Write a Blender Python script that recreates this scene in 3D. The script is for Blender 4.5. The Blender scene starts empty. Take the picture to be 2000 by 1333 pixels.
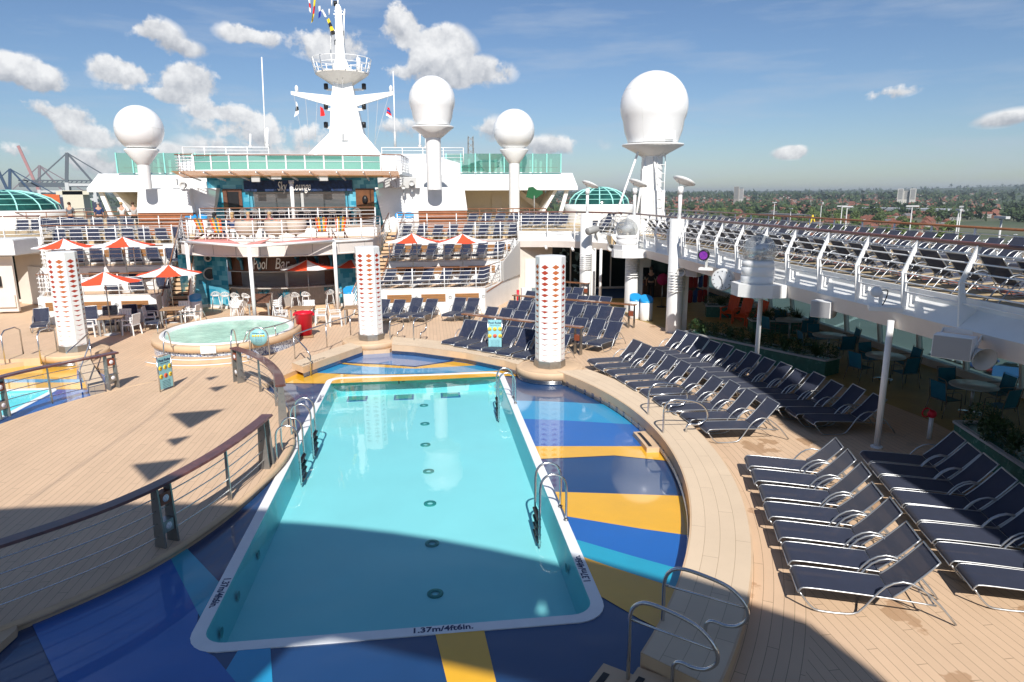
import bpy, bmesh, math, random
from mathutils import Vector, Matrix, Quaternion
from mathutils.geometry import tessellate_polygon
R=math.radians; PI=math.pi
random.seed(7)
S=bpy.context.scene; COL=S.collection
# ---------------------------------------------------------------- camera
F=1333.; CX,CY=1000.,666.5; H=5.6
PITCH,YAW,ROLL=R(12.1),R(-7.0),R(-0.3)
fw=Vector((0,math.cos(PITCH),-math.sin(PITCH))); rt=Vector((1,0,0)); up=rt.cross(fw)
rt,up=(rt*math.cos(ROLL)+up*math.sin(ROLL)),(up*math.cos(ROLL)-rt*math.sin(ROLL))
RZ=Matrix.Rotation(YAW,3,'Z'); fw=RZ@fw; rt=RZ@rt; up=RZ@up
CAM=Vector((0,0,H))
cd=bpy.data.cameras.new('camera'); cam=bpy.data.objects.new('camera',cd); COL.objects.link(cam)
cd.sensor_width=36; cd.lens=F/2000*36; cd.clip_start=.1; cd.clip_end=60000
M=Matrix((rt,up,-fw)).transposed().to_4x4(); M.translation=CAM; cam.matrix_world=M
S.camera=cam
def ray(x,y): return fw+rt*((x-CX)/F)-up*((y-CY)/F)
def G(x,y,z=0.):            # survey helper: point of the photo on the level plane z
    d=ray(x,y); return CAM+d*((z-H)/d.z)
def Yp(x,y,yy):             # ... on the athwartships plane y=yy
    d=ray(x,y); return CAM+d*(yy/d.y)
# ---------------------------------------------------------------- light
SK=1.11; SUN=Vector((0.02,1.0,-1/SK)).normalized()      # direction the light travels
el=math.asin(-SUN.z); az=math.atan2(-SUN.x,-SUN.y)   # azimuth of the sun, clockwise from +Y
w=bpy.data.worlds.new("World"); S.world=w; w.use_nodes=True
sl=bpy.data.lights.new('sun','SUN'); so=bpy.data.objects.new('sun',sl); COL.objects.link(so)
sl.energy=5.0; sl.angle=R(.55); sl.color=(1,.955,.89); so.location=(0,-20,60)
so.rotation_euler=SUN.to_track_quat('-Z','Y').to_euler()
S.view_settings.view_transform='Standard'; S.view_settings.look='None'
S.view_settings.exposure=0.30; S.view_settings.gamma=1
S.cycles.max_bounces=8; S.cycles.transparent_max_bounces=24; S.cycles.caustics_reflective=False; S.cycles.caustics_refractive=False
S.cycles.sample_clamp_indirect=6
# sky with clouds laid out by direction
nt=w.node_tree; N=nt.nodes; L=nt.links; N.clear()
def nd(t,**k):
    n=N.new(t)
    for a,b in k.items():
        if a=='op': n.operation=b
        else: setattr(n,a,b)
    return n
def mth(op,a,b=None,c=None,clamp=False,NN=None,LL=None):
    NN=NN or N; LL=LL or L
    n=NN.new('ShaderNodeMath'); n.operation=op; n.use_clamp=clamp
    for i,v in enumerate((a,b,c)):
        if v is None: continue
        if hasattr(v,'is_output'): LL.new(v,n.inputs[i])
        else: n.inputs[i].default_value=v
    return n.outputs[0]
def vm(op,a,b=None,out=0):
    n=N.new('ShaderNodeVectorMath'); n.operation=op
    for i,v in enumerate((a,b)):
        if v is None: continue
        if hasattr(v,'is_output'): L.new(v,n.inputs[i])
        else: n.inputs[i].default_value=v
    return n.outputs[out]
sky=nd('ShaderNodeTexSky',sky_type='NISHITA',sun_disc=False,sun_elevation=el,sun_rotation=az,air_density=1.0,dust_density=.35,ozone_density=2.6,altitude=10)
tc=nd('ShaderNodeTexCoord'); D=vm('NORMALIZE',tc.outputs['Generated'])
nz=nd('ShaderNodeTexNoise'); nz.inputs['Scale'].default_value=13; nz.inputs['Detail'].default_value=9; nz.inputs['Roughness'].default_value=.6; L.new(D,nz.inputs['Vector'])
off=vm('ADD',D,(0.004,0.0,0.014)); nz2=nd('ShaderNodeTexNoise'); nz2.inputs['Scale'].default_value=13; nz2.inputs['Detail'].default_value=9; nz2.inputs['Roughness'].default_value=.6; L.new(off,nz2.inputs['Vector'])
CL=[(45,140,75,34,1),(75,160,50,20,.7),(300,65,55,32,.8),(340,90,50,18,.6),(260,145,85,34,1),(370,160,80,38,1),(330,185,110,18,.8),(490,70,60,22,.8),(640,85,85,36,1),(790,60,60,60,1.25),(850,100,80,60,1.35),(900,140,100,34,1.1),
 (110,225,80,26,.8),(160,262,80,26,.8),(450,220,90,28,.9),(520,250,120,40,.55),(610,300,100,28,.4),(780,140,50,25,.7),(760,250,70,22,.5),(1555,297,42,13,.75),(1070,285,80,16,.45),(1970,230,50,12,.4),(330,300,60,18,.5),(40,295,70,22,.5),(450,290,70,20,.4),(200,320,90,22,.35),(960,255,40,20,.4),(1740,180,40,10,.35)]
acc=None; vpos=None
for (px,py,rx,ry,s) in CL:
    rx*=.92; ry*=.92
    c=ray(px,py).normalized(); u=(ray(px+10,py).normalized()-c); v=(ray(px,py-10).normalized()-c)
    ku=u.length/10*rx; kv=v.length/10*ry; u.normalize(); v.normalize()
    d=vm('SUBTRACT',D,tuple(c))
    du=mth('DIVIDE',vm('DOT_PRODUCT',d,tuple(u),1),ku*1.0); dv=mth('DIVIDE',vm('DOT_PRODUCT',d,tuple(v),1),kv)
    # flat bottoms: stretch the lower half less
    r2=mth('ADD',mth('MULTIPLY',du,du),mth('MULTIPLY',dv,dv))
    g=mth('MULTIPLY',mth('SUBTRACT',1.0,mth('SQRT',r2)),s)
    wt=mth('POWER',mth('MAXIMUM',mth('ADD',g,.3),0.0),3.0)
    if acc is None: acc,vpos,wsum=g,mth('MULTIPLY',dv,wt),wt
    else: vpos=mth('MULTIPLY_ADD',dv,wt,vpos); wsum=mth('ADD',wsum,wt); acc=mth('MAXIMUM',acc,g)
vpos=mth('DIVIDE',vpos,mth('ADD',wsum,.001))
den=mth('ADD',mth('MULTIPLY',acc,.72),mth('MULTIPLY',mth('SUBTRACT',nz.outputs[0],.475),3.4))
den=mth('MULTIPLY',mth('SUBTRACT',den,.06),4.2,clamp=True)
gate=mth('MULTIPLY',mth('ADD',acc,.35),3.0,clamp=True)
den=mth('MULTIPLY',den,gate,clamp=True)
rel=mth('ADD',mth('MULTIPLY',mth('SUBTRACT',nz.outputs[0],nz2.outputs[0]),4.0),mth('MULTIPLY_ADD',vpos,.36,.55),clamp=True)
# thin cirrus streaks low on the right
mp=nd('ShaderNodeMapping'); mp.inputs['Scale'].default_value=(1.2,1.2,9); mp.inputs['Rotation'].default_value=(0.12,-.1,.3); L.new(D,mp.inputs[0])
ci=nd('ShaderNodeTexNoise'); ci.inputs['Scale'].default_value=3.2; ci.inputs['Detail'].default_value=6; ci.inputs['Roughness'].default_value=.6; L.new(mp.outputs[0],ci.inputs['Vector'])
cir=mth('MULTIPLY',mth('SUBTRACT',ci.outputs[0],.49),1.9,clamp=True)
cc=nd('ShaderNodeValToRGB'); cc.color_ramp.elements[0].color=(5.6,5.9,6.5,1); cc.color_ramp.elements[1].color=(12.0,12.0,12.0,1); L.new(rel,cc.inputs[0])
tint=nd('ShaderNodeMix',data_type='RGBA',blend_type='MULTIPLY'); tint.inputs[0].default_value=1; L.new(sky.outputs[0],tint.inputs[6]); tint.inputs[7].default_value=(.90,1.01,1.17,1)
m1=nd('ShaderNodeMix',data_type='RGBA'); L.new(cir,m1.inputs[0]); L.new(tint.outputs[2],m1.inputs[6]); m1.inputs[7].default_value=(6.4,7.4,8.9,1)
m2=nd('ShaderNodeMix',data_type='RGBA'); L.new(mth('MULTIPLY',den,.93),m2.inputs[0]); L.new(m1.outputs[2],m2.inputs[6]); L.new(cc.outputs[0],m2.inputs[7])
bg=nd('ShaderNodeBackground'); bg.inputs[1].default_value=.066; L.new(m2.outputs[2],bg.inputs[0])
wo=nd('ShaderNodeOutputWorld'); L.new(bg.outputs[0],wo.inputs[0])
# ---------------------------------------------------------------- materials
MATS={}
def mat(name,col=(.8,.8,.8),rough=.5,metal=0,spec=.5,alpha=1,coat=0,vary=0,vscale=3,bump=0,bscale=20,trans=0,ior=1.45,stretch=None):
    if name in MATS: return MATS[name]
    m=bpy.data.materials.new(name); m.use_nodes=True; MATS[name]=m
    n=m.node_tree.nodes; l=m.node_tree.links; b=n['Principled BSDF']
    b.inputs['Base Color'].default_value=(*col,1); b.inputs['Roughness'].default_value=rough; b.inputs['Metallic'].default_value=metal
    b.inputs['Specular IOR Level'].default_value=spec; b.inputs['Alpha'].default_value=alpha; b.inputs['Coat Weight'].default_value=coat; b.inputs['Coat Roughness'].default_value=.04
    b.inputs['Transmission Weight'].default_value=trans; b.inputs['IOR'].default_value=ior
    if vary or bump:
        t=n.new('ShaderNodeTexCoord'); src=t.outputs['Object']
        if stretch:
            mp=n.new('ShaderNodeMapping'); mp.inputs['Scale'].default_value=stretch; l.new(src,mp.inputs[0]); src=mp.outputs[0]
    if vary:
        z=n.new('ShaderNodeTexNoise'); z.inputs['Scale'].default_value=vscale; z.inputs['Detail'].default_value=5; z.inputs['Roughness'].default_value=.65; l.new(src,z.inputs['Vector'])
        r=n.new('ShaderNodeValToRGB'); l.new(z.outputs[0],r.inputs[0])
        r.color_ramp.elements[0].position=.3; r.color_ramp.elements[1].position=.72
        r.color_ramp.elements[0].color=(*[c*(1-vary) for c in col],1); r.color_ramp.elements[1].color=(*[min(1,c*(1+vary*.6)) for c in col],1)
        l.new(r.outputs[0],b.inputs['Base Color'])
        mr=n.new('ShaderNodeMapRange'); l.new(z.outputs[0],mr.inputs[0]); mr.inputs[3].default_value=max(0,rough-.08); mr.inputs[4].default_value=min(1,rough+.1); l.new(mr.outputs[0],b.inputs['Roughness'])
    if bump:
        z=n.new('ShaderNodeTexNoise'); z.inputs['Scale'].default_value=bscale; z.inputs['Detail'].default_value=3; l.new(src,z.inputs['Vector'])
        bp=n.new('ShaderNodeBump'); bp.inputs['Strength'].default_value=bump; bp.inputs['Distance'].default_value=.02; l.new(z.outputs[0],bp.inputs['Height']); l.new(bp.outputs[0],b.inputs['Normal'])
    return m
def tree_of(m): return m.node_tree.nodes,m.node_tree.links,m.node_tree.nodes['Principled BSDF']
def planks(name,col,dark,pitch=.14,radial=False,axis=0,seg=False,wet=True,gap=.05,brks=True):
    m=bpy.data.materials.new(name); m.use_nodes=True; MATS[name]=m
    n,l,b=tree_of(m)
    def mm(op,a,c=None,clamp=False): return mth(op,a,c,None,clamp,n,l)
    t=n.new('ShaderNodeTexCoord'); sx=n.new('ShaderNodeSeparateXYZ'); l.new(t.outputs['Object'],sx.inputs[0])
    x,y=sx.outputs[axis],sx.outputs[1-axis]
    if radial:
        dx=mm('SUBTRACT',sx.outputs[0],radial[0]); dy=mm('SUBTRACT',sx.outputs[1],radial[1])
        rr=mm('SQRT',mm('ADD',mm('MULTIPLY',dx,dx),mm('MULTIPLY',dy,dy))); aa=mm('ARCTAN2',dy,dx)
        if radial[2] is None: x=rr; y=mm('MULTIPLY',aa,radial[3])
        else:
            k=mm('MULTIPLY',mm('LESS_THAN',rr,radial[2]),mm('GREATER_THAN',rr,13.2)); k=mm('MULTIPLY',k,mm('GREATER_THAN',aa,-1.6)); k=mm('MULTIPLY',k,mm('LESS_THAN',aa,.75))
            x=mm('ADD',mm('MULTIPLY',rr,k),mm('MULTIPLY',x,mm('SUBTRACT',1,k)))
            y=mm('ADD',mm('MULTIPLY',mm('MULTIPLY',aa,13),k),mm('MULTIPLY',y,mm('SUBTRACT',1,k)))
    f=mm('FRACT',mm('DIVIDE',x,pitch)); line=mm('LESS_THAN',f,gap)
    row=mm('FLOOR',mm('DIVIDE',x,pitch))
    if brks:
        yy=mm('ADD',mm('DIVIDE',y,2.6),mm('FRACT',mm('MULTIPLY',row,.377))); br=mm('LESS_THAN',mm('FRACT',yy),.0035)
        line=mm('MAXIMUM',line,br); cell=mm('ADD',mm('FLOOR',yy),mm('MULTIPLY',row,7.13))
    else: cell=row
    wn=n.new('ShaderNodeTexWhiteNoise'); wn.noise_dimensions='1D'; l.new(cell,wn.inputs['W'])
    z=n.new('ShaderNodeTexNoise'); z.inputs['Scale'].default_value=.9; z.inputs['Detail'].default_value=6; z.inputs['Roughness'].default_value=.65; l.new(t.outputs['Object'],z.inputs['Vector'])
    v=mm('ADD',mm('MULTIPLY',wn.outputs[0],.07),mm('MULTIPLY',z.outputs[0],.22)); v=mm('ADD',v,.84)
    mx=n.new('ShaderNodeMix'); mx.data_type='RGBA'; mx.inputs[6].default_value=(*col,1); mx.inputs[7].default_value=(*dark,1); l.new(line,mx.inputs[0])
    sc=n.new('ShaderNodeVectorMath'); sc.operation='SCALE'; l.new(mx.outputs[2],sc.inputs[0]); l.new(v,sc.inputs['Scale'])
    out=sc.outputs[0]; b.inputs['Roughness'].default_value=.62
    if wet:   # damp patches
        z2=n.new('ShaderNodeTexNoise'); z2.inputs['Scale'].default_value=.9; z2.inputs['Detail'].default_value=5; z2.inputs['Roughness'].default_value=.5; l.new(t.outputs['Object'],z2.inputs['Vector'])
        k=mm('MULTIPLY',mm('MULTIPLY',mm('SUBTRACT',z2.outputs[0],.625),90,True),mm('GREATER_THAN',sx.outputs[0],4.4))
        m3=n.new('ShaderNodeMix'); m3.data_type='RGBA'; l.new(mm('MULTIPLY',k,.55),m3.inputs[0]); l.new(out,m3.inputs[6]); m3.inputs[7].default_value=(col[0]*.55,col[1]*.42,col[2]*.3,1); out=m3.outputs[2]
        l.new(mm('SUBTRACT',.62,mm('MULTIPLY',k,.3)),b.inputs['Roughness'])
    l.new(out,b.inputs['Base Color'])
    bp=n.new('ShaderNodeBump'); bp.invert=True; bp.inputs['Strength'].default_value=.35; bp.inputs['Distance'].default_value=.004; l.new(line,bp.inputs['Height']); l.new(bp.outputs[0],b.inputs['Normal'])
    return m
TAN=(.63,.445,.295); 
DECK=planks('deck_planks',TAN,(.27,.19,.12))
DECKR=planks('deck_planks_ring',TAN,(.27,.19,.12),radial=(-7.3,14.8,14.2,13))
COPE=planks('coaming_planks',(.66,.52,.37),(.40,.29,.19),pitch=.235,radial=(-7.3,14.8,None,13.0),wet=False,gap=.03)
STEPM=planks('step_boards',(.60,.43,.26),(.16,.10,.06),pitch=.28,axis=1,wet=False,gap=.09,brks=False)
SAND=mat('tan_moulding',(.62,.44,.28),.55,vary=.10,vscale=2)
WHITE=mat('white_paint',(.80,.80,.78),.38,vary=.08,vscale=1.2,bump=.05,bscale=6)
WHITE2=mat('white_rail_paint',(.82,.82,.81),.32)
CREAM=mat('cream_panel',(.70,.65,.58),.45,vary=.06,vscale=1)
PINKW=mat('warm_white_soffit',(.68,.62,.57),.5,vary=.05,vscale=2)
GRP=mat('radome_shell',(.82,.82,.81),.3,coat=.2,vary=.03,vscale=.8)
STEEL=mat('brushed_steel',(.62,.62,.62),.22,metal=1,bump=.02,bscale=60)
STEELD=mat('dull_steel',(.42,.42,.41),.38,metal=1,vary=.15,vscale=8)
ALU=mat('lounger_tube',(.46,.47,.48),.36,metal=.8)
TEAK=mat('varnished_teak',(.26,.11,.05),.3,coat=.5,vary=.35,vscale=9,stretch=(1,1,6))
TEAKR=mat('dark_teak_rail',(.135,.055,.045),.32,coat=.35,vary=.45,vscale=6,bump=.1,bscale=40)
WOODL=mat('slatted_wood',(.40,.19,.07),.5,vary=.3,vscale=12,stretch=(.3,3,8))
WOODP=mat('wood_panel',(.36,.13,.055),.4,coat=.2,vary=.3,vscale=2.5)
TABLEW=mat('table_slats',(.36,.23,.13),.5,vary=.2,vscale=7,stretch=(1,8,1))
BROWN=mat('brown_wood',(.14,.06,.035),.5,vary=.3,vscale=8)
ORANGE=mat('orange_plastic',(.75,.10,.02),.45); ORNG2=mat('umbrella_orange',(.80,.085,.028),.8)
WHITEC=mat('umbrella_white',(.84,.83,.82),.8)
BLUE=mat('bin_blue',(.02,.28,.62),.35); WPL=mat('white_plastic',(.78,.78,.77),.4)
RED=mat('red_plastic',(.62,.01,.03),.4); YEL=mat('yellow_plastic',(.75,.45,.03),.45); TEALC=mat('teal_cloth',(.02,.20,.27),.7)
GREY=mat('grey_metal',(.30,.30,.29),.45,vary=.1,vscale=5); DARK=mat('dark_rubber',(.02,.02,.022),.6); BLACK=mat('black_paint',(.012,.012,.014),.4)
GREYL=mat('light_grey_metal',(.5,.5,.49),.45)
SHUT=mat('roller_shutter',(.35,.35,.36),.35,metal=.6)
TURQ=mat('turquoise_frame',(.25,.62,.55),.4)
GREENT=mat('green_tile',(.055,.19,.145),.25,vary=.2,vscale=5)
PINKB=mat('pink_board',(.45,.02,.13),.5); MAG=mat('magenta_cloth',(.72,.02,.20),.8)
PURP=bpy.data.materials.new('purple_led'); PURP.use_nodes=True
_n,_l,_b=tree_of(PURP); _v=_n.new('ShaderNodeTexVoronoi'); _v.inputs['Scale'].default_value=22
_r=_n.new('ShaderNodeValToRGB'); _r.color_ramp.elements[0].color=(.9,.1,.9,1); _r.color_ramp.elements[1].color=(.05,.02,.5,1); _t=_n.new('ShaderNodeTexCoord'); _l.new(_t.outputs['Object'],_v.inputs['Vector']); _l.new(_v.outputs[0],_r.inputs[0]); _l.new(_r.outputs[0],_b.inputs['Emission Color']); _b.inputs['Emission Strength'].default_value=.35; _b.inputs['Base Color'].default_value=(.05,.01,.1,1)
def fabric(name,col,a):
    m=mat(name,col,.75,spec=.3); n,l,b=tree_of(m)
    t=n.new('ShaderNodeTexCoord'); z=n.new('ShaderNodeTexNoise'); z.inputs['Scale'].default_value=5; l.new(t.outputs['Object'],z.inputs['Vector'])
    mx=n.new('ShaderNodeMix'); mx.data_type='RGBA'; mx.inputs[6].default_value=(*[c*.8 for c in col],1); mx.inputs[7].default_value=(*[c*1.2 for c in col],1); l.new(z.outputs[0],mx.inputs[0]); l.new(mx.outputs[2],b.inputs['Base Color'])
    b.inputs['Alpha'].default_value=a; b.inputs['Sheen Weight'].default_value=.15
    return m
NAVY=fabric('navy_mesh_fabric',(.020,.028,.060),.84)
TEALF=fabric('teal_mesh_fabric',(.01,.15,.22),.88)
def glass(name,col,mixg=.12,a=.75,rough=.02,refl=.9):
    m=bpy.data.materials.new(name); m.use_nodes=True; MATS[name]=m; n=m.node_tree.nodes; l=m.node_tree.links; n.clear()
    tr=n.new('ShaderNodeBsdfTransparent'); tr.inputs[0].default_value=(*col,1); g=n.new('ShaderNodeBsdfGlossy'); g.inputs['Roughness'].default_value=rough
    d=n.new('ShaderNodeBsdfDiffuse'); d.inputs[0].default_value=(*[c*.8 for c in col],1)
    lw=n.new('ShaderNodeLayerWeight'); lw.inputs[0].default_value=.5; fr_=mth('MULTIPLY_ADD',mth('POWER',lw.outputs['Facing'],4.5,None,False,n,l),refl,.04*refl,False,n,l)
    m1=n.new('ShaderNodeMixShader'); m1.inputs[0].default_value=1-a; l.new(tr.outputs[0],m1.inputs[1]); l.new(d.outputs[0],m1.inputs[2])
    m2=n.new('ShaderNodeMixShader'); l.new(fr_,m2.inputs[0]); l.new(m1.outputs[0],m2.inputs[1]); l.new(g.outputs[0],m2.inputs[2])
    o=n.new('ShaderNodeOutputMaterial'); l.new(m2.outputs[0],o.inputs[0]); return m
GLG=glass('green_glass',(.13,.54,.40),a=.74); GLW=glass('tinted_window',(.50,.76,.72),a=.97); GLC=glass('clear_dome',(.80,.81,.80),a=.74,refl=.35)
GLD=mat('dark_glass',(.012,.02,.022),.06,spec=.6)
GLDOME=mat('green_dome_glass',(.015,.075,.065),.08,vary=.5,vscale=1.5)
# pool water: tinted, thin, reflecting
def water(name,tint,bs,sc,fin=1.36):
    m=bpy.data.materials.new(name); m.use_nodes=True; MATS[name]=m; n=m.node_tree.nodes; l=m.node_tree.links; n.clear()
    t=n.new('ShaderNodeTexCoord'); z=n.new('ShaderNodeTexNoise'); z.inputs['Scale'].default_value=sc; z.inputs['Detail'].default_value=4; l.new(t.outputs['Object'],z.inputs['Vector'])
    z3=n.new('ShaderNodeTexNoise'); z3.inputs['Scale'].default_value=sc*.22; z3.inputs['Detail'].default_value=2; l.new(t.outputs['Object'],z3.inputs['Vector'])
    ad=n.new('ShaderNodeMath'); ad.operation='MULTIPLY_ADD'; l.new(z3.outputs[0],ad.inputs[0]); ad.inputs[1].default_value=1.5; l.new(z.outputs[0],ad.inputs[2])
    bp=n.new('ShaderNodeBump'); bp.inputs['Strength'].default_value=bs; bp.inputs['Distance'].default_value=.01; l.new(ad.outputs[0],bp.inputs['Height'])
    tr=n.new('ShaderNodeBsdfTransparent'); tr.inputs[0].default_value=(*tint,1); g=n.new('ShaderNodeBsdfGlossy'); g.inputs['Roughness'].default_value=.015; l.new(bp.outputs[0],g.inputs['Normal'])
    lw=n.new('ShaderNodeLayerWeight'); lw.inputs[0].default_value=.5; l.new(bp.outputs[0],lw.inputs['Normal']); fr_=mth('MULTIPLY_ADD',mth('POWER',lw.outputs['Facing'],4.6,None,False,n,l),.95,.025,False,n,l)
    mx=n.new('ShaderNodeMixShader'); l.new(fr_,mx.inputs[0]); l.new(tr.outputs[0],mx.inputs[1]); l.new(g.outputs[0],mx.inputs[2])
    o=n.new('ShaderNodeOutputMaterial'); l.new(mx.outputs[0],o.inputs[0]); return m
WATER=water('pool_water',(.80,.965,.975),.15,2.6)
SPAW=mat('spa_water',(.50,.80,.64),.15,vary=.25,vscale=1.6,bump=1.0,bscale=7)
# painted floor under a film of water
def paint(name,col): return mat(name,col,.45,coat=1.0,vary=.07,vscale=1.4)
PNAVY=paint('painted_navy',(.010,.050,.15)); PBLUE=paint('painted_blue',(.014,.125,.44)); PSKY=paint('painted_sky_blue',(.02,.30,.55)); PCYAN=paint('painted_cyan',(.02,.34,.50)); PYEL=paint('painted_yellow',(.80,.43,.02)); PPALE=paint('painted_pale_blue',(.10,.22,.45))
TILE=bpy.data.materials.new('blue_tile')
def tiles(m,c1,c2,sx,sz,c3=None):
    m.use_nodes=True; n,l,b=tree_of(m)
    def mm(op,a,c=None,clamp=False): return mth(op,a,c,None,clamp,n,l)
    t=n.new('ShaderNodeUVMap'); s=n.new('ShaderNodeSeparateXYZ'); l.new(t.outputs[0],s.inputs[0])
    v=mm('FLOOR',mm('DIVIDE',s.outputs[1],sz)); u=mm('FLOOR',mm('ADD',mm('DIVIDE',s.outputs[0],sx),mm('FRACT',mm('MULTIPLY',v,.37))))
    wn=n.new('ShaderNodeTexWhiteNoise'); wn.noise_dimensions='1D'; l.new(mm('ADD',mm('MULTIPLY',v,13.7),u),wn.inputs['W'])
    r=n.new('ShaderNodeValToRGB'); r.color_ramp.interpolation='CONSTANT' if not c3 else 'LINEAR'; r.color_ramp.elements[0].color=(*c1,1); r.color_ramp.elements[1].color=(*c2,1); r.color_ramp.elements[1].position=.66
    e=r.color_ramp.elements.new(.33); e.color=(*[(a+b_)/2 for a,b_ in zip(c1,c2)],1)
    l.new(wn.outputs[0],r.inputs[0]); l.new(r.outputs[0],b.inputs['Base Color']); b.inputs['Roughness'].default_value=.15
tiles(TILE,(.03,.26,.40),(.16,.48,.60),.36,.24)
MOSAIC=bpy.data.materials.new('spa_mosaic'); tiles(MOSAIC,(.02,.05,.20),(.55,.62,.70),.045,.045,1)
LEAFM=mat('leaf_panel',(.16,.26,.27),.5,vary=.6,vscale=3)
# ---------------------------------------------------------------- mesh helpers
class MB:
    def __init__(s): s.b=bmesh.new(); s.flat=False
    def box(s,c,d,rz=0,rx=0,ry=0,bev=0):
        r=bmesh.ops.create_cube(s.b,size=1)['verts']
        m=Matrix.Translation(c)@Matrix.Rotation(rz,4,'Z')@Matrix.Rotation(ry,4,'Y')@Matrix.Rotation(rx,4,'X')@Matrix.Diagonal((*d,1))
        bmesh.ops.transform(s.b,matrix=m,verts=r)
        if bev:
            es=list({e for v in r for e in v.link_edges}); bmesh.ops.bevel(s.b,geom=es,offset=bev,segments=2,affect='EDGES')
        return s
    def bar(s,a,b,w,h=None,up=(0,0,1)):   # rectangular bar between two points
        a=Vector(a);b=Vector(b);h=h or w; d=b-a
        if d.length<1e-6: return s
        z=d.normalized(); x=Vector(up).cross(z)
        if x.length<1e-4: x=Vector((1,0,0)).cross(z)
        if x.length<1e-4: x=Vector((0,1,0)).cross(z)
        x.normalize(); y=z.cross(x)
        m=Matrix((x*w,y*h,z*d.length)).transposed().to_4x4(); m.translation=(a+b)/2
        r=bmesh.ops.create_cube(s.b,size=1)['verts']; bmesh.ops.transform(s.b,matrix=m,verts=r); return s
    def tube(s,pts,r,n=8,closed=False,cap=True):
        pts=[Vector(p) for p in pts]; rs=r if isinstance(r,(list,tuple)) else [r]*len(pts)
        rings=[]; k=len(pts); ux=None
        for i,p in enumerate(pts):
            a=pts[i-1] if (i>0 or closed) else p; b=pts[(i+1)%k] if (i<k-1 or closed) else p
            t=(b-a); t=t.normalized() if t.length>1e-9 else Vector((0,0,1))
            if ux is None:
                ux=Vector((0,0,1)).cross(t)
                if ux.length<.05: ux=Vector((0,1,0)).cross(t)
            ux=(ux-t*ux.dot(t)); ux=ux.normalized() if ux.length>1e-6 else Vector((1,0,0)); uy=t.cross(ux)
            rings.append([s.b.verts.new(p+(ux*math.cos(2*PI*j/n)+uy*math.sin(2*PI*j/n))*rs[i]) for j in range(n)])
        for i in range(k if closed else k-1):
            A,B=rings[i],rings[(i+1)%k]
            for j in range(n):
                f=s.b.faces.new((A[j],A[(j+1)%n],B[(j+1)%n],B[j])); f.smooth=True
        if cap and not closed:
            s.b.faces.new(rings[0][::-1]); s.b.faces.new(rings[-1])
        return s
    def lathe(s,prof,c=(0,0,0),n=24,a0=0,a1=2*PI,smooth=True,sx=1,sy=1,rot=0):   # prof: (r,z)
        full=abs(a1-a0-2*PI)<1e-6; k=n if full else n+1; rings=[]
        for r,z in prof: rings.append([s.b.verts.new((c[0]+r*sx*math.cos(a0+rot+(a1-a0)*j/n),c[1]+r*sy*math.sin(a0+rot+(a1-a0)*j/n),c[2]+z)) for j in range(k)])
        for A,B in zip(rings,rings[1:]):
            for j in range(n):
                q=(j+1)%k if full else j+1
                try: f=s.b.faces.new((A[j],A[q],B[q],B[j])); f.smooth=smooth
                except Exception: pass
        return s
    def poly(s,pts,z,holes=(),top=None):     # flat sheet, or a prism when top is given
        loops=[[Vector((p[0],p[1],0)) for p in pts]]+[[Vector((p[0],p[1],0)) for p in h] for h in holes]
        tr=tessellate_polygon(loops); flat=[p for lp in loops for p in lp]
        lo=[s.b.verts.new((p.x,p.y,z)) for p in flat]
        def tri(vs,upw):
            for t in tr:
                a,b,c=(flat[i] for i in t); nz=(b-a).cross(c-a).z
                if abs(nz)<1e-9: continue
                t=t if (nz>0)==upw else t[::-1]
                try: s.b.faces.new([vs[i] for i in t])
                except Exception: pass
        if top is None: tri(lo,True); s.flat=True; return s
        hi=[s.b.verts.new((p.x,p.y,top)) for p in flat]
        tri(lo,False); tri(hi,True); o=0
        for lp in loops:
            k=len(lp)
            for i in range(k): s.b.faces.new((lo[o+i],lo[o+(i+1)%k],hi[o+(i+1)%k],hi[o+i]))
            o+=k
        return s
    def wall(s,pts,z0,z1,uv=False):       # vertical sheet along a path
        a=[s.b.verts.new((p[0],p[1],z0 if not callable(z0) else z0(p))) for p in pts]; b=[s.b.verts.new((p[0],p[1],z1 if not callable(z1) else z1(p))) for p in pts]
        L_=s.b.loops.layers.uv.verify(); d=0
        for i in range(len(pts)-1):
            f=s.b.faces.new((a[i],a[i+1],b[i+1],b[i])); e=d+math.dist(pts[i][:2],pts[i+1][:2])
            for lp,(u,v) in zip(f.loops,((d,a[i].co.z),(e,a[i+1].co.z),(e,b[i+1].co.z),(d,b[i].co.z))): lp[L_].uv=(u,v)
            d=e
        return s
    def ribbon(s,pa,pb,smooth=False):  # faces between two 3D paths
        a=[s.b.verts.new(p) for p in pa]; b=[s.b.verts.new(p) for p in pb]
        for i in range(len(pa)-1):
            f=s.b.faces.new((a[i],a[i+1],b[i+1],b[i])); f.smooth=smooth
        return s
    def quad(s,*p):
        s.b.faces.new([s.b.verts.new(q) for q in p]); return s
    def prism(s,pts,vec):   # 3D polygon (convex or not) extruded along vec
        vec=Vector(vec); a=[s.b.verts.new(p) for p in pts]; b=[s.b.verts.new(Vector(p)+vec) for p in pts]
        k=len(pts)
        for f in (a[::-1],b): 
            s.b.faces.new(f)
        for i in range(k): s.b.faces.new((a[i],a[(i+1)%k],b[(i+1)%k],b[i]))
        return s
    def ball(s,c,r,u=16,v=10,sc=(1,1,1)):
        q=bmesh.ops.create_uvsphere(s.b,u_segments=u,v_segments=v,radius=r)['verts']
        bmesh.ops.transform(s.b,matrix=Matrix.Translation(c)@Matrix.Diagonal((*sc,1)),verts=q)
        for x in q:
            for f in x.link_faces: f.smooth=True
        return s
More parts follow.
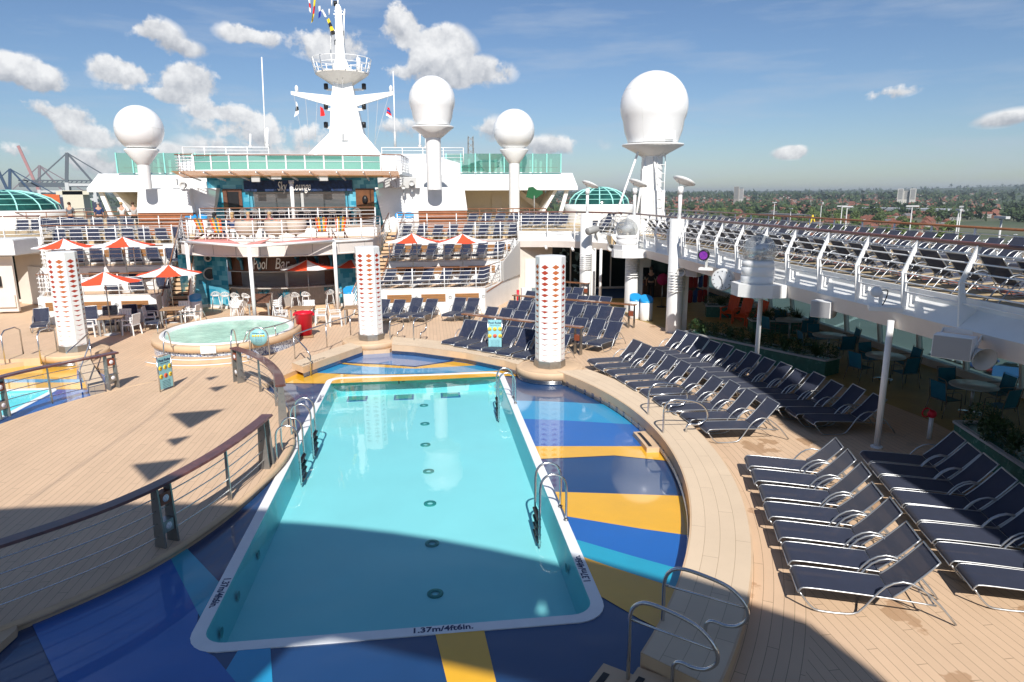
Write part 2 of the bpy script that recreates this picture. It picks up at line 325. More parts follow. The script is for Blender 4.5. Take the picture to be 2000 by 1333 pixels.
    def mesh(s,name,mt):
        me=bpy.data.meshes.new(name); bmesh.ops.recalc_face_normals(s.b,faces=s.b.faces) if s.b.faces and not s.flat else None
        s.b.to_mesh(me); s.b.free()
        for x in (mt if isinstance(mt,(list,tuple)) else [mt]): me.materials.append(x)
        return me
    def build(s,name,mt,parent=None,**k):
        o=bpy.data.objects.new(name,s.mesh(name,mt)); COL.objects.link(o)
        if parent: o.parent=parent
        if k: tag(o,**k)
        return o
def tag(o,label=None,cat=None,group=None,kind=None):
    if label: o['label']=label
    if cat: o['category']=cat
    if group: o['group']=group
    if kind: o['kind']=kind
    return o
def struct(o): o['kind']='structure'; return o
def thing(name,label,cat,loc=(0,0,0),rz=0,group=None):
    o=bpy.data.objects.new(name,None); COL.objects.link(o); o.location=loc; o.rotation_euler=(0,0,rz); o.empty_display_size=.2
    return tag(o,label,cat,group)
KIDS={}
def kids(o):
    k=KIDS.get(o.name)
    if k is None: k=[c for c in bpy.data.objects if c.parent==o]; KIDS[o.name]=k
    return k
def dup(o,loc=None,rz=None,label=None,group=None,parent=None,sc=None):
    c=o.copy(); COL.objects.link(c)
    if parent is not None: c.parent=parent
    if loc is not None: c.location=loc
    if rz is not None: c.rotation_euler=(0,0,rz)
    if sc is not None: c.scale=(sc,)*3 if not isinstance(sc,tuple) else sc
    if label: c['label']=label
    if group: c['group']=group
    for ch in kids(o): dup(ch,parent=c)
    return c
class Proto:     # first use moves the original, later uses copy it
    def __init__(s,make): s.o=make(); s.used=False
    def put(s,loc,rz=0,label=None,group=None,sc=None):
        if not s.used:
            s.used=True; o=s.o; o.location=loc; o.rotation_euler=(0,0,rz)
            if label: o['label']=label
            if group: o['group']=group
            if sc is not None: o.scale=(sc,)*3 if not isinstance(sc,tuple) else sc
            return o
        return dup(s.o,loc,rz,label,group,sc=sc if sc is not None else 1)
ORD=['first','second','third','fourth','fifth','sixth','seventh','eighth','ninth','tenth','eleventh','twelfth','thirteenth','fourteenth','fifteenth','sixteenth','seventeenth','eighteenth','nineteenth','twentieth']
TENS={20:'twenty',30:'thirty'}
def nth(i):
    if i<20: return ORD[i]
    t=(i+1)//10*10; u=(i+1)%10
    if u==0: return {20:'twentieth',30:'thirtieth',40:'fortieth'}[t]
    return {20:'twenty',30:'thirty',40:'forty'}[t]+'-'+ORD[u-1]
def spline(pts,k=6,closed=False):
    pts=[Vector(p) for p in pts]; out=[]; n=len(pts)
    for i in range(n if closed else n-1):
        g=lambda j: pts[j%n] if closed else pts[max(0,min(n-1,j))]
        a,b,c,d=g(i-1),g(i),g(i+1),g(i+2)
        for j in range(k):
            t=j/k; out.append(.5*((2*b)+(c-a)*t+(2*a-5*b+4*c-d)*t*t+(3*b-a-3*c+d)*t**3))
    if not closed: out.append(pts[-1])
    return out
def arc(c,r,a0,a1,n=24,z=None):
    p=[(c[0]+r*math.cos(a0+(a1-a0)*i/n),c[1]+r*math.sin(a0+(a1-a0)*i/n)) for i in range(n+1)]
    return [(x,y,z) for x,y in p] if z is not None else p
def rrect(x0,y0,x1,y1,r,n=6):
    o=[]
    for cx,cy,a in ((x1-r,y1-r,0),(x0+r,y1-r,PI/2),(x0+r,y0+r,PI),(x1-r,y0+r,1.5*PI)):
        o+=[(cx+r*math.cos(a+PI/2*i/n),cy+r*math.sin(a+PI/2*i/n)) for i in range(n+1)]
    return o
def along(pts,step):     # points spaced along a path
    pts=[Vector(p) for p in pts]; L_=[0]
    for a,b in zip(pts,pts[1:]): L_.append(L_[-1]+(b-a).length)
    n=max(1,round(L_[-1]/step)); out=[]
    for i in range(n+1):
        d=L_[-1]*i/n; j=0
        while j<len(L_)-2 and L_[j+1]<d: j+=1
        f=(d-L_[j])/max(1e-9,L_[j+1]-L_[j]); t=(pts[j+1]-pts[j]).normalized(); out.append((pts[j].lerp(pts[j+1],f),t))
    return out
def mx(x): return -14.6-x      # mirror across the ship's centreline
def text(s,parent,size,loc,rot,mt,name='lettering',shear=0,ext=.004,off=0,align='CENTER',space=1,sx=1):
    cu=bpy.data.curves.new(name,'FONT'); cu.body=s; cu.size=size; cu.shear=shear; cu.extrude=ext; cu.offset=off; cu.align_x=align; cu.align_y='CENTER'; cu.space_character=space; cu.resolution_u=3
    t=bpy.data.objects.new(name,cu); COL.objects.link(t); dg=bpy.context.evaluated_depsgraph_get(); me=bpy.data.meshes.new_from_object(t.evaluated_get(dg)); bpy.data.objects.remove(t)
    me.materials.clear(); me.materials.append(mt); o=bpy.data.objects.new(name,me); COL.objects.link(o); o.location=loc; o.rotation_euler=rot; o.scale=(sx,1,1)
    if parent: o.parent=parent
    return o
INK=mat('navy_ink',(.015,.03,.10),.5); INKG=mat('grey_ink',(.16,.14,.12),.6)
# ---------------------------------------------------------------- railing
def railing(name,label,path,h=1.08,nb=5,step=1.6,top=TEAK,bar=WHITE2,rt_=.032,rb=.0165,rp=.028,lean=0,closed_ends=True,group=None,post_d=None,toprad=None):
    path=[Vector(p) for p in path]; t=thing(name,label,'railing',path[0],0,group); o=path[0]
    P=[p-o for p in path]; Z=Vector((0,0,1))
    MB().tube([p+Z*h for p in P],toprad or rt_,8).build('handrail',top,t)
    m=MB()
    for i in range(nb): m.tube([p+Z*(h*(i+.6)/(nb+.45)) for p in P],rb,5)
    m.build('horizontal_bars',bar,t)
    for q,tt in along(P,step): MB().tube([q,q+Z*h],rp,6).build('post',bar,t)
    return t
# ---------------------------------------------------------------- sun lounger (foot at x=0, head towards +x)
def make_lounger(bk_=1.0):
    t=thing('sun_lounger','navy mesh sun lounger','sun lounger'); w=.288
    seat=[(.0,.27),(.03,.325),(.12,.345),(.6,.335),(1.18,.315)]
    back=[(1.19,.325),(1.32,.325+.12*bk_),(1.5,.325+.315*bk_),(1.70,.325+.555*bk_)]
    def sheet(pr,nm):
        m=MB(); p=spline([(x,0,z) for x,z in pr],3)
        A=[Vector((q.x,-w+.015,q.z)) for q in p]; B=[Vector((q.x,w-.015,q.z)) for q in p]; m.ribbon(A,B,True); n=Vector((0,0,-.008)); m.ribbon([a+n for a in B],[a+n for a in A],True); m.build(nm,NAVY,t)
    sheet(seat,'seat'); sheet(back,'backrest')
    m=MB()
    rl=spline([(.0,0,.25),(.03,0,.315),(.12,0,.34),(.6,0,.328),(1.2,0,.30),(1.72,0,.26)],3)
    for s in (-1,1): m.tube([(p.x,s*w,p.z) for p in rl],.012,6)
    for x,z in ((.0,.26),(1.19,.30),(1.7,.262)): m.tube([(x,-w,z),(x,w,z)],.012,5)
    m.build('seat_frame',ALU,t)
    m=MB(); bk=spline([(x,0,z) for x,z in back],3)
    m.tube([(p.x,-w,p.z) for p in bk]+[(p.x,w,p.z) for p in bk[::-1]],.0135,6)
    for s in (-1,1): m.tube([(1.42,s*(w-.03),.55),(1.62,s*(w-.03),.27)],.009,5)
    m.build('back_frame',ALU,t)
    for s in (-1,1):
        y=s*(w+.012)
        c=spline([(.02,y,.27),(.10,y,.16),(.22,y,.04),(.36,y,.0155),(.62,y,.0155),(.78,y,.06),(.93,y,.27),(1.08,y,.47),(1.28,y,.565),(1.50,y,.50),(1.75,y,.29),(1.98,y,.02)],2)
        MB().tube(c,.015,6).build('leg',ALU,t)
    return t
LGV=[Proto(lambda b_=b:make_lounger(b_)) for b in (1.0,.93,1.05)]; lgr=random.Random(21)
class _L:
    def put(s,*a,**k): return LGV[lgr.choice((0,0,0,1,2,2))].put(*a,**k)
LG=_L()
# ---------------------------------------------------------------- curved and straight walls etc. as simple things
def block(name,label,cat,pts,z0,z1,mt):
    return MB().poly(pts,z0,top=z1).build(name,mt,label=label,cat=cat)
# ================================================================ SHIP: pool deck
C0=(-7.3,14.8); RI,RO=12.45,13.42
# island deck between the pools
ER=[(q.x,q.y) for q in spline([(-8.5,6.9,0),(-7.2,7.75,0),(-5.65,9.0,0),(-4.5,10.3,0),(-3.75,12,0),(-3.3,14,0),(-3.22,15.3,0),(-3.34,16.1,0),(-3.75,17.8,0),(-4.4,19.4,0),(-5.28,20.78,0),(-6.1,21.7,0)],5)]
P1,P2,P3=(-12.68,25.7),(-2.24,26.15),(3.80,21.0); PR=1.08
# right pool well: the opening in the main deck
def ang(p): return math.atan2(p[1]-C0[1],p[0]-C0[0])
a_top=ang(G(1096,726,.22)); a_bot=ang(G(1295,1290,.22))
inner=arc(C0,RI,a_bot-.35,a_top,40)
Pd=[(G(592,717).x,G(592,717).y),(-2.5,24.75)]
arch=[(q.x,q.y) for q in (G(765,680),G(810,683),G(910,696),G(985,711),G(1012,720))]
WELL=[(-7.28,3.2),(-3,3.2)]+inner+[(3.3,20.4),(2.9,20.9)]+arch[::-1]+[(-1.5,25.15),(-2.5,25.0)]+[Pd[0],(-5.0,20.9)]+[p for p in ER if -7.28<p[0] and p[1]<20.8][::-1]+[(-7.28,7.71)]
WL=[(mx(x),y) for x,y in WELL][::-1]
dk=MB().poly([(mx(16.9),-12),(16.9,-12),(16.9,46),(mx(16.9),46)],0,holes=[WELL,WL]).build('pool_deck',DECKR); struct(dk)
# wall of the well
for Wd,nm in ((WELL,'pool_well'),(WL,'pool_well')):
    struct(MB().wall(Wd+[Wd[0]],-.17,-.002).build(nm,SAND))
# painted floor with a hole for the pool basin
PX0,PX1,PY0,PY1=-3.30,2.36,8.17,21.85
rim_o=rrect(PX0,PY0,PX1,PY1,.45); rim_i=rrect(PX0+.18,PY0+.18,PX1-.18,PY1-.18,.32)
def mirr(ps): return [(mx(x),y) for x,y in ps][::-1]
ZP=-.15
apron=[(-12,-3),(9,-3),(9,27),(-12,27)]
FL=[(C0[0]+.02,-4),(9,-4),(9,28),(C0[0]+.02,28)]
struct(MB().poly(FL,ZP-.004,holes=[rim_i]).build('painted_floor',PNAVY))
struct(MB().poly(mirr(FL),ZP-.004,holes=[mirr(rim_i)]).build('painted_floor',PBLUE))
SL=[0]
def stripe(px,m,lift=0,mir=False):
    SL[0]+=1; lift=SL[0]*.12+.2
    q=[G(x,y,ZP) for x,y in px]; 
    return struct(MB().poly([(p.x,p.y) for p in q],ZP+.004*lift).build('painted_stripe',m))
stripe([(1003,783),(1060,784),(1130,787),(1330,800),(1330,835),(1110,822),(1035,819),(1010,818)],PSKY)
stripe([(1010,818),(1035,819),(1110,822),(1330,835),(1420,875),(1300,872),(1150,872),(1040,872)],PBLUE)
stripe([(1040,872),(1150,872),(1300,872),(1420,878),(1430,915),(1345,905),(1200,890),(1050,897)],PYEL)
stripe([(1076,961),(1180,964),(1480,974),(1480,1065),(1385,1052),(1250,1033),(1100,1008)],PYEL)
stripe([(1100,1008),(1250,1033),(1385,1052),(1480,1066),(1480,1160),(1360,1121),(1240,1088),(1110,1050)],PBLUE)
stripe([(1110,1050),(1240,1088),(1360,1121),(1460,1152),(1440,1190),(1360,1162),(1200,1110),(1115,1080)],PCYAN)
stripe([(1115,1080),(1200,1110),(1360,1162),(1460,1195),(1420,1290),(1340,1255),(1250,1210),(1155,1155)],PYEL)
stripe([(850,1238),(945,1230),(972,1345),(876,1345)],PYEL)
stripe([(528,1263),(533,1345),(420,1345),(470,1263)],PSKY)
# far end
stripe([(560,707),(760,650),(1050,700),(1040,722),(985,712),(890,704),(810,716),(750,712),(640,706)],PPALE)
stripe([(620,704),(690,711),(750,713),(810,718),(900,708),(985,708),(950,700),(880,694),(1000,700),(990,712),(900,715),(810,722),(720,718),(620,707)][:4]+[(810,718),(870,709),(940,698),(1010,707),(985,711),(900,716),(810,721),(720,717),(620,706)],PYEL)
stripe([(590,706),(720,717),(810,721),(900,716),(1025,709),(1040,724),(950,727),(850,730),(760,732),(660,730),(560,730)],PSKY)
stripe([(540,722),(600,728),(700,733),(850,731),(1030,722),(1045,736),(990,735),(850,742),(640,750),(540,749)],PYEL)
# dark near left: cyan wedge and blue
stripe([(60,1215),(345,1078),(388,1195),(379,1262),(420,1284),(470,1345),(120,1345)],PBLUE)
stripe([(330,1085),(362,1069),(430,1140),(395,1215)],PCYAN)
# near basin: rim, walls, floor and water as one pool
def basin(ox,mir=False):
    f=(lambda ps:mirr(ps)) if mir else (lambda ps:ps)
    t=thing('swimming_pool','rectangular turquoise swimming pool with white rim in the blue and yellow painted floor' if not mir else 'second turquoise pool at the left edge beyond the island deck railing','swimming pool',(0,0,0))
    rim=MB().poly(f(rim_o),ZP-.02,holes=[f(rim_i)],top=ZP+.012).build('rim',mat('pool_rim',(.80,.82,.83),.3,vary=.05),t)
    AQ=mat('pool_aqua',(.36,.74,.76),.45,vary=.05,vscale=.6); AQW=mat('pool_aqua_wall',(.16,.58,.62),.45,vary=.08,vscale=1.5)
    ri=f(rim_i); fl=[((x+.47)*.97-.47 if not mir else (x-mx(-.47))*.97+mx(-.47),(y-15)*.985+15) for x,y in ri]
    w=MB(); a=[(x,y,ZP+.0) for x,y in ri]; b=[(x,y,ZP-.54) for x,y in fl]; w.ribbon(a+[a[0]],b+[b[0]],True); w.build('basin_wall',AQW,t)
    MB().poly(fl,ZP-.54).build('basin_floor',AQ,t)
    MB().poly(ri,ZP-.035).build('water',WATER,t)
    return t
pool=basin(0); pool2=basin(0,True)
ZF=ZP-.54
def drain(px,py,parent,r=.13):
    p=G(px,py,ZF); m=MB().lathe([(r*.45,.012),(r*.5,.02),(r,.02),(r,.0)],(p.x,p.y,ZF+.002),16); m.build('drain',mat('drain_green',(.02,.22,.20),.5),parent)
for p in ((828,793),(830,829),(831,870),(837,922),(840,985),(844,1063),(850,1161),(800,752)): drain(*p,pool)
for cx,cy in ((698,780),(789,777),(880,773)):
    p=G(cx,cy,ZF); m=MB().box((p.x,p.y,ZF+.012),(.62,.52,.02)); g=m.build('floor_grate',mat('grate_navy',(.01,.12,.28),.5),pool)
    MB().box((p.x,p.y,ZF+.026),(.5,.38,.01)).build('grid',mat('grate_green',(.08,.34,.30),.5,vary=.3,vscale=30),g)
# depth mark on the far wall: a vertical stripe with ticks
m=MB(); p=G(778,757,ZP-.2); 
for dy in (0,): m.box((p.x,PY1-.215,ZP-.33),(.045,.01,.5))
for i in range(4): m.box((p.x+.14,PY1-.215,ZP-.16-.1*i),(.1,.01,.02))
m.build('depth_gauge',INK,pool)
DM='1.37m/4ft6in.'
text(DM,pool,.15,(.05,PY0+.10,ZP+.0135),(0,0,0),INK,'depth_marking',ext=.001,off=.004,sx=1.05)
text(DM,pool,.15,(PX1-.10,G(1135,1095).y,ZP+.0135),(0,0,R(90)),INK,'depth_marking',ext=.001,off=.004)
text(DM,pool,.15,(PX0+.10,G(440,1140).y,ZP+.0135),(0,0,R(-90)),INK,'depth_marking',ext=.001,off=.004)
text(DM,pool,.15,(PX0+.10,G(628,770).y,ZP+.0135),(0,0,R(-90)),INK,'depth_marking',ext=.001,off=.004)
# jets on the walls
for x,y,z in ((PX0+.215,11.2,-.45),(PX0+.215,9.0,-.42),(PX0+.215,9.9,-.42),(PX1-.215,10.0,-.4)):
    m=MB().lathe([(0,0),(.06,.0),(.08,.012)],(0,0,0),14); o=m.build('jet',mat('jet_teal',(.01,.28,.28),.4),pool); o.location=(x+(.03 if x<0 else -.03),y,z); o.rotation_euler=(0,R(90 if x<0 else -90),0)
# coaming round the right pool
def ring(name,label,pi,po,z0,z1,lip=.0):
    m=MB(); A=[(x,y) for x,y in pi]; B=[(x,y) for x,y in po]
    m.poly(A+B[::-1],z0,top=z1); o=m.build(name,SAND,label=label,cat='coaming'); return o
def coaming(label,pi,po,z1=.22,zi=ZP+.0):
    t=thing('pool_coaming',label,'coaming',(0,0,0))
    m=MB(); m.poly([*pi,*po[::-1]],.0,top=z1); m.build('seat_block',SAND,t)
    # top boards
    s=lambda a,b,k:[((x0+(x1-x0)*k),(y0+(y1-y0)*k)) for (x0,y0),(x1,y1) in zip(a,b)]
    m=MB(); m.poly([*s(pi,po,.03),*s(pi,po,.97)[::-1]],z1+.004); m.build('top_boards',COPE,t)
    m=MB(); m.wall(pi,zi,.0)
    m.build('riser',PNAVY,t)
    m=MB()
    for z in (-.02,-.055,-.09): m.tube([(x+(C0[0]-x)*.002,y,z) for x,y in pi],.009,5)
    m.build('overflow_slots',STEEL,t)
    return t
NSEG=40
ia=arc(C0,RI,a_bot,a_top+.01,NSEG); oa=arc(C0,RO,a_bot-.012,a_top-.02,NSEG)
coaming('long curved tan coaming with teak inlay along the right side of the pool',ia,oa)
coaming('straight tan coaming between the spa side and the middle pillar',[(-4.08,21.96),(-2.47,24.78)],[(-4.55,22.6),(-3.0,25.5)])
coaming('curved tan coaming behind the far end of the pool',[(q.x,q.y) for q in (G(765,674,.22),G(810,677,.22),G(910,690,.22),G(985,705,.22),G(1012,713,.22))],[(q.x,q.y) for q in (G(768,658,.22),G(825,662,.22),G(905,672,.22),G(985,686,.22),G(1030,698,.22))])
MK=mat('depth_ink',(.12,.09,.07),.6)
cs=[o for o in bpy.data.objects if o.name.startswith('pool_coaming')]
text('1.62m / 5 ft 4 in',cs[2],.19,(*G(984,701,.2).xy,.228),(0,0,R(-36)),MK,'depth_marking',ext=.001,off=.003)
text('1.62m / 5 ft 4 in',cs[1],.19,(*G(611,708,.2).xy,.228),(0,0,R(60)),MK,'depth_marking',ext=.001,off=.003)
# ---------------------------------------------------------------- island deck edge, railings
e=[p for p in ER]
for pts,lab in ((e,'rounded tan edge moulding of the island deck along the main pool'),(mirr(e),'rounded tan edge moulding of the island deck along the left pool')):
    c=C0[0]; s=1 if lab.endswith('main pool') else -1
    MB().tube([(x-.02*s,y,-.045) for x,y in pts],.062,8).build('deck_edge',SAND,label=lab,cat='deck edge')
def flat_post(m,p,t,w=.15,th=.035,h=1.02):   # tapered flat upright: broad face across the run
    n=Vector((-t.y,t.x,0)); q=Vector(p)
    a=[q+n*w*.75,q-n*w*.75,q-n*w*.45+Vector((0,0,h)),q+n*w*.45+Vector((0,0,h))]
    m.prism([v-t*th/2 for v in a],t*th)
def island_rail(label,path,posts,lights,thin):
    """dark teak rail on twin flat steel posts with four cables; posts = list of fractions of the path"""
    path=[Vector(p) for p in path]; o=path[0]; t=thing('curved_railing',label,'railing',o); P=[p-o for p in path]
    L_=[0]
    for a,b in zip(P,P[1:]): L_.append(L_[-1]+(b-a).length)
    def at(f):
        d=f*L_[-1]; j=0
        while j<len(L_)-2 and L_[j+1]<d: j+=1
        k=(d-L_[j])/(L_[j+1]-L_[j]); return P[j].lerp(P[j+1],k),(P[j+1]-P[j]).normalized()
    m=MB(); up_=Vector((0,0,1)); A=[];B=[]
    fs=[i/40 for i in range(41)]
    ring_=[]
    for f in fs:
        p,tt=at(f); n=Vector((-tt.y,tt.x,0)); ring_.append([m.b.verts.new(p+n*u+up_*v) for u,v in ((-.13,1.05),(-.11,1.085),(.11,1.085),(.13,1.05),(.10,1.03),(-.10,1.03))])
    for a,b in zip(ring_,ring_[1:]):
        for i in range(6): m.b.faces.new((a[i],a[(i+1)%6],b[(i+1)%6],b[i]))
    m.b.faces.new(ring_[0][::-1]); m.b.faces.new(ring_[-1]); m.build('handrail',TEAKR,t)
    m=MB()
    for z in (.2,.42,.64,.86): m.tube([at(f)[0]+up_*z for f in fs],.011,6)
    m.build('cables',STEEL,t)
    for f in posts:
        for d in (-.13,.13):
            p,tt=at(min(1,max(0,f+d/L_[-1]))); m=MB(); flat_post(m,p,tt); pm=m.build('post',mat('post_steel',(.27,.26,.245),.35,metal=.55,vary=.15,vscale=6),t)
        if f in lights:
            p,tt=at(f); n=Vector((-tt.y,tt.x,0)); a=math.atan2(tt.y,tt.x)
            for z,mm_ in ((.82,mat('lamp_wood',(.22,.06,.03),.4)),(.34,STEELD)):
                m=MB().box(p+up_*z,(.2,.16,.2),a); lb=m.build('lamp_box',mm_,t)
                for s in (-1,1):
                    q=p+up_*z+n*(.082*s); m=MB().lathe([(0,.012),(.05,.012),(.062,0)],(0,0,0),14); g=m.build('lens',mat('lamp_lens',(.75,.75,.78),.25,vary=.4,vscale=60),lb); g.location=q; g.rotation_euler=(R(-90)*s,0,a)
    for f in thin:
        p,tt=at(f); m=MB(); flat_post(m,p,tt,.05,.03,1.0); m.build('thin_post',STEELD,t)
    return t
def off(path,d):    # shift inwards from the edge
    P=[Vector(p) for p in path]; o=[]
    for i,p in enumerate(P):
        t=(P[min(i+1,len(P)-1)]-P[max(i-1,0)]).normalized(); o.append(p+Vector((-t.y,t.x,0))*d)
    return o
E3=[Vector((x,y,0)) for x,y in ER]
near=off([p for p in E3 if p.y<14.45],.22); far=off([p for p in E3 if 16.6<p.y<21.5],.2)
island_rail('long curved dark teak railing along the near side of the main pool',near,(.02,.62,.975),(.62,),(.34,.80))
island_rail('short curved dark teak railing between the whirlpool and the main pool',far,(.03,.97),(.97,),(.68,.36))
lw=[Vector(p) for p in spline([(-9.3,21.15,0),(-10.2,19.95,0),(-10.95,18.8,0),(-11.35,17.3,0),(-11.45,15.8,0),(-11.2,14,0)],5)]
island_rail('curved dark teak railing at the left edge before the yellow pool floor',lw,(.03,.42),(.03,.42),(.25,))
# ---------------------------------------------------------------- octagonal pillars
ORA=mat('cutout_orange',(.42,.11,.03),.7); REDO=mat('cutout_red',(.38,.04,.015),.7)
def make_pillar():
    t=thing('patterned_pillar','white octagonal pillar','pillar'); h0,h1=.44,3.72; r=.47
    MB().lathe([(0,h0),(r,h0),(r,h1),(r-.02,h1+.02),(0,h1+.02)],(0,0,0),8,smooth=False,rot=PI/8+R(12)).build('shaft',WHITE,t)
    MB().lathe([(0,.22),(r+.03,.22),(r+.03,.44),(0,.44)],(0,0,0),8,smooth=False,rot=PI/8+R(12)).build('plinth',STEELD,t)
    ap=r*math.cos(PI/8)
    for k in range(8):
        a=2*PI*k/8+R(12); n=Vector((math.cos(a),math.sin(a),0)); u=Vector((-n.y,n.x,0)); m=MB()
        for i in range(18):
            f=i/17; z=h1-.30-i*.172; wv=.125; hb=.076-.034*f; tp=.074-1.5*.074*min(1,f*1.12); tp=max(tp,-hb+.012)
            m.prism([n*(ap-.004)+u*x+Vector((0,0,z+y)) for x,y in ((-wv,0),(0,-hb),(wv,0),(0,tp))],n*.008)
        m.build('diamond_cutouts',REDO if k%2 else ORA,t)
    return t
PL=Proto(make_pillar)
for (x,y),l in ((P1,'left of three white octagonal pillars with orange diamond cutouts, beside the yellow pool floor'),(P2,'middle white octagonal pillar with orange diamond cutouts, beside the pool stairs and red bin'),(P3,'right white octagonal pillar with orange diamond cutouts, in front of the rows of loungers')):
    PL.put((x,y,0),0,l,'octagonal pillars with cutouts round the pools')
for (x,y),l in ((P1,'round tan platform under the left pillar'),(P2,'round tan platform under the middle pillar'),(P3,'round tan platform under the right pillar jutting into the pool')):
    t=thing('pillar_platform',l,'platform',(x,y,0),0,'round platforms under the pillars')
    MB().lathe([(0,.215),(PR-.16,.215),(PR-.15,.21),(PR-.14,.215),(PR-.02,.215),(PR,.19),(PR,.01),(PR-.03,0),(PR-.03,-.02)],(0,0,0),48).build('top',COPE if 0 else SAND,t)
    m=MB()
    for z in (-.03,-.06,-.09,-.12): m.tube(arc((0,0),PR-.04,0,2*PI,40,z)[:-1],.009,5,closed=True)
    m.build('overflow_slots',STEEL,t); MB().lathe([(PR-.06,-.01),(PR-.06,-.16)],(0,0,0),48).build('skirt',PNAVY,t)
# ---------------------------------------------------------------- P-shaped grab rails, ladders
def make_grab():
    t=thing('grab_rail','bent steel grab rail','grab rail')
    c=spline([(0,0,0),(0,0,.6),(0,0,.92),(.06,0,1.08),(.2,0,1.16),(.45,0,1.15),(.78,0,1.08),(.98,0,.92),(1.03,0,.74),(.93,0,.6),(.78,0,.55),(.62,0,.56),(.55,0,.5),(.54,0,.38),(.54,0,.2)],4)
    MB().tube(c,.024,10).build('tube',STEEL,t); MB().tube([(.0,0,.88),(.99,0,.86)],.014,8).build('crossbar',STEEL,t)
    MB().lathe([(0,0),(.05,0),(.05,.012),(.026,.02)],(0,0,0),12).build('base_flange',STEELD,t)
    return t
GRB=Proto(make_grab)
def grab(p,l,z=ZP,towards=C0,rz=None):
    rz=math.atan2(p[1]-towards[1],p[0]-towards[0]) if rz is None else rz
    GRB.put((p[0],p[1],z),rz,l,'steel grab rails at the pool steps')
gs='steel grab rail, '
rA,rB=C0[0]+0,0
def onr(r,a): return (C0[0]+r*math.cos(a),C0[1]+r*math.sin(a))
aN=ang(G(1295,1290,-.1)); 
grab(G(1292,1262,ZP).xy,gs+'nearest but one, beside the tan steps at the bottom right')
grab(G(1226,1338,ZP).xy,gs+'nearest of all, at the bottom right corner steps of the pool')
grab(G(1265,838,ZP).xy,gs+'left one at the small step on the right side of the pool'); grab(G(1294,876,ZP).xy,gs+'right one at the small step on the right side of the pool')
grab(G(763,682,ZP).xy,gs+'left one at the far end of the pool',rz=R(62)); grab(G(809,684,ZP).xy,gs+'right one at the far end of the pool',rz=R(62))
for a,b,l in (((1500,0),(1,1),''),):
    pass
def steps(label,a0,a1,treads):
    t=thing('pool_steps',label,'steps',(0,0,0)); 
    for r0,r1,z in treads:
        i=arc(C0,r0,a0,a1,6); o=arc(C0,r1,a0,a1,6); MB().poly([*i,*o[::-1]],-.16,top=z).build('tread',SAND,t)
        k=(a1-a0)*.08; i=arc(C0,r0+.07,a0+k,a1-k,6); o=arc(C0,r0+.15,a0+k,a1-k,6); MB().poly([*i,*o[::-1]],z-.004,top=z+.006).build('grip_strip',DARK,t)
    return t
steps('tan steps with black grip strips at the bottom right corner of the pool',a_bot-.16,a_bot-.005,((12.0,12.45,-.07),(12.45,12.92,.06),(12.92,13.42,.03)))
aS=ang(G(1291,872,0)); bS=ang(G(1263,840,0)); steps('small tan step in the water on the right side of the pool',aS,bS,((12.12,12.44,-.03),))
q=[G(*p,-.03) for p in ((-30,1233),(34,1218),(31,1230),(-30,1285))]; MB().poly([(v.x,v.y) for v in q],-.14,top=-.03).build('pool_steps',SAND,label='small tan step at the bottom left edge below the island deck railing',cat='steps')
q=[G(*p,-.02) for p in ((762,672),(812,677),(806,686),(766,683))]; MB().poly([(v.x,v.y) for v in q][::-1],-.14,top=-.02).build('pool_steps',SAND,label='small tan step in the water at the far end of the pool',cat='steps')
def make_ladder():
    t=thing('pool_ladder','steel pool ladder','ladder')
    for y in (-.27,.27):
        c=spline([(0,y,0),(0,y,.45),(.02,y,.72),(.12,y,.85),(.26,y,.88),(.4,y,.82),(.47,y,.66),(.48,y,.35),(.48,y,-.5)],4)
        MB().tube(c,.022,10).build('rail',STEEL,t); MB().lathe([(0,0),(.045,0),(.045,.012),(.024,.02)],(0,y,0),12).build('base_flange',STEELD,t)
    for i in range(4): MB().box((.49,0,.02-i*.15),(.08,.5,.03)).build('tread',DARK,t)
    return t
LD=Proto(make_ladder)
for x,y,rz,l in ((PX1-.03,11.4,PI,'steel pool ladder with black treads on the right side, nearer one'),(PX1-.03,18.5,PI,'steel pool ladder with black treads on the right side, farther one'),(PX0-.08,14.75,0,'steel pool ladder with black treads on the left side, nearer one beside the railing gap'),(PX0-.06,16.3,0,'steel pool ladder with black treads on the left side, farther one beside the railing gap')):
    LD.put((x,y,ZP+.03),rz,l,'steel ladders of the main pool')
# tube handrails near the far left corner of the pool and at the left pool
def tube_rail(label,path,posts,r=.024):
    path=[Vector(p) for p in path]; o=path[0]; t=thing('tube_handrail',label,'handrail',o)
    MB().tube([p-o for p in path],r,8).build('tube',STEEL,t)
    for p in posts: q=Vector(p); MB().tube([q-o,Vector((q.x,q.y,posts[p] if isinstance(posts,dict) else 0))-o],r*.9,8).build('post',STEEL,t)
    return t
g=lambda x,y,z=0: tuple(G(x,y,z))
def up2(px,py,base,z0=0):   # point above ground point 'base'
    b=G(*base,z0); return tuple(Yp(px,py,b.y))
a=G(575,705,.0); 
tube_rail('long steel tube handrail sloping down to the pool beside the spa steps',[G(607,735,-.15),up2(606,695,(607,735),-.15),up2(598,682,(607,735),-.15),up2(573,655,(577,702)),up2(600,645,(577,702)),up2(636,633,(637,684),.1),up2(683,618,(683,660),.1),up2(700,608,(705,650),.1)],{up2(573,655,(577,702)):0,up2(636,633,(637,684),.1):.2,up2(683,618,(683,660),.1):.2})
tube_rail('steel tube handrail beside the left pillar, sloping over the yellow pool floor',[g(160,760,-.1),up2(155,725,(160,760)),up2(175,672,(178,705)),up2(172,652,(180,705)),up2(130,690,(130,730))],{up2(175,672,(178,705)):0})
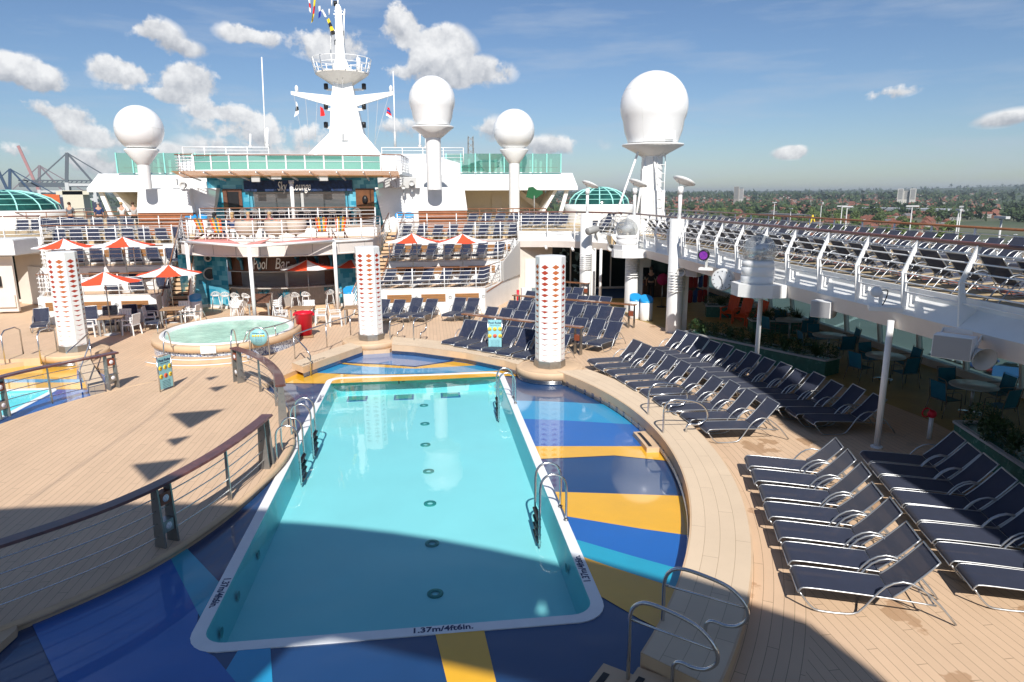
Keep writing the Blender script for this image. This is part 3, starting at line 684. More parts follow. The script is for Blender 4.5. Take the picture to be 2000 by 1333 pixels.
for px,l in ((5,'first'),(75,'second')):
    b=G(px+6,712,0); tube_rail(l+' steel hoop handrail from the left, at the back of the yellow pool floor',[b,b+Vector((0,0,1.0)),b+Vector((-.05,.3,1.12)),b+Vector((-.05,.9,1.12)),b+Vector((0,1.1,1.0)),b+Vector((0,1.1,0))],{})
# ---------------------------------------------------------------- yellow and blue floor of the left pool
def stripeL(px,m,lift=0):
    q=[G(x,y,ZP) for x,y in px]; struct(MB().poly([(p.x,p.y) for p in q],ZP+.004*lift).build('painted_stripe',m))
stripeL([(-60,690),(150,700),(150,741),(-60,741)],PYEL); stripeL([(-60,741),(170,741),(170,747.5),(-60,747.5)],PSKY); stripeL([(-60,747.5),(186,747.5),(183,761),(-60,761)],PYEL)
MB().poly([(q.x,q.y) for q in (G(-10,700),G(78,697),G(82,706),G(-10,710))][::-1],-.15,top=.12).build('pool_coaming',SAND,label='tan coaming block at the back of the yellow floor, left of the left pillar',cat='coaming')
q=[G(*p,.0) for p in ((146,706),(176,765),(205,757),(172,700))]; MB().poly([(v.x,v.y) for v in q],-.15,top=.12).build('pool_coaming',COPE,label='straight tan coaming running from the left pillar to the curved left railing',cat='coaming')
# ---------------------------------------------------------------- whirlpool spa
sp=thing('whirlpool_spa','round whirlpool spa with white shell and blue mosaic side in front of the pool bar','whirlpool',(-7.7,27.1,0))
SX,SY=2.62,3.15
def ell(k,z,c=(0,.1),n=64,a0=0,a1=2*PI): return [(c[0]+SX*k*math.cos(a0+(a1-a0)*i/n),c[1]+SY*k*math.sin(a0+(a1-a0)*i/n),z) for i in range(n+1)]
MB().lathe([(.87,.55),(1.0,.56),(1.012,.53),(1.012,.34),(.985,.32)],(0,0,0),64,sx=SX,sy=SY).build('tan_rim',SAND,sp)
m=MB(); m.wall(ell(.985,0,c=(0,0)),0,.33); m.build('mosaic_side',MOSAIC,sp)
MB().lathe([(.78,.36),(.84,.52),(.865,.585),(.885,.60),(.905,.585),(.91,.55)],(0,0,0),64,sx=SX,sy=SY).build('white_shell',WPL,sp)
MB().lathe([(0,.50),(.845,.50)],(0,0,0),64,sx=SX,sy=SY).build('foaming_water',SPAW,sp)
for i,(k,z) in enumerate(((1.14,.20),(1.24,.085))):
    i0=ell(.99,0,c=(0,0),n=24,a0=R(233),a1=R(298)); o0=ell(k,0,c=(0,0),n=24,a0=R(233),a1=R(298)); MB().poly([p[:2] for p in o0]+[p[:2] for p in i0][::-1],0.0+.001*i,top=z).build('step',SAND,sp)
    MB().tube([(x,y,z) for x,y,_ in ell(k,0,c=(0,0),n=24,a0=R(233),a1=R(298))],.018,6).build('white_nosing',WHITE2,sp)
MB().box((.15,-3.2,.46),(.5,.02,.26),R(3)).build('notice',WPL,sp)
MB().box((.3,-3.3,.12),(.55,.05,.16)).build('vent',BROWN,sp)
for (a0,a1),z in (((R(-62),R(20)),.0),((R(128),R(190)),0)):
    e_=ell(.95,0,c=(0,0),n=20,a0=a0,a1=a1); tb=[Vector((p[0],p[1],.55)) for p in e_[:1]]+[Vector((p[0],p[1],.95)) for p in e_[1:-1]]+[Vector((p[0],p[1],.55)) for p in e_[-1:]]
    h=MB().tube(tb,.022,8).build('handrail',STEEL,sp)
    for k_ in (7,14): MB().tube([Vector((e_[k_][0],e_[k_][1],.55)),Vector((e_[k_][0],e_[k_][1],.95))],.018,8).build('handrail_post',STEEL,h)
for x in (-1.1,1.05):
    c=spline([(x,-3.75,.0),(x,-3.7,.7),(x,-3.5,1.1),(x,-3.3,1.15),(x,-3.12,1.0),(x,-3.0,.55)],4); MB().tube(c,.022,8).build('hoop_rail',STEEL,sp)
# signs
SIGNB=mat('sign_pale_blue',(.26,.55,.60),.4); SY_=mat('sign_yellow',(.80,.60,.05),.5)
def rules_sign(label,loc,rz,title,w=.62,h=1.15,z0=.12):
    t=thing('rules_sign',label,'sign',loc,rz)
    MB().box((0,0,z0+h/2),(w,.02,h)).build('board',SIGNB,t)
    for s in (-1,1): MB().tube([(s*(w/2+.02),0,0),(s*(w/2+.02),0,z0+h+.03)],.018,8).build('post',STEEL,t)
    MB().tube([(-w/2-.02,0,z0+h+.03),(w/2+.02,0,z0+h+.03)],.014,8).build('top_bar',STEEL,t)
    text(title,t,.105,(0,-.014,z0+h-.1),(R(90),0,0),INK,'title',ext=.002,off=.002)
    text('Please read these rules',t,.035,(0,-.014,z0+h-.185),(R(90),0,0),INK,'small_print',ext=.002)
    icols=[SY_,SY_,SY_,SY_,ORAS,SY_]
    for i in range(6):
        x=(i%3-1)*.185; z=z0+h-.32-(i//3)*.25
        o=MB().lathe([(0,0),(.07,0),(.07,.004),(0,.004)],(0,0,0),16).build('rule_symbol',icols[i],t); o.location=(x,-.012,z); o.rotation_euler=(R(90),0,0)
        MB().box((x+.01,-.018,z),(.07,.004,.014),ry=R(40)).build('symbol_bar',INK,t)
    for i in range(7): text('no diving  no running  no glass' if i%2 else 'swim at your own risk always',t,.026,(0,-.014,z0+h-.72-i*.045),(R(90),0,0),INK,'small_print',ext=.001)
    return t
ORAS=mat('symbol_red',(.7,.12,.05),.5)
rules_sign('pale blue pool rules sign facing the pool, left of the right pillar',(G(967,684,.22).x,G(967,684,.22).y,.22),R(-8),'Pool Rules',w=.46,h=1.02,z0=.06)
rules_sign('pale blue upright rules sign seen edge-on, standing alone on the island deck',(-7.78,20.6,0),R(68),'Pool Rules',w=.5,h=.95,z0=.06)
rs=thing('round_rules_sign','round pale blue whirlpool rules sign on a steel hoop, beside the spa steps','sign',(-5.93,24.2,0),R(-4))
MB().tube(spline([(-.33,0,0),(-.33,0,.6),(-.31,0,.92),(-.17,0,1.08),(0,0,1.13),(.17,0,1.08),(.31,0,.92),(.33,0,.6),(.33,0,0)],4),.02,8).build('hoop',STEEL,rs)
o=MB().lathe([(0,0),(.3,0),(.3,.02),(0,.02)],(0,0,0),32).build('disc',SIGNB,rs); o.location=(0,.01,.78); o.rotation_euler=(R(90),0,0)
text('Whirlpool Rules',rs,.062,(0,-.016,.93),(R(90),0,0),INK,'title',ext=.002,off=.001)
for i in range(5):
    o=MB().lathe([(0,0),(.038,0),(.038,.004),(0,.004)],(0,0,0),12).build('rule_symbol',SY_,rs); o.location=((i-2)*.09,-.012,.84); o.rotation_euler=(R(90),0,0)
for i in range(4): text('please shower first',rs,.03,(0,-.014,.77-i*.05),(R(90),0,0),INK,'small_print',ext=.001)
# red bin
rb=thing('red_waste_bin','red plastic waste bin on a small dolly beside the whirlpool','bin',(-5.02,27.95,0))
MB().lathe([(0,.1),(.27,.1),(.34,.95),(.37,.97),(.37,1.03),(.33,1.03),(.26,.2),(0,.2)],(0,0,0),24).build('tub',RED,rb)
for s in (-1,1): MB().box((s*.38,0,.93),(.08,.14,.12),bev=.02).build('handle',RED,rb)
MB().box((0,0,.05),(.62,.62,.07),R(10),bev=.01).build('dolly',TABLEW,rb)
# ================================================================ TERRACES, STAIRS, UPPER DECK
ZU=3.5
LV=[(1.15,32.5,-2.3,2.7),(2.2,35.1,-1.95,3.75),(3.1,37.6,-1.55,4.85)]
def fx(m): return (lambda x:mx(x)) if m else (lambda x:x)
SIDE=['right','left']
for m_ in (0,1):
    f=fx(m_); sd=SIDE[m_]; zp=0
    t=thing('terrace',f'white stepped terrace with slatted wood panels, {sd} of the pool bar','terrace',(0,0,0))
    for i,(z,y,xi,xo) in enumerate(LV):
        P=[(f(xi),y),(f(xo),y),(f(5.1),38.2),(f(5.1),40.2),(f(-1.2),40.2)]
        MB().poly(P,zp,top=z).build('terrace_wall',WHITE,t)
        k=.12; P2_=[(f(xi+k),y+k),(f(xo-k),y+k),(f(5.0),38.3),(f(5.0),40.1),(f(-1.15),40.1)]
        MB().poly(P2_,z+.004).build('terrace_floor',DECKR,t)
        MB().box((f((xi+xo)/2),y+.04,z+.04),(xo-xi,.1,.08)).build('curb',WHITE,t)
        w_=xo-xi; n=3
        for j in range(n):
            xa=xi+.35+j*(w_-.2)/n; xb=xa+(w_-.2)/n-.45
            b=MB(); zz=z-.16
            for q in range(5): b.box((f((xa+xb)/2),y-.02,zz-.03-q*.075),(xb-xa,.03,.058))
            b.build('slat_panel',WOODL,t)
            o=MB().lathe([(0,.015),(.055,.015),(.06,.03),(.085,.03),(.09,0)],(0,0,0),16).build('round_light',GREYL,t); o.location=(f(xb+.22),y-.002,z-.32); o.rotation_euler=(R(90),0,0)
        zp=z
    for i,(z,y,xi,xo) in enumerate(LV):
        a=Vector((f(xi+.05),y+.06,z)); b=Vector((f(xo-.06),y+.06,z)); k=(40-y)/(38.2-32.5)
        c=Vector((f(xo-.06+(5.1-xo)*min(1,2.5/(38.2-y+.01))),y+2.5 if i<2 else y+.6,z))
        railing('terrace_railing',f'white railing with teak top on the front of the {["lowest","middle","upper"][i]} {sd} terrace',[a,b,c],1.08,5,1.45,rt_=.028)
    # sloping handrail on the outer side wall
    if not m_: 
        a=Vector((f(2.78),32.7,1.0)); b=Vector((f(4.9),37.7,1.35)); o=thing('wall_handrail','teak handrail on brackets along the side wall of the right terrace','handrail',a); MB().tube([(0,0,0),b-a],.028,8).build('handrail',TEAK,o)
        for q in (.1,.5,.9): p=(b-a)*q; MB().tube([p,p+Vector((-.1,.04,-.06))],.012,6).build('bracket',STEELD,o)
        MB().prism([(2.72,32.45,1.15),(3.8,35.1,1.15),(3.8,35.1,2.2),(3.78,35.1,2.28)],(0.03,0,0)).build('canvas_screen',mat('canvas_grey',(.55,.54,.52),.8),label='grey canvas screen on the side of the lowest right terrace',cat='screen') if 0 else None
        MB().prism([(3.85,35.2,1.2),(5.15,38.2,1.2),(5.15,38.2,3.1),(3.85,35.2,2.2)],(.03,-.012,0)).build('side_panel',mat('side_canvas',(.56,.55,.53),.7),t)
    # stairs
    st=thing('staircase',f'tan staircase with teak handrails between the pool bar and the {sd} terrace','staircase',(0,0,0)); n=20
    def sx_(k,s): return f((-3.6+(1.5)*k) if s==0 else (-2.45+(1.2)*k))
    for i in range(n):
        k0,k1=i/n,(i+1)/n; y0,y1=32.9+7.2*k0,32.9+7.2*k1; z=ZU*(i+1)/n
        P=[(sx_(k0,0),y0),(sx_(k0,1),y0),(sx_(k1,1),y1+.03),(sx_(k1,0),y1+.03)]
        MB().poly(P,z-.11,top=z).build('step',SAND,st)
    m=MB()
    for i in range(n):
        k0=i/n; y0=32.98+7.2*k0; m.quad((sx_(k0,0),y0,ZU*i/n),(sx_(k0,1),y0,ZU*i/n),(sx_(k0,1),y0,ZU*(i+1)/n-.1),(sx_(k0,0),y0,ZU*(i+1)/n-.1))
    m.build('gap_shade_plates',mat('gap_shade_brown',(.12,.085,.06),.7),st)  # dark brown plates stand in for the shade between the treads
    for s in (0,1):
        m=MB(); A=(sx_(0,s),32.8); B=(sx_(1,s),40.1); m.prism([(A[0],A[1],-.0),(B[0],B[1],ZU-.32),(B[0],B[1],ZU-.06),(A[0],A[1]-.02,.12)],(.05,0,0)); m.build('stringer',WHITE,st)
        railing('stair_railing',f'white stair railing with teak top on the {"inner" if s==0 else "outer"} side of the {sd} staircase',[(A[0],A[1],.15),(B[0],B[1],ZU+.15)],.98,5,1.2,rt_=.03)
# upper deck slab
EDG=[(9.95,-6),(9.95,32.3),(9.7,34.2),(8.8,36.2),(7.2,37.7),(5.1,38.2)]
def inset(p,d):
    P=[Vector((x,y,0)) for x,y in p]; o=[]
    for i,q in enumerate(P):
        t=(P[min(i+1,len(P)-1)]-P[max(i-1,0)]).normalized(); n=Vector((t.y,-t.x,0)); 
        o.append(((q+n*d).x,(q+n*d).y))
    return o
ED=[(p.x,p.y) for p in spline([(x,y,0) for x,y in EDG],6)]
EI=inset(ED,.42)
ring_=[(17.3,-6),(17.3,78),(mx(17.3),78),(mx(17.3),-6)]+[(mx(x),y) for x,y in EI]+[(mx(5.1),40.2),(mx(-1.2),40.2),(mx(-2.3),40.2),(mx(-2.3),42.2),(-2.3,42.2),(-2.3,40.2),(5.1,40.2)]+EI[::-1]
UDM=planks('upper_deck_planks',(.56,.42,.24),(.14,.09,.05))
struct(MB().poly(ring_,2.9,top=ZU).build('upper_deck',UDM))
TRK=mat('running_track_red',(.42,.12,.06),.7,vary=.3)
struct(MB().poly([(12.1,-4),(12.6,-4),(12.6,44),(12.1,44)],ZU+.004).build('running_track',TRK))
for m_ in (0,1):
    f=fx(m_); sd=SIDE[m_]; t=thing('balcony_fascia',f'curved white balcony edge with sloping ledge under the {sd} upper deck','balcony edge',(0,0,0))
    prof=[(.5,2.72),(.06,2.72),(.0,3.08),(.36,3.40),(.37,3.60),(.43,3.60),(.44,3.49)]
    for (a,b),mt_,nm in (((0,2),WOODL,'brown_soffit_edge'),((1,3),PINKW,'face_panel'),((2,4),WHITE,'sloping_ledge'),((3,7),WHITE,'kerb')):
        m=MB(); pr=prof[a:b]
        for (d0,z0),(d1,z1) in zip(pr,pr[1:]): m.ribbon([(f(x),y,z0) for x,y in inset(ED,d0)],[(f(x),y,z1) for x,y in inset(ED,d1)])
        if m.b.faces: m.build(nm,mt_,t)
        else: m.b.free()
    # leaning balustrade
    bt=thing('balcony_railing',f'white railing with leaning plate posts and dark teak top rail along the {sd} upper deck','railing',(0,0,0))
    hp=[(.06,3.15),(-.06,3.95),(.235,4.62)]
    def lvl(z): 
        if z<3.95: k=(z-3.15)/.8; return .06-.12*k
        k=(z-3.95)/.67; return -.06+.295*k
    dd=inset(ED,lvl(4.62)); MB().tube([(f(x),y,4.65) for x,y in dd],.042,8).build('handrail',mat('balcony_teak',(.17,.07,.05),.3,coat=.4,vary=.3,vscale=8),bt)
    m=MB()
    for z in (3.55,3.75,3.95,4.13,4.30,4.47): m.tube([(f(x),y,z) for x,y in inset(ED,lvl(z)+.05)],.016,6)
    m.build('horizontal_bars',WHITE2,bt)
    for q,tt in along([(x,y,0) for x,y in ED],1.62):
        n=Vector((tt.y,-tt.x,0)); c=[(0.02,3.09),(-.08,3.95),(.2,4.63),(.28,4.61),(.02,3.95),(.13,3.5),(.38,3.42)]
        P=[q+n*u+Vector((0,0,z)) for u,z in c]; P=[Vector((f(p.x),p.y,p.z)) for p in P]; T=tt.copy(); T.x*=(-1 if m_ else 1)
        MB().prism([p-T*.018 for p in P],T*.036).build('post',WHITE2,bt)
    railing('outer_railing',f'outer railing with teak top along the ship side of the {sd} upper deck',[(f(17.15),-5,ZU),(f(17.15),77,ZU)],1.02,4,1.9,rt_=.04,rp=.035)
# wall behind the terraces under the deck at the right, with a door and tall windows
def glassfront(x0,x1,y,label,n,panel=False):
    t=thing('glass_wall',label,'glass wall',(x0,y,0)); w=(x1-x0)/n
    MB().box(((x1-x0)/2,0,.06),(x1-x0,.12,.12)).build('sill',CREAM,t); MB().box(((x1-x0)/2,0,2.72),(x1-x0,.14,.3)).build('header',CREAM,t)
    for i in range(n+1): MB().box((i*w,0,1.35),(.07,.1,2.5)).build('mullion',CREAM,t)
    for i in range(n):
        p=MB().quad((i*w+.04,.0,.12),((i+1)*w-.04,.0,.12),((i+1)*w-.04,.0,2.58),(i*w+.04,.0,2.58)).build('pane',GLD,t)
        if i<2 and panel:
            m=MB(); rr_=random.Random(i)
            for k in range(9):
                cx,cz,a,s_=rr_.uniform(.3,w-.3)+i*w,rr_.uniform(.4,2.2),rr_.uniform(0,6.28),rr_.uniform(.22,.36); pts=[(u*s_,.42*s_*math.sin(PI*(u+1)/2)) for u in [-1+j/5 for j in range(11)]]; pts+=[(u,-v) for u,v in pts[1:-1][::-1]]
                m.prism([(cx+u*math.cos(a)-v*math.sin(a),-.012,cz+u*math.sin(a)+v*math.cos(a)) for u,v in pts],(0,-.004,0))
            m.build('leaf_pattern',LEAFM,t)
    return t
for m_ in (0,1):
    f=fx(m_); sd=SIDE[m_]
    t=thing('end_wall',f'cream wall with a white door beside the {sd} terrace under the balcony','wall',(0,0,0))
    MB().poly([(f(5.1),38.3),(f(7.25),39.5),(f(7.25),39.7),(f(5.1),39.7)],0,top=2.9).build('wall_panel',CREAM,t)
    a,b=Vector((f(5.5),38.46,0)),Vector((f(6.35),38.94,0)); MB().bar(a+Vector((0,-.03,1.05)),b+Vector((0,-.03,1.05)),.04,1.98).build('door',WHITE,t)
glassfront(7.25,15.9,40.2,'tall glass wall with etched leaves at the back of the shaded right hand deck',7,True)
glassfront(mx(15.9),mx(7.25),40.2,'tall glass wall at the back of the shaded left hand deck',7)
# ship side windows under the upper deck, right
def side_windows(x,y0,y1,label,step=2.05):
    t=thing('side_windows',label,'window wall',(x,y0,0)); n=int((y1-y0)/step); s=1
    MB().box((.1,(y1-y0)/2,.12),(.25,y1-y0,.24)).build('sill',CREAM,t); MB().box((-.25,(y1-y0)/2,2.78),(.25,y1-y0,.26)).build('header',CREAM,t)
    for i in range(n+1):
        yy=i*step; MB().bar((.12,yy,.2),(-.28,yy,2.7),.1,.16).build('mullion',CREAM,t)
        if i<n: MB().quad((.12,yy+.06,.22),(.12,yy+step-.06,.22),(-.27,yy+step-.06,2.68),(-.27,yy+.06,2.68)).build('pane',GLW,t)
    return t
side_windows(16.3,-4,40,'slanted tinted windows along the ship side under the right upper deck')
struct(MB().poly([(9.9,36.2),(16.2,36.2),(16.2,40.1),(7.3,40.1),(7.3,39.6),(8.8,37.2)],.004).build('blue_carpet',mat('blue_carpet',(.01,.06,.16),.9)))
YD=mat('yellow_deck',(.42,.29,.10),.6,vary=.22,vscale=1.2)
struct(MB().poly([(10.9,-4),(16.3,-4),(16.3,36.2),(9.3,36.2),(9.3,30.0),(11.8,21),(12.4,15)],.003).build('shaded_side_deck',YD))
struct(MB().poly([(mx(10.5),-4),(mx(10.5),37.5),(mx(16.5),37.5),(mx(16.5),-4)][::-1],.003).build('yellow_side_deck',mat('yellow_deck_painted_sun',(.60,.42,.17),.6,vary=.15)))  # brighter copy of the yellow deck, sunlight put into its colour
# ---------------------------------------------------------------- loungers
LGG='navy mesh sun loungers set out in rows'
def lrow(A,B,aA,aB,n,lab,head=False,z=0,skip=(),cnt='from the near end'):
    A=Vector(A).to_2d(); B=Vector(B).to_2d()
    for i in range(n):
        if i in skip: continue
        k=i/max(1,n-1); p=A.lerp(B,k); a=R(aA+(aB-aA)*k)+random.uniform(-.02,.02)
        if head: p=p-Vector((math.cos(a),math.sin(a)))*1.72
        p=p+Vector((random.uniform(-.03,.03),random.uniform(-.02,.02)))
        LG.put((p.x,p.y,z+.004),a,f'{nth(i)} navy sun lounger {cnt}, {lab}',LGG,sc=.96 if z else 1)
n2=lambda v:Vector((v.x,v.y))
lrow(G(1554,1129,.31),G(1459,903,.31),-18,-19,7,'nearest sunlit row beside the coaming')
a,b=G(1880,1124,.31),G(1686,893,.31); lrow(a,b,-18,-19,8,'half-shaded row against the nearest planter')
lrow(G(1372,835,.31),G(1153,708,.31),0,13,10,'sunlit row beyond the grab rails')
lrow(G(1722,768,.93),G(1335,644,.93),-4,16,14,'shaded row under the balcony edge',head=True)
cl=lambda l:l
lrow(G(920,623,.93),G(1101,650,.93),55,48,7,'front row behind the rules sign',head=True,cnt='from the left')
lrow(G(964,599,.93),G(1204,626,.93),52,48,9,'row just behind the lower teak rail',head=True,cnt='from the left')
lrow(G(1006,584,.93),G(1212,600,.93),52,48,9,'row before the upper teak rail',head=True,cnt='from the left')
lrow(G(1040,567,.93),G(1184,578,.93),52,50,8,'row behind the upper teak rail',head=True,cnt='from the left')
lrow(G(1060,554,.93),G(1132,560,.93),52,52,4,'last short row by the column',head=True,cnt='from the left')
for m_ in (0,1):
    f=fx(m_); sd=SIDE[m_]; A=lambda a:(180-a if m_ else a); ct='from the stairs'
    if not m_:
        for i,px in enumerate((752,782,816,845,900,926)):
            p=Yp(px,577,31.9); a=R(66); LG.put((p.x-math.cos(a)*1.72,31.9-math.sin(a)*1.72,.004),a,f'{nth(i)} navy sun lounger from the left, against the right terrace wall',LGG)
    else:
        for i,px in enumerate((78,173,213,252,292)):
            p=Yp(px,590,31.9); a=R(112); LG.put((p.x-math.cos(a)*1.72,31.9-math.sin(a)*1.72,.004),a,f'{nth(i)} navy sun lounger from the left, against the left terrace wall',LGG)
    for (z,y,xi,xo),nn,lv in zip(LV,(6,7,8),('lowest','middle','upper')):
        h=y+2.35; lrow((f(xi+.55),h),(f(xo+.25),h),A(66),A(66),nn if not m_ else nn-(1 if lv=='lowest' else 0),f'{lv} {sd} terrace',head=True,z=z,cnt=ct,skip=(3,) if (m_ and lv=='lowest') else ())
    lrow((f(3.0),43.6),(f(8.8),43.6),A(66),A(66),8,f'upper deck, first row above the {sd} terraces',head=True,z=ZU,cnt=ct)
    lrow((f(3.2),46.6),(f(9.0),46.6),A(66),A(66),7,f'upper deck, second row above the {sd} terraces',head=True,z=ZU,cnt=ct)
lrow((3.6,51.0),(9.5,51.0),70,70,7,'back row before the bridge building',head=True,z=ZU,cnt='from the left')
lrow((10.75,8.6),(10.75,33.5),182,176,30,'back to the balcony railing',head=True,z=ZU)
lrow((16.35,9.4),(16.35,44.5),-2,4,42,'along the ship side railing',head=True,z=ZU)
lrow((13.9,24),(13.9,44),3,5,18,'middle row of the upper deck',head=True,z=ZU)
lrow((10.2,37.6),(12.9,47),30,30,8,'slanting row by the largest radome',head=True,z=ZU)
# teak bench rails between the lounger rows
def bench(label,A,B,z=1.0,legs=(0.03,.35,.68,.97)):
    A=Vector(A);B=Vector(B); t=thing('teak_leaning_rail',label,'leaning rail',(A.x,A.y,0)); d=Vector((B.x-A.x,B.y-A.y,0)); u=d.normalized()
    MB().bar((0,0,z),d+Vector((0,0,z)),.28,.045).build('top_board',TEAK,t)
    for k in legs:
        for s in (-.12,.12):
            m=MB(); flat_post(m,d*k+u*s,u,.13,.03,z-.03); l=m.build('leg',STEELD,t)
    MB().box((d*legs[-1])+Vector((0,0,.62)),(.2,.2,.2),math.atan2(u.y,u.x)).build('lamp_box',mat('lamp_wood',(.22,.06,.03),.4),t)
bench('lower varnished teak leaning rail among the loungers, passing behind the right pillar',G(905,613,1.),G(1137,640,1.))
bench('upper varnished teak leaning rail among the loungers, ending at the white bins',G(1003,577,1.),G(1242,596,1.))
bench('short teak leaning rail in front of the leaf glass wall',G(1104,551,1.),G(1150,554,1.),legs=(.1,.9))
# ================================================================ POOL BAR AND LOUNGE
XC=-7.3
bar=thing('pool_bar_building','two-storey pool bar with blue tiled walls and a curved balcony above','bar building',(0,0,0))
yf=lambda x:33.0+(x-XC)**2*.105
xs=[XC-4.6+9.2*i/24 for i in range(25)]
wl=[(x,y) for x,y in [(-11.9,34.6),(-11.75,36.3),(-11.3,36.55),(-10.6,36.1),(-10.0,35.75)]]
MB().wall(wl,0.15,2.85).build('tiled_wall',TILE,bar); wr=[(mx(x),y) for x,y in wl][::-1]
MB().wall(wr,0.15,2.85).build('tiled_wall',TILE,bar)
for q in (wl,wr): MB().wall([(x,y-.01) for x,y in q],0,.15).build('skirting',WHITE,bar)
# curved counter
cx_=arc((XC,39.6),4.75,R(236),R(304),24); bk=[(x,y+1.6) for x,y in cx_]
cm=MB().wall([(x,y+.25) for x,y in cx_],0.16,1.08); cm.build('counter_front',None or mat('counter_ribs',(.33,.29,.26),.6,vary=.3,vscale=9,stretch=(6,6,.5)),bar)
m=MB()
rr_=random.Random(4)
for k in range(11):
    i=rr_.randrange(1,23); x,y=cx_[i]; h=rr_.uniform(.55,.9); a0=rr_.uniform(-.4,.4)
    for j in range(6):
        a=a0+(j-2.5)*.45; L0=.36; m.prism([(x,y+.235,h),(x+L0*.5*math.sin(a)-.045*math.cos(a),y+.235,h+L0*.5*math.cos(a)),(x+L0*math.sin(a),y+.235,min(1.05,h+L0*math.cos(a))),(x+L0*.5*math.sin(a)+.045*math.cos(a),y+.235,h+L0*.5*math.cos(a))],(0,.004,0))
m.build('painted_leaves',mat('leaf_teal',(.02,.17,.25),.5),bar)
MB().poly([*cx_,*[(x,y+.9) for x,y in cx_][::-1]],1.08,top=1.14).build('countertop',mat('counter_stone',(.50,.47,.43),.25,vary=.15,vscale=8),bar)
MB().poly([*[(x,y-.1) for x,y in cx_],*[(x,y+.5) for x,y in cx_][::-1]],0,top=.16).build('plinth',SAND,bar)
MB().wall([(x,y+.55) for x,y in cx_][:4],1.14,1.95).build('wood_jamb',BROWN,bar); MB().wall([(x,y+.55) for x,y in cx_][-4:],1.14,1.95).build('wood_jamb',BROWN,bar)
sh=[(x,y+.6) for x,y in cx_][3:-3]; ms=MB(); z=1.14
while z<1.9: ms.ribbon([(x,y,z) for x,y in sh],[(x,y-.02,z+.045) for x,y in sh]); ms.ribbon([(x,y-.02,z+.045) for x,y in sh],[(x,y,z+.075) for x,y in sh]); z+=.075
ms.build('roller_shutter',SHUT,bar)
x,y=cx_[13]; MB().box((x,y+.55,1.54),(.14,.06,.78)).build('shutter_post',GREYL,bar)
bd=[(x,y+.1) for x,y in cx_]; MB().wall(bd,1.93,2.85).build('wood_signboard',mat('sign_wood',(.13,.055,.03),.5,vary=.4,vscale=5,stretch=(9,9,.6)),bar)
MB().tube([(x,y+.05,1.93) for x,y in cx_],.025,6).build('sign_trim',GREYL,bar)
BRK=mat('bracket_teal',(.01,.13,.21),.4)
for i in (1,4,8,16,20,23):
    x,y=cx_[i]; MB().prism([(x-.05,y+.08,2.83),(x-.05,y-.7,2.83),(x-.05,y-.62,2.62),(x-.05,y-.22,2.48),(x-.05,y-.02,2.02),(x-.05,y+.08,2.02)],(.1,0,0)).build('bracket',BRK,bar)
sg=thing('pool_bar_sign','white script lettering reading Pool Bar on the dark wood board','sign',(-7.55,cx_[12][1]-.05,2.3))
SCR=mat('script_white',(.80,.78,.74),.5)

def fit(sg,word,px0,px1,z,y,size):
    o=sg.location; x0=Yp(px0,500,y).x; x1=Yp(px1,500,y).x; t=text(word,sg,size,((x0+x1)/2-o.x,y-o.y,z-o.z),(R(90),0,0),SCR,'lettering',shear=.28,ext=.02,off=.003)
    w_=max(v.co.x for v in t.data.vertices)-min(v.co.x for v in t.data.vertices); t.scale=((x1-x0)/w_,1,1)
yb=cx_[12][1]-.05
fit(sg,'Pool',491,520,2.32,yb,.78); fit(sg,'Bar',534,563,2.32,yb,.78)
# portholes and round speakers
for s,px,l in ((0,419,'left'),(1,675,'right')):
    x=-11.0+.0 if s==0 else mx(-11.0)
    t=thing('porthole',f'round porthole with grey frame on the blue tiled wall, {l} of the pool bar','porthole',(x,36.25,1.75),R(28 if s==0 else -28)); o=MB().lathe([(.33,0),(.33,.06),(.27,.06),(.27,.02)],(0,0,0),24).build('frame',GREYL,t); o.rotation_euler=(R(90),0,0)
    o=MB().lathe([(0,.03),(.28,.03)],(0,0,0),24).build('pane',GLD,t); o.rotation_euler=(R(90),0,0)
    t=thing('round_speaker',f'round speaker on the blue tiled wall, {l} of the pool bar sign','speaker',(x,36.1,2.55),R(28 if s==0 else -28)); o=MB().lathe([(0,.1),(.09,.1),(.13,.14),(.17,.12),(.17,0)],(0,0,0),20).build('housing',GREYL,t); o.rotation_euler=(R(90),0,0); o=MB().lathe([(0,.12),(.1,.12)],(0,0,0),16).build('cone',BLACK,t); o.rotation_euler=(R(90),0,0)
# balcony slab above the bar
fr=[(x,yf(x)) for x in xs]
top=thing('lounge_balcony','curved white balcony of the lounge above the pool bar','balcony',(0,0,0))
body=fr+[(-2.65,36.3),(-2.3,42.2),(mx(-2.3),42.2),(mx(-2.65),36.3)]
MB().poly(body,2.85,top=3.45).build('slab',PINKW,top)
MB().poly([(x,y+.06) for x,y in fr]+body[len(fr):],3.454).build('balcony_floor',DECKR,top)
MB().tube([(x,y-.02,3.44) for x,y in fr],.07,6).build('edge_moulding',WHITE,top); MB().tube([(x,y+.02,2.86) for x,y in fr],.05,6).build('lower_moulding',PINKW,top)
m=MB()
for i in range(2,24,3): x,y=fr[i]; m.box((x,y-.003,3.15),(.02,.02,.5))
m.build('panel_seams',GREY,top)
railing('balcony_railing','white bowed railing with teak top on the front of the lounge balcony',[(x,y+.08,3.45) for x,y in [(-12.15,37.2),(-11.95,35.6)]+fr[1:-1]+[(-2.7,35.6),(-2.45,37.2)]],1.08,6,1.35,rt_=.03)
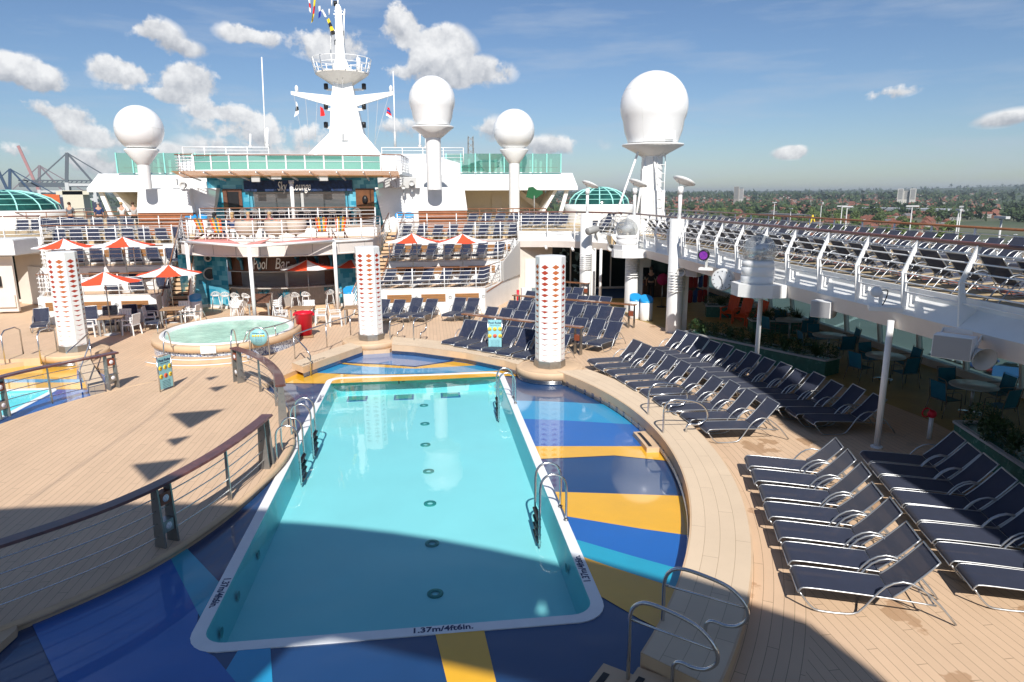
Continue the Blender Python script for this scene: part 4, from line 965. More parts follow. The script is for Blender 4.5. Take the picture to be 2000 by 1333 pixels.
# raised inner floor with stools
MB().poly([(-11.9,38.3),(-2.7,38.3),(-2.7,42.2),(-11.9,42.2)],3.454,top=3.9).build('upper_step',WHITE,top)
MB().poly([(-11.9,38.35),(-2.7,38.35),(-2.7,42.2),(-11.9,42.2)],3.904).build('upper_step_floor',DECKR,top)
railing('inner_railing','white railing with teak top in front of the bar stools of the upper lounge',[(-11.85,38.4,3.9),(-2.75,38.4,3.9)],1.08,5,1.5,rt_=.03)
# lounge back wall
lw_=thing('lounge_wall','white walls with blue tiled recess and navy sign band behind the upper lounge','lounge building',(0,0,0))
YW=42.0
def trap(x0b,x1b,x0t,x1t,z0,z1,y,th,nm,mt_,par): return MB().prism([(x0b,y,z0),(x1b,y,z0),(x1t,y,z1),(x0t,y,z1)],(0,th,0)).build(nm,mt_,par)
trap(-15.9,-12.2,-15.75,-11.7,3.5,6.05,41.2,3.5,'side_wall',WHITE,lw_); trap(mx(-12.2),2.35,mx(-11.7),2.2,3.5,6.05,41.2,3.5,'side_wall',WHITE,lw_)
m=MB(); m.wall([(-12.2,41.3),(-11.7,42.0),(-10.15,42.0)],3.9,6.9); m.build('tiled_wall',TILE,lw_); m=MB(); m.wall([(mx(-10.15),42.0),(mx(-11.7),42.0),(mx(-12.2),41.3)],3.9,6.9); m.build('tiled_wall',TILE,lw_)
MB().box((XC,42.25,5.4),(6.2,.3,3.0)).build('back_wall',TILE,lw_)
MB().box((XC,41.9,6.17),(6.1,.2,.62)).build('navy_sign_band',mat('navy_leaf_band',(.012,.035,.11),.5,vary=.8,vscale=6),lw_)
m=MB(); z=4.75
while z<5.84: m.box((XC,41.98,z),(5.2,.03,.05),rx=R(20)); z+=.075
m.build('roller_shutter',SHUT,lw_); MB().box((XC+.15,41.94,5.3),(.16,.06,1.1)).build('shutter_post',GREYL,lw_); MB().box((XC,41.6,4.72),(5.9,.7,.07)).build('counter',GREYL,lw_); MB().box((XC,41.8,4.3),(5.8,.3,.78)).build('counter_front',mat('counter_navy',(.012,.014,.05),.5),lw_)
for s in (-1,1):
    d=MB().box((XC+s*3.75,41.95,4.95),(1.05,.12,2.1)).build('door',mat('door_wood',(.16,.065,.025),.4,vary=.3,vscale=3) if s>0 else BROWN,lw_)
    if s<0: MB().box((XC+s*3.7,41.87,4.9),(.6,.05,1.9)).build('door_opening',BLACK,d)
    else:
        o=MB().lathe([(0,0),(.17,0),(.17,.03),(0,.03)],(0,0,0),20,sy=1.5).build('oval_window',BLACK,d); o.location=(XC+3.75,41.88,5.35); o.rotation_euler=(R(90),0,0)
    MB().box((XC+s*3.75,42.2,6.4),(1.6,.3,.8)).build('panel_above_door',CREAM,lw_)
sg=thing('sky_lounge_sign','white script lettering reading Sky Lounge on the navy leaf band','sign',(-7.05,41.76,6.1)); fit(sg,'Sky',551,569,6.12,41.76,.74); fit(sg,'Lounge',579,615,6.12,41.76,.70)
pc=thing('lounge_column','slim white column in front of the lounge sign','column',(-7.08,38.5,3.9)); MB().tube([(0,0,0),(0,0,2.5)],.1,12).build('shaft',WHITE2,pc); MB().tube([(0,0,2.35),(0,0,2.5)],.14,12).build('capital',GREYL,pc)
# canopy of wood slats
cp=thing('slatted_canopy','bowed canopy of thin wooden slats on white brackets over the lounge','canopy',(0,0,0))
def cy(x): return 37.6+(abs(x-XC)/5.9)**2.6*1.2
nsl=9
for j in range(nsl):
    d=j*.22; P=[Vector((XC-5.85+11.7*i/24,cy(XC-5.85+11.7*i/24)+d,6.88-.036*j)) for i in range(25)]
    m=MB(); 
    for a_,b_ in zip(P,P[1:]): m.bar(a_,b_,.13,.03)
    m.build('slat',WOODL,cp)
for i in range(9):
    x=XC-5.4+10.8*i/8; MB().bar((x,cy(x)-.05,6.82),(x,41.9,6.48),.05,.09).build('bracket',WHITE2,cp)
rf=thing('lounge_roof','white roof deck above the lounge','roof deck',(0,0,0))
RP=[(XC-6.0,cy(XC-6)+2.1),(XC+6.0,cy(XC+6)+2.1),(XC+6.5,46),(XC-6.5,46)]
MB().poly(RP,6.75,top=6.95).build('slab',WHITE,rf)
# green glass balustrade on the roof
gb=thing('glass_balustrade','bowed green glass balustrade with teak rail above the wooden canopy','balustrade',(0,0,0))
gx=[XC-4.9+9.8*i/10 for i in range(11)]; gp=[(x,cy(x)+1.0+.0*x) for x in gx]
for (a,b) in zip(gp,gp[1:]):
    MB().quad((a[0],a[1],6.98),(b[0],b[1],6.98),(b[0],b[1],7.68),(a[0],a[1],7.68)).build('glass_panel',GLG,gb)
for a in gp: MB().box((a[0],a[1],7.33),(.07,.07,.74)).build('post',WHITE2,gb)
MB().tube([(x,y,7.72) for x,y in gp],.035,6).build('handrail',TEAK,gb)
MB().tube([(x,y,7.4) for x,y in gp],.015,6).build('mid_rail',WHITE2,gb)
for s,l in ((-1,'left'),(1,'right')):
    a=Vector((XC+s*4.95,gp[0][1],6.95)); b=Vector((XC+s*6.0,gp[0][1]+.5,6.95)); railing('roof_railing',f'short white railing at the {l} end of the roof deck above the lounge',[a,b,b+Vector((s*.3,4,0))],.85,5,.8,rt_=.03)
# equipment row on the side walls: clock, speakers, boxes
def clock(name,label,loc,rz,r):
    t=thing(name,label,'clock',loc,rz); o=MB().lathe([(0,0),(r,0),(r*1.04,.04),(r*1.04,.26),(0,.26)],(0,0,0),32).build('case',mat('clock_case',(.62,.61,.57),.4),t); o.rotation_euler=(R(-90),0,0)
    o=MB().lathe([(0,.0),(r*.92,.0)],(0,0,0),32).build('face',mat('clock_face',(.62,.64,.66),.3),t); o.rotation_euler=(R(90),0,0); o.location=(0,-.012,0)
    m=MB()
    for i in range(12): a=i*PI/6; m.box((math.sin(a)*r*.8,-.02,math.cos(a)*r*.8),(.018*r*4,.006,.1*r),ry=a)
    m.build('hour_marks',BLACK,t)
    for a,L0 in ((R(-35),.5),(R(172),.72)): MB().box((math.sin(a)*L0*r*.45,-.028,math.cos(a)*L0*r*.45),(.045*r,.006,L0*r),ry=a).build('hand',BLACK,t)
    return t
clock('wall_clock','round white clock on the wall right of the wooden canopy',(-1.65,40.6,6.35),0,.36)
MB().box((-1.6,40.9,6.3),(2.2,.1,.6)).build('wall_bracket_panel',GREYL,label='grey bracket panel behind the round wall clock',cat='panel')
for i,(px,py,l,rr0) in enumerate(((804,358,'largest, right of the wall clock',.17),(788,366,'small one beside the wall clock',.12),(356,362,'left of the lounge canopy',.17))):
    p=Yp(px,py,40.5); t=thing('floodlight','round grey floodlight, '+l,'floodlight',p); o=MB().lathe([(0,.1),(rr0*.7,.1),(rr0,.0),(rr0,.25),(rr0*.5,.4),(0,.4)],(0,0,0),18).build('housing',GREYL,t); o.rotation_euler=(R(-90),0,0); MB().box((0,.25,-.3),(.05,.05,.4)).build('stand',GREYL,t)
for px,py,wd,l in ((820,362,.45,'right of the floodlights'),(339,356,.4,'left of the floodlight'),(540,345,.55,'under the canopy, middle'),(500,350,.45,'under the canopy, left'),(632,348,.5,'under the canopy, right')):
    p=Yp(px,py,40.9); MB().box(p,(wd,.25,.35),bev=.02).build('wall_box',GREYL if py<352 else WHITE,label='small pale equipment box on the wall '+l,cat='equipment box')
# white wave-roofed pergola in front of the bar
pg=thing('bar_pergola','white steel pergola with a thin red and white canopy in front of the pool bar','pergola',(0,0,0))
CT=[(-11.3,34.2),(-7.55,30.5),(-4.4,33.6)]
for x,y in CT: MB().tube([(x,y,0),(x,y,3.45)],.085,12).build('post',WHITE2,pg)
MB().tube([(-8.5,36.9,0),(-8.5,36.9,2.85)],.1,12).build('post',WHITE2,pg)
for a,b in zip(CT+[(-4.6,35.0),(-11.0,35.0)],(CT+[(-4.6,35.0),(-11.0,35.0)])[1:]+CT[:1]): MB().tube([(*a,3.5),(*b,3.5)],.06,8).build('beam',WHITE2,pg)
m=MB()
for a_,b_,c_ in (((-11.2,34.15),(-7.95,30.95),(-9.6,35)),((-7.9,30.9),(-7.2,30.9),(-7.6,35)),((-7.15,30.95),(-4.5,33.6),(-5.6,35)),((-11.2,34.2),(-9.75,35),(-11.0,35)),((-4.5,33.7),(-4.6,35),(-5.4,35))): m.poly([a_,b_,c_],3.55,top=3.565)
m.build('canopy_slats',mat('canopy_red',(.75,.30,.26),.7),pg)
# ---------------------------------------------------------------- umbrellas
def make_umb():
    t=thing('parasol','orange and white parasol','parasol'); n=8; hub=2.62; rim_=2.22; r=1.35
    for par,nm,mt_ in ((0,'white_panels',WHITEC),(1,'orange_panels',ORNG2)):
        m=MB()
        for k in range(n):
            if k%2!=par: continue
            a0,a1=2*PI*k/n,2*PI*(k+1)/n
            rows=[]
            for f_ in (0.02,.35,.7,1.0):
                zz=hub-(hub-rim_)*f_-.05*math.sin(PI*f_); am=(a0+a1)/2
                rows.append([m.b.verts.new((r*f_*math.cos(a),r*f_*math.sin(a),zz-(.025*f_ if a==am else 0))) for a in (a0,am,a1)])
            for A,B in zip(rows,rows[1:]):
                for j in (0,1): m.b.faces.new((A[j],B[j],B[j+1],A[j+1]))
        m.build(nm,mt_,t)
    MB().tube([(0,0,.05),(0,0,2.72)],.024,8).build('pole',STEELD,t)
    m=MB()
    for k in range(n): a=2*PI*k/n; m.bar((.05*math.cos(a),.05*math.sin(a),2.25),(r*.6*math.cos(a),r*.6*math.sin(a),2.40),.015)
    m.build('ribs',STEELD,t); MB().lathe([(0,0),(.3,0),(.3,.04),(.05,.08),(0,.08)],(0,0,0),20).build('base',GREYL,t)
    return t
UM=Proto(make_umb)
for (x,y,z),a,s,l in (((-13.1,29.6,0),.3,1,'shading the wooden table right of the left pillar'),((-11.5,32.2,0),.7,1,'in front of the left staircase'),((-5.85,34.4,0),.15,.97,'in front of the pool bar counter'),((-3.95,36.3,0),.3,.92,'half hidden behind the middle pillar'),
    ((-16.75,34.3,1.15),.3,.98,'leftmost, on the left terrace'),((-14.15,34.3,1.15),.55,1.,'on the left terrace, nearer the stairs'),((-.72,34.3,1.15),.2,1.,'on the right terrace, nearer the stairs'),((1.75,34.3,1.15),.5,.98,'rightmost, on the right terrace')):
    UM.put((x,y,z),a,'orange and white parasol '+l,'orange and white parasols',sc=s)
# ---------------------------------------------------------------- white armchairs, tables
def make_chair():
    t=thing('armchair','white plastic armchair','chair')
    MB().box((0,0,.42),(.5,.48,.04),bev=.012).build('seat',WPL,t)
    m=MB()
    for i in range(5): m.box((-.2+.1*i,.24,.66),(.085,.03,.42),rx=R(-10))
    m.box((0,.275,.86),(.5,.035,.06),rx=R(-10)); m.build('backrest',WPL,t)
    for sx_,sy_ in ((-1,-1),(1,-1),(-1,1),(1,1)): MB().bar((sx_*.23,sy_*.21,.64 if sy_<0 else .42),(sx_*.26,sy_*.25,0),.04,.05).build('leg',WPL,t)
    for s in (-1,1): MB().box((s*.26,0,.65),(.06,.5,.03),bev=.008).build('armrest',WPL,t)
    return t
CH=Proto(make_chair)
def table(name,label,loc,rz,w,d,h,top_,leg=None,group=None):
    t=thing(name,label,'table',loc,rz,group); MB().box((0,0,h-.03),(w,d,.05),bev=.008).build('tabletop',top_,t)
    for sx_ in (-1,1):
        for sy_ in (-1,1): MB().box((sx_*(w/2-.06),sy_*(d/2-.06),(h-.055)/2),(.06,.06,h-.055)).build('leg',leg or GREY,t)
    return t
table('wooden_table','square slatted wooden table under the parasol right of the left pillar',(-13.1,29.75,0),R(12),.9,.9,.74,TABLEW); table('wooden_table','square slatted wooden table under the parasol near the left staircase',(-11.35,31.7,0),R(8),.9,.9,.74,TABLEW)
table('wooden_table','square slatted wooden table behind the red bin',(-5.6,31.0,0),R(-3),.95,.95,.74,TABLEW); table('wooden_table','slatted wooden table behind the middle pillar',(-3.3,30.8,0),0,.9,.9,.74,TABLEW)
for (x,y,a,l) in ((-13.85,29.4,100,'left of the wooden table by the left pillar'),(-12.25,29.5,-105,'right of the wooden table by the left pillar'),(-13.0,30.6,0,'behind the wooden table by the left pillar'),(-12.15,31.3,95,'left of the wooden table by the left staircase'),(-10.5,31.6,-95,'right of the wooden table by the left staircase'),(-11.2,32.5,0,'behind the wooden table by the left staircase'),
   (-6.45,30.6,95,'left of the wooden table behind the red bin'),(-4.75,30.7,-90,'right of the wooden table behind the red bin'),(-5.5,31.9,0,'behind the wooden table behind the red bin'),(-4.1,30.3,100,'left of the table behind the middle pillar'),(-2.45,29.6,-90,'right of the middle pillar')):
    CH.put((x,y,0),R(a),'white plastic armchair '+l,'white armchairs round the wooden tables')
def make_stool():
    t=thing('bar_stool','white bar stool with perforated shell','bar stool'); 
    m=MB(); m.lathe([(0,.74),(.17,.74),(.2,.77),(.2,.78)],(0,0,0),14); m.build('seat',WPL,t)
    m=MB(); P0=[];P1_=[]
    for i in range(9): a=R(10+20*i); P0.append((.2*math.cos(a),.2*math.sin(a),.79)); P1_.append((.235*math.cos(a),.235*math.sin(a),.80+.2*math.sin(R(22.5*i))))
    for i in range(8):
        m.bar(P0[i],P1_[i+1],.022,.012); m.bar(P0[i+1],P1_[i],.022,.012)
    m.tube(P1_,.014,5); m.build('backrest',WPL,t)
    for sx_,sy_ in ((-1,-1),(1,-1),(-1,1),(1,1)): MB().tube([(sx_*.13,sy_*.13,.74),(sx_*.22,sy_*.22,0)],.014,6).build('leg',WHITE2,t)
    MB().tube([(sx_*.185,sy_*.185,.3) for sx_,sy_ in ((-1,-1),(1,-1),(1,1),(-1,1))],.01,5,closed=True).build('footring',WHITE2,t); return t
ST=Proto(make_stool)
for i,(x,y) in enumerate(((-10.5,35.2),(-10.0,35.0),(-9.4,34.6),(-8.8,34.35),(-6.5,34.3),(-6.0,34.4),(-4.95,35.0),(-4.4,35.3))): ST.put((x,y,0),R(random.uniform(160,200)),f'white bar stool with perforated shell, {nth(i)} from the left along the pool bar counter','white bar stools')
table('high_table','long high brown table with bar stools in front of the pool bar',(-7.65,32.1,0),R(10),.9,2.9,1.06,mat('high_table_top',(.20,.09,.055),.35,coat=.3,vary=.2))
for i in range(4):
    ST.put((-8.55+.1*i*-1,31.2+.62*i,0),R(90),f'white bar stool, {nth(i)} from the front on the left side of the high brown table','white bar stools'); ST.put((-6.75-.12*i,31.2+.62*i,0),R(-90),f'white bar stool, {nth(i)} from the front on the right side of the high brown table','white bar stools')
for i in range(11): ST.put((-10.9+.70*i,40.6,3.904),R(180+random.uniform(-15,15)),f'white bar stool, {nth(i)} from the left at the shuttered bar of the upper lounge','white bar stools')
# small bins
def make_bin():
    t=thing('waste_bin','white cylindrical waste bin with blue slanted lid','bin'); MB().lathe([(0,0),(.26,0),(.28,.03),(.28,.82),(0,.82)],(0,0,0),20).build('body',WPL,t)
    m=MB(); m.lathe([(.285,.82),(.285,.95)],(0,0,0),20)
    for v in m.b.verts:
        if v.co.z>.9: v.co.z+=.13*v.co.y/.285+.06
    vs=[v for v in m.b.verts if v.co.z>.84]; m.b.faces.new(sorted(vs,key=lambda v:math.atan2(v.co.y,v.co.x))); m.build('lid',BLUE,t); return t
BN=Proto(make_bin)
for loc,l in (((9.75,29.5,0),'in front of the second white column, nearer'),((9.42,30.05,0),'in front of the second white column, mostly hidden'),((-10.85,33.2,0),'left of the pool bar stools'),((-3.95,34.6,0),'right of the pool bar below the stair rail'),
   ((-13.05,40.6,ZU),'outer of the two left of the upper lounge'),((-12.5,40.75,ZU),'inner of the two left of the upper lounge'),((-1.5,40.6,ZU),'inner of the two right of the upper lounge'),((-1.0,40.7,ZU),'outer of the two right of the upper lounge')):
    BN.put(loc,0,'white cylindrical waste bin with blue lid, '+l,'white and blue bins',sc=1.0)
# plants: pair of lounge daybeds, adirondack chairs etc. on the balcony
def make_adir():
    t=thing('adirondack_chair','adirondack chair','chair')
    m=MB(); m.box((0,0,.36),(.52,.5,.03),rx=R(8)); m.build('seat',BROWN,t)
    for i,mt_ in enumerate((0,1,2,3,4)):
        MB().box((-.2+.1*i,.34+.0,.72),(.085,.025,.75+.05*(2-abs(i-2))),rx=R(-20),ry=R((i-2)*4)).build('back_slat',(ORANGE,YEL,TEALC,YEL,ORANGE)[i],t)
    for s in (-1,1):
        MB().box((s*.31,0,.55),(.1,.66,.03)).build('armrest',BROWN,t); MB().bar((s*.31,-.28,.55),(s*.31,-.28,0),.07,.04).build('leg',BROWN,t); MB().bar((s*.29,-.2,.35),(s*.29,.5,.02),.03,.1).build('rear_leg',BROWN,t)
    return t
AD=Proto(make_adir)
for x,y,a,l in ((-10.9,36.0,150,'leftmost on the lounge balcony'),(-10.1,35.6,170,'second from the left on the lounge balcony'),(-5.2,35.6,185,'left of the two at the right end of the lounge balcony'),(-4.4,35.9,200,'right of the two at the right end of the lounge balcony')):
    AD.put((x,y,3.458),R(a+180 if 0 else a),'multicoloured slatted wooden chair, '+l,'multicoloured slatted chairs on the balcony')
def daybed(x,y,l):
    t=thing('wicker_pod_chair','round cream wicker pod chair with colourful cushions, '+l,'pod chair',(x,y,3.458))
    MB().lathe([(0,.22),(.42,.3),(.56,.6),(.52,.95),(.50,.97),(.53,.62),(.40,.36),(0,.3)],(0,0,0),22).build('shell',mat('wicker',(.50,.42,.34),.7,vary=.3,vscale=40),t)
    MB().lathe([(0,0),(.3,0),(.28,.05),(.08,.1),(.06,.25),(0,.25)],(0,0,0),18).build('pedestal',WPL,t)
    for i,c in enumerate((TEALC,MAG,ORANGE)): MB().ball((-.22+.22*i,.25,.82),.17,12,8,(1,.5,.9)).build('cushion',c if i!=1 else mat('cushion_coral',(.75,.28,.2),.8),t)
daybed(-8.75,35.2,'left one on the lounge balcony'); daybed(-7.35,35.1,'middle one on the lounge balcony'); daybed(-6.5,35.6,'right one on the lounge balcony')
# ================================================================ RADOMES, MAST, BRIDGE BUILDING
SEAM=mat('radome_seam',(.66,.65,.63),.5)
def radome(label,x,y,zc,r,zbase,post_r,style,cut=.78,drum=None):
    t=thing('radome',label,'radome',(x,y,zbase)); c=zc-zbase
    pr=[]
    if style=='bulb':     # sphere above, tapering skirt below
        for i in range(17): a=R(90-i*7.2); pr.append((max(.001,r*math.cos(a)),c+r*math.sin(a)))
        pr+= [(r*.86,c-r*.72),(r*.76,c-r*1.0),(r*.74,c-r*1.06)]; zb=c-r*1.06; rb=r*.74
    else:
        lim=-math.asin(cut)
        for i in range(25): a=PI/2+(lim-PI/2)*i/24; pr.append((max(.001,r*math.cos(a)),c+r*math.sin(a)))
        zb=c-r*cut; rb=pr[-1][0]
    d=MB().lathe(pr,(0,0,0),48).build('dome',GRP,t)
    m=MB()
    for a0 in (0,1,2,3): a=a0*PI/2+.9; m.tube([(q[0]*1.001*math.cos(a),q[0]*1.001*math.sin(a),q[1]) for q in pr[1:]],.006,4)
    zs=c+(r*.45 if style=='bulb' else 0); rs=math.sqrt(max(0,r*r-(zs-c)**2)); m.tube([(rs*math.cos(2*PI*i/48),rs*math.sin(2*PI*i/48),zs) for i in range(48)],.006,4,closed=True)
    m.build('seams',SEAM,d)
    MB().lathe([(rb*.8,zb),(rb*.8,zb-.06)],(0,0,0),32).build('mounting_ring',GREY,t)
    z1=zb-.06
    if style=='bulb':
        MB().lathe([(0,z1),(r*.92,z1),(r*.92,z1-.07),(post_r,z1-.62)],(0,0,0),40).build('platform',WHITE,t)
        m=MB()
        for i in range(10): a=2*PI*i/10; u=Vector((math.cos(a),math.sin(a),0)); m.prism([u*post_r+Vector((0,0,z1-.08)),u*r*.88+Vector((0,0,z1-.08)),u*post_r+Vector((0,0,z1-.66))],Vector((-u.y,u.x,0))*.03)
        m.build('gussets',WHITE,t); z2=z1-.3
    else:
        MB().lathe([(0,z1),(r*.70,z1),(r*.71,z1-.08),(post_r*1.05,z1-r*.66)],(0,0,0),36).build('cone',WHITE,t); z2=z1-r*.5
    MB().lathe([(post_r,z2),(post_r,0)],(0,0,0),28).build('post',WHITE,t)
    return t
r1=radome('left white radome on a cone topped post above the left white wall',-15.0,40.0,9.12,1.20,6.0,.31,'ball',.82)
radome('second white radome from the left, bulb shaped on a tall straight post',.52,40.0,10.75,1.27,5.9,.42,'bulb')
radome('third white radome from the left, ball shaped on a cone topped post',7.0,55.0,10.5,1.6,ZU,.42,'ball',.85)
big=radome('largest white radome, bulb shaped, on a thick ribbed mast at the right upper deck',12.05,36.4,10.1,1.76,ZU,.56,'bulb')
m=MB(); x=-.1
for i in range(8): z=.9+i*.44; m.tube([(.1,-.57,z),(.14,-.70,z+.05),(.3,-.76,z+.06),(.46,-.66,z+.05),(.5,-.5,z)],.02,6)
for xx in (.08,.52): m.tube([(xx,-.60,.3),(xx,-.60,4.6)],.02,6)
m.build('ladder',WHITE2,big)
MB().box((.25,-.45,1.15),(.6,.5,2.3),bev=.03).build('cabinet',WHITE,big); MB().box((-.38,-.35,.8),(.6,.3,5.2)).build('fin_plate',WHITE,big)
for a,b,rr0 in (((-1.1,-.6,0),(-.35,-.2,4.4),.07),((.25,-2.2,0),(-.1,-.5,4.0),.055),((-2.6,-1.2,0),(-.5,-.1,5.2),.06)): MB().tube([a,b],rr0,8).build('brace',WHITE2,big)
MB().box((.45,-1.42,5.05),(.5,.03,.4),bev=.01).build('hatch',GRP,big)
for x,lab,x0,x1 in ((-15.0,'left white drum base with wood panelling under the left radome',-15.85,-12.9),(.6,'right white drum base with wood panelling under the second radome',-.45,2.4)):
    t=thing('drum_house',lab,'base',(0,0,0)); MB().lathe([(1.9,0),(1.75,1.35),(0,1.35)],((x0+x1)/2,41.2,4.75),36,sx=1.0,sy=.35).build('drum',WHITE,t) if 0 else None
    MB().prism([(x0,40.6,4.72),(x1,40.6,4.72),(x1-.15,40.7,6.0),(x0+.15,40.7,6.0)],(0,.6,0)).build('drum',WHITE,t)
    MB().box(((x0+x1)/2,40.85,4.1),(x1-x0-.05,.4,1.2)).build('wood_panelling',WOODP,t)
    for k in range(4): pass
# mast
YM=69.0; ms=thing('radar_mast','tall white ship mast with round lookout platform, yard arms and flags','mast',(-7.3,YM,8.5))
def mp_(px,py,y=YM): p=Yp(px,py,y); return Vector((p.x+7.3,y-YM,p.z-8.5))
def mpoly(pts,th,nm,y=YM,mt_=WHITE,par=None):
    P=[mp_(a,b,y) for a,b in pts]; return MB().prism(P,(0,th,0)).build(nm,mt_,par or ms)
def tower(secs,nm):   # (px_left,px_right,py,depth)
    m=MB(); rg=[]
    for l,r_,py,dp in secs:
        a,b=mp_(l,py),mp_(r_,py); rg.append([m.b.verts.new(v) for v in (a+Vector((0,-dp,0)),b+Vector((0,-dp,0)),b+Vector((0,dp,0)),a+Vector((0,dp,0)))])
    for A,B in zip(rg,rg[1:]):
        for i in range(4): m.b.faces.new((A[i],A[(i+1)%4],B[(i+1)%4],B[i]))
    m.b.faces.new(rg[0][::-1]); m.b.faces.new(rg[-1]); return m.build(nm,WHITE,ms)
tower([(610,748,305,2.6),(648,712,263,1.6),(650,694,190,1.0),(653,688,160,.9)],'lower_tower')
tower([(648,690,150,1.0),(657,675,115,.5),(655,667,18,.28),(657,663,10,.2)],'upper_tower')
pc0=mp_(669,160); pt=mp_(669,149)
MB().lathe([(.9,-1.0),(2.35,-.08),(2.45,0),(2.4,.12),(0,.12)],pc0+Vector((0,0,.62)),12,smooth=False).build('lookout_platform',CREAM,ms)
m=MB(); c=pc0+Vector((0,0,.7))
for z,rr0 in ((.35,2.5),(.75,2.62),(1.25,2.72)): m.tube([c+Vector((rr0*math.cos(2*PI*i/20),rr0*math.sin(2*PI*i/20),z)) for i in range(20)],.035,5,closed=True)
for i in range(14): a=2*PI*i/14; m.tube([c+Vector((2.42*math.cos(a),2.42*math.sin(a),0)),c+Vector((2.72*math.cos(a),2.72*math.sin(a),1.25))],.05,5)
m.build('lookout_railing',WHITE2,ms)
MB().tube([c+Vector((1.6,-.6,0)),c+Vector((1.6,-.6,1.3))],.2,8).build('radar_pedestal',WHITE2,ms)
for a,b in (((653,200),(569,183)),((692,200),(770,183))):
    A,B=mp_(*a),mp_(*b); m=MB(); n=Vector((0,.5,0)); m.prism([A+Vector((0,-.25,.55)),A+Vector((0,-.25,-.45)),B+Vector((0,-.25,-.12)),B+Vector((0,-.25,.16))],n); m.build('yard_arm',WHITE,ms)
    MB().lathe([(0,0),(.16,0),(.16,.4),(.08,.55),(0,.6)],B+Vector((.5 if B.x<0 else -.3,0,.15)),10).build('yard_light',WHITE2,ms)
for py in (172,211,247):
    for s,px in ((-1,637),(1,711)):
        A=mp_(652 if s<0 else 690,py+4); B=mp_(px,py+3); MB().bar(A,B,.12,.2).build('light_bracket',WHITE,ms); MB().lathe([(0,0),(.2,0),(.2,.5),(0,.55)],B,10).build('navigation_light',BLACK,ms)
for py,w_ in ((60,8),(52,6),(35,7),(22,8),(28,10),(90,4)):
    MB().bar(mp_(661-w_,py),mp_(661+w_,py),.1).build('crossbar',WHITE2,ms)
for px,p0,p1 in ((672,84,22),(643,30,18),(646,113,60),(673,32,18),(648,12,0),(660,12,0)):
    MB().tube([mp_(px,p0),mp_(px,p1)],.06,6).build('antenna',WHITE2,ms)
for px,p0 in ((657,88),(668,88),(669,70),(667,72),(655,12)): MB().lathe([(0,0),(.17,0),(.17,.4),(0,.4)],mp_(px,p0),8).build('mast_lamp',BLACK if px%2 else GREYL,ms)
m=MB()
for (a,b),(c_,d) in (((578,190),(602,280)),((600,192),(614,295)),((623,196),(624,280)),((720,196),(724,280)),((740,192),(736,285)),((760,190),(736,288)),((660,120),(668,260)),((671,90),(676,280))): m.tube([mp_(a,b)+Vector((0,-1,0)),mp_(c_,d)+Vector((0,-2.7,0))],.018,4)
m.build('halyards',GREYL,ms)
MB().box(mp_(678,272)+Vector((0,-2.1,0)),(.55,.1,.6)).build('access_panel',GREYL,ms)
# flags
FRED=mat('flag_red',(.75,.02,.02),.7); FWH=mat('flag_white',(.8,.8,.8),.7); FBL=mat('flag_blue',(.02,.05,.35),.7); FYE=mat('flag_yellow',(.8,.6,.03),.7); FBK=mat('flag_black',(.02,.02,.02),.7)
def flag(label,pts,y,mats_,cuts=1,wave=.12):
    """pts: outline quad in survey points top-left, top-right, bottom-right, bottom-left"""
    P=[Yp(a,b,y) for a,b in pts]; t=thing('signal_flag',label,'flag',P[0]); o=P[0]; P=[p-o for p in P]; nm=len(mats_)
    for s,(mt_) in enumerate(mats_):
        m=MB(); g=[]
        for i in range(5):
            u=(s+i/4)/nm; row=[]
            for j in range(5):
                v=j/4; q=P[0].lerp(P[3],u).lerp(P[1].lerp(P[2],u),v); row.append(m.b.verts.new(q+Vector((0,wave*math.sin(6*v+4*u),0))))
            g.append(row)
        for i in range(4):
            for j in range(4): f=m.b.faces.new((g[i][j],g[i][j+1],g[i+1][j+1],g[i+1][j])); f.smooth=True
        m.build('cloth',mt_,t)
    return t
flag('white flag with dark emblem hanging from the left yard arm',[(578,198),(581,202),(584,222),(575,230)],YM-1,(FWH,FBK,FWH),wave=.2)
flag('plain red flag hanging left of the mast',[(625,208),(631,212),(635,226),(626,228)],YM-1,(FRED,))
flag('red white and blue flag hanging from the right yard arm',[(757,209),(761,212),(766,232),(754,226)],YM-1,(FRED,FBL,FRED,FWH),wave=.2)
flag('long yellow and black signal flag near the mast top',[(638,38),(643,36),(655,66),(648,70)],YM-1,(FYE,FBK,FYE,FBK))
flag('white pennant on the line above the mast platform',[(627,20),(631,19),(638,33),(634,34)],YM-3,(FWH,))
flag('blue and white signal flag on the line left of the mast top',[(622,12),(626,12),(627,30),(622,38)],YM-4,(FWH,FBL))
flag('long yellow and red signal flag on the line left of the mast top',[(613,-2),(617,-2),(612,40),(608,46)],YM-5,(FYE,FRED,FYE))
flag('red and white pennant at the top left end of the flag line',[(602,-2),(606,-2),(607,26),(604,22)],YM-6,(FWH,FRED,FWH))
ln=thing('flag_line','thin flag line running from the mast top forward over the pool','line',Yp(648,72,YM)); o=Yp(648,72,YM); MB().tube([(0,0,0)]+[Vector(Yp(a,b,yy))-o for a,b,yy in ((630,22,YM-3),(612,-6,YM-6))]+[Vector((-9,30,26))-o,Vector((-7.5,5,11.6))-o,Vector((-8.5,-6,9))-o],.012,4).build('rope',GREYL,ln)
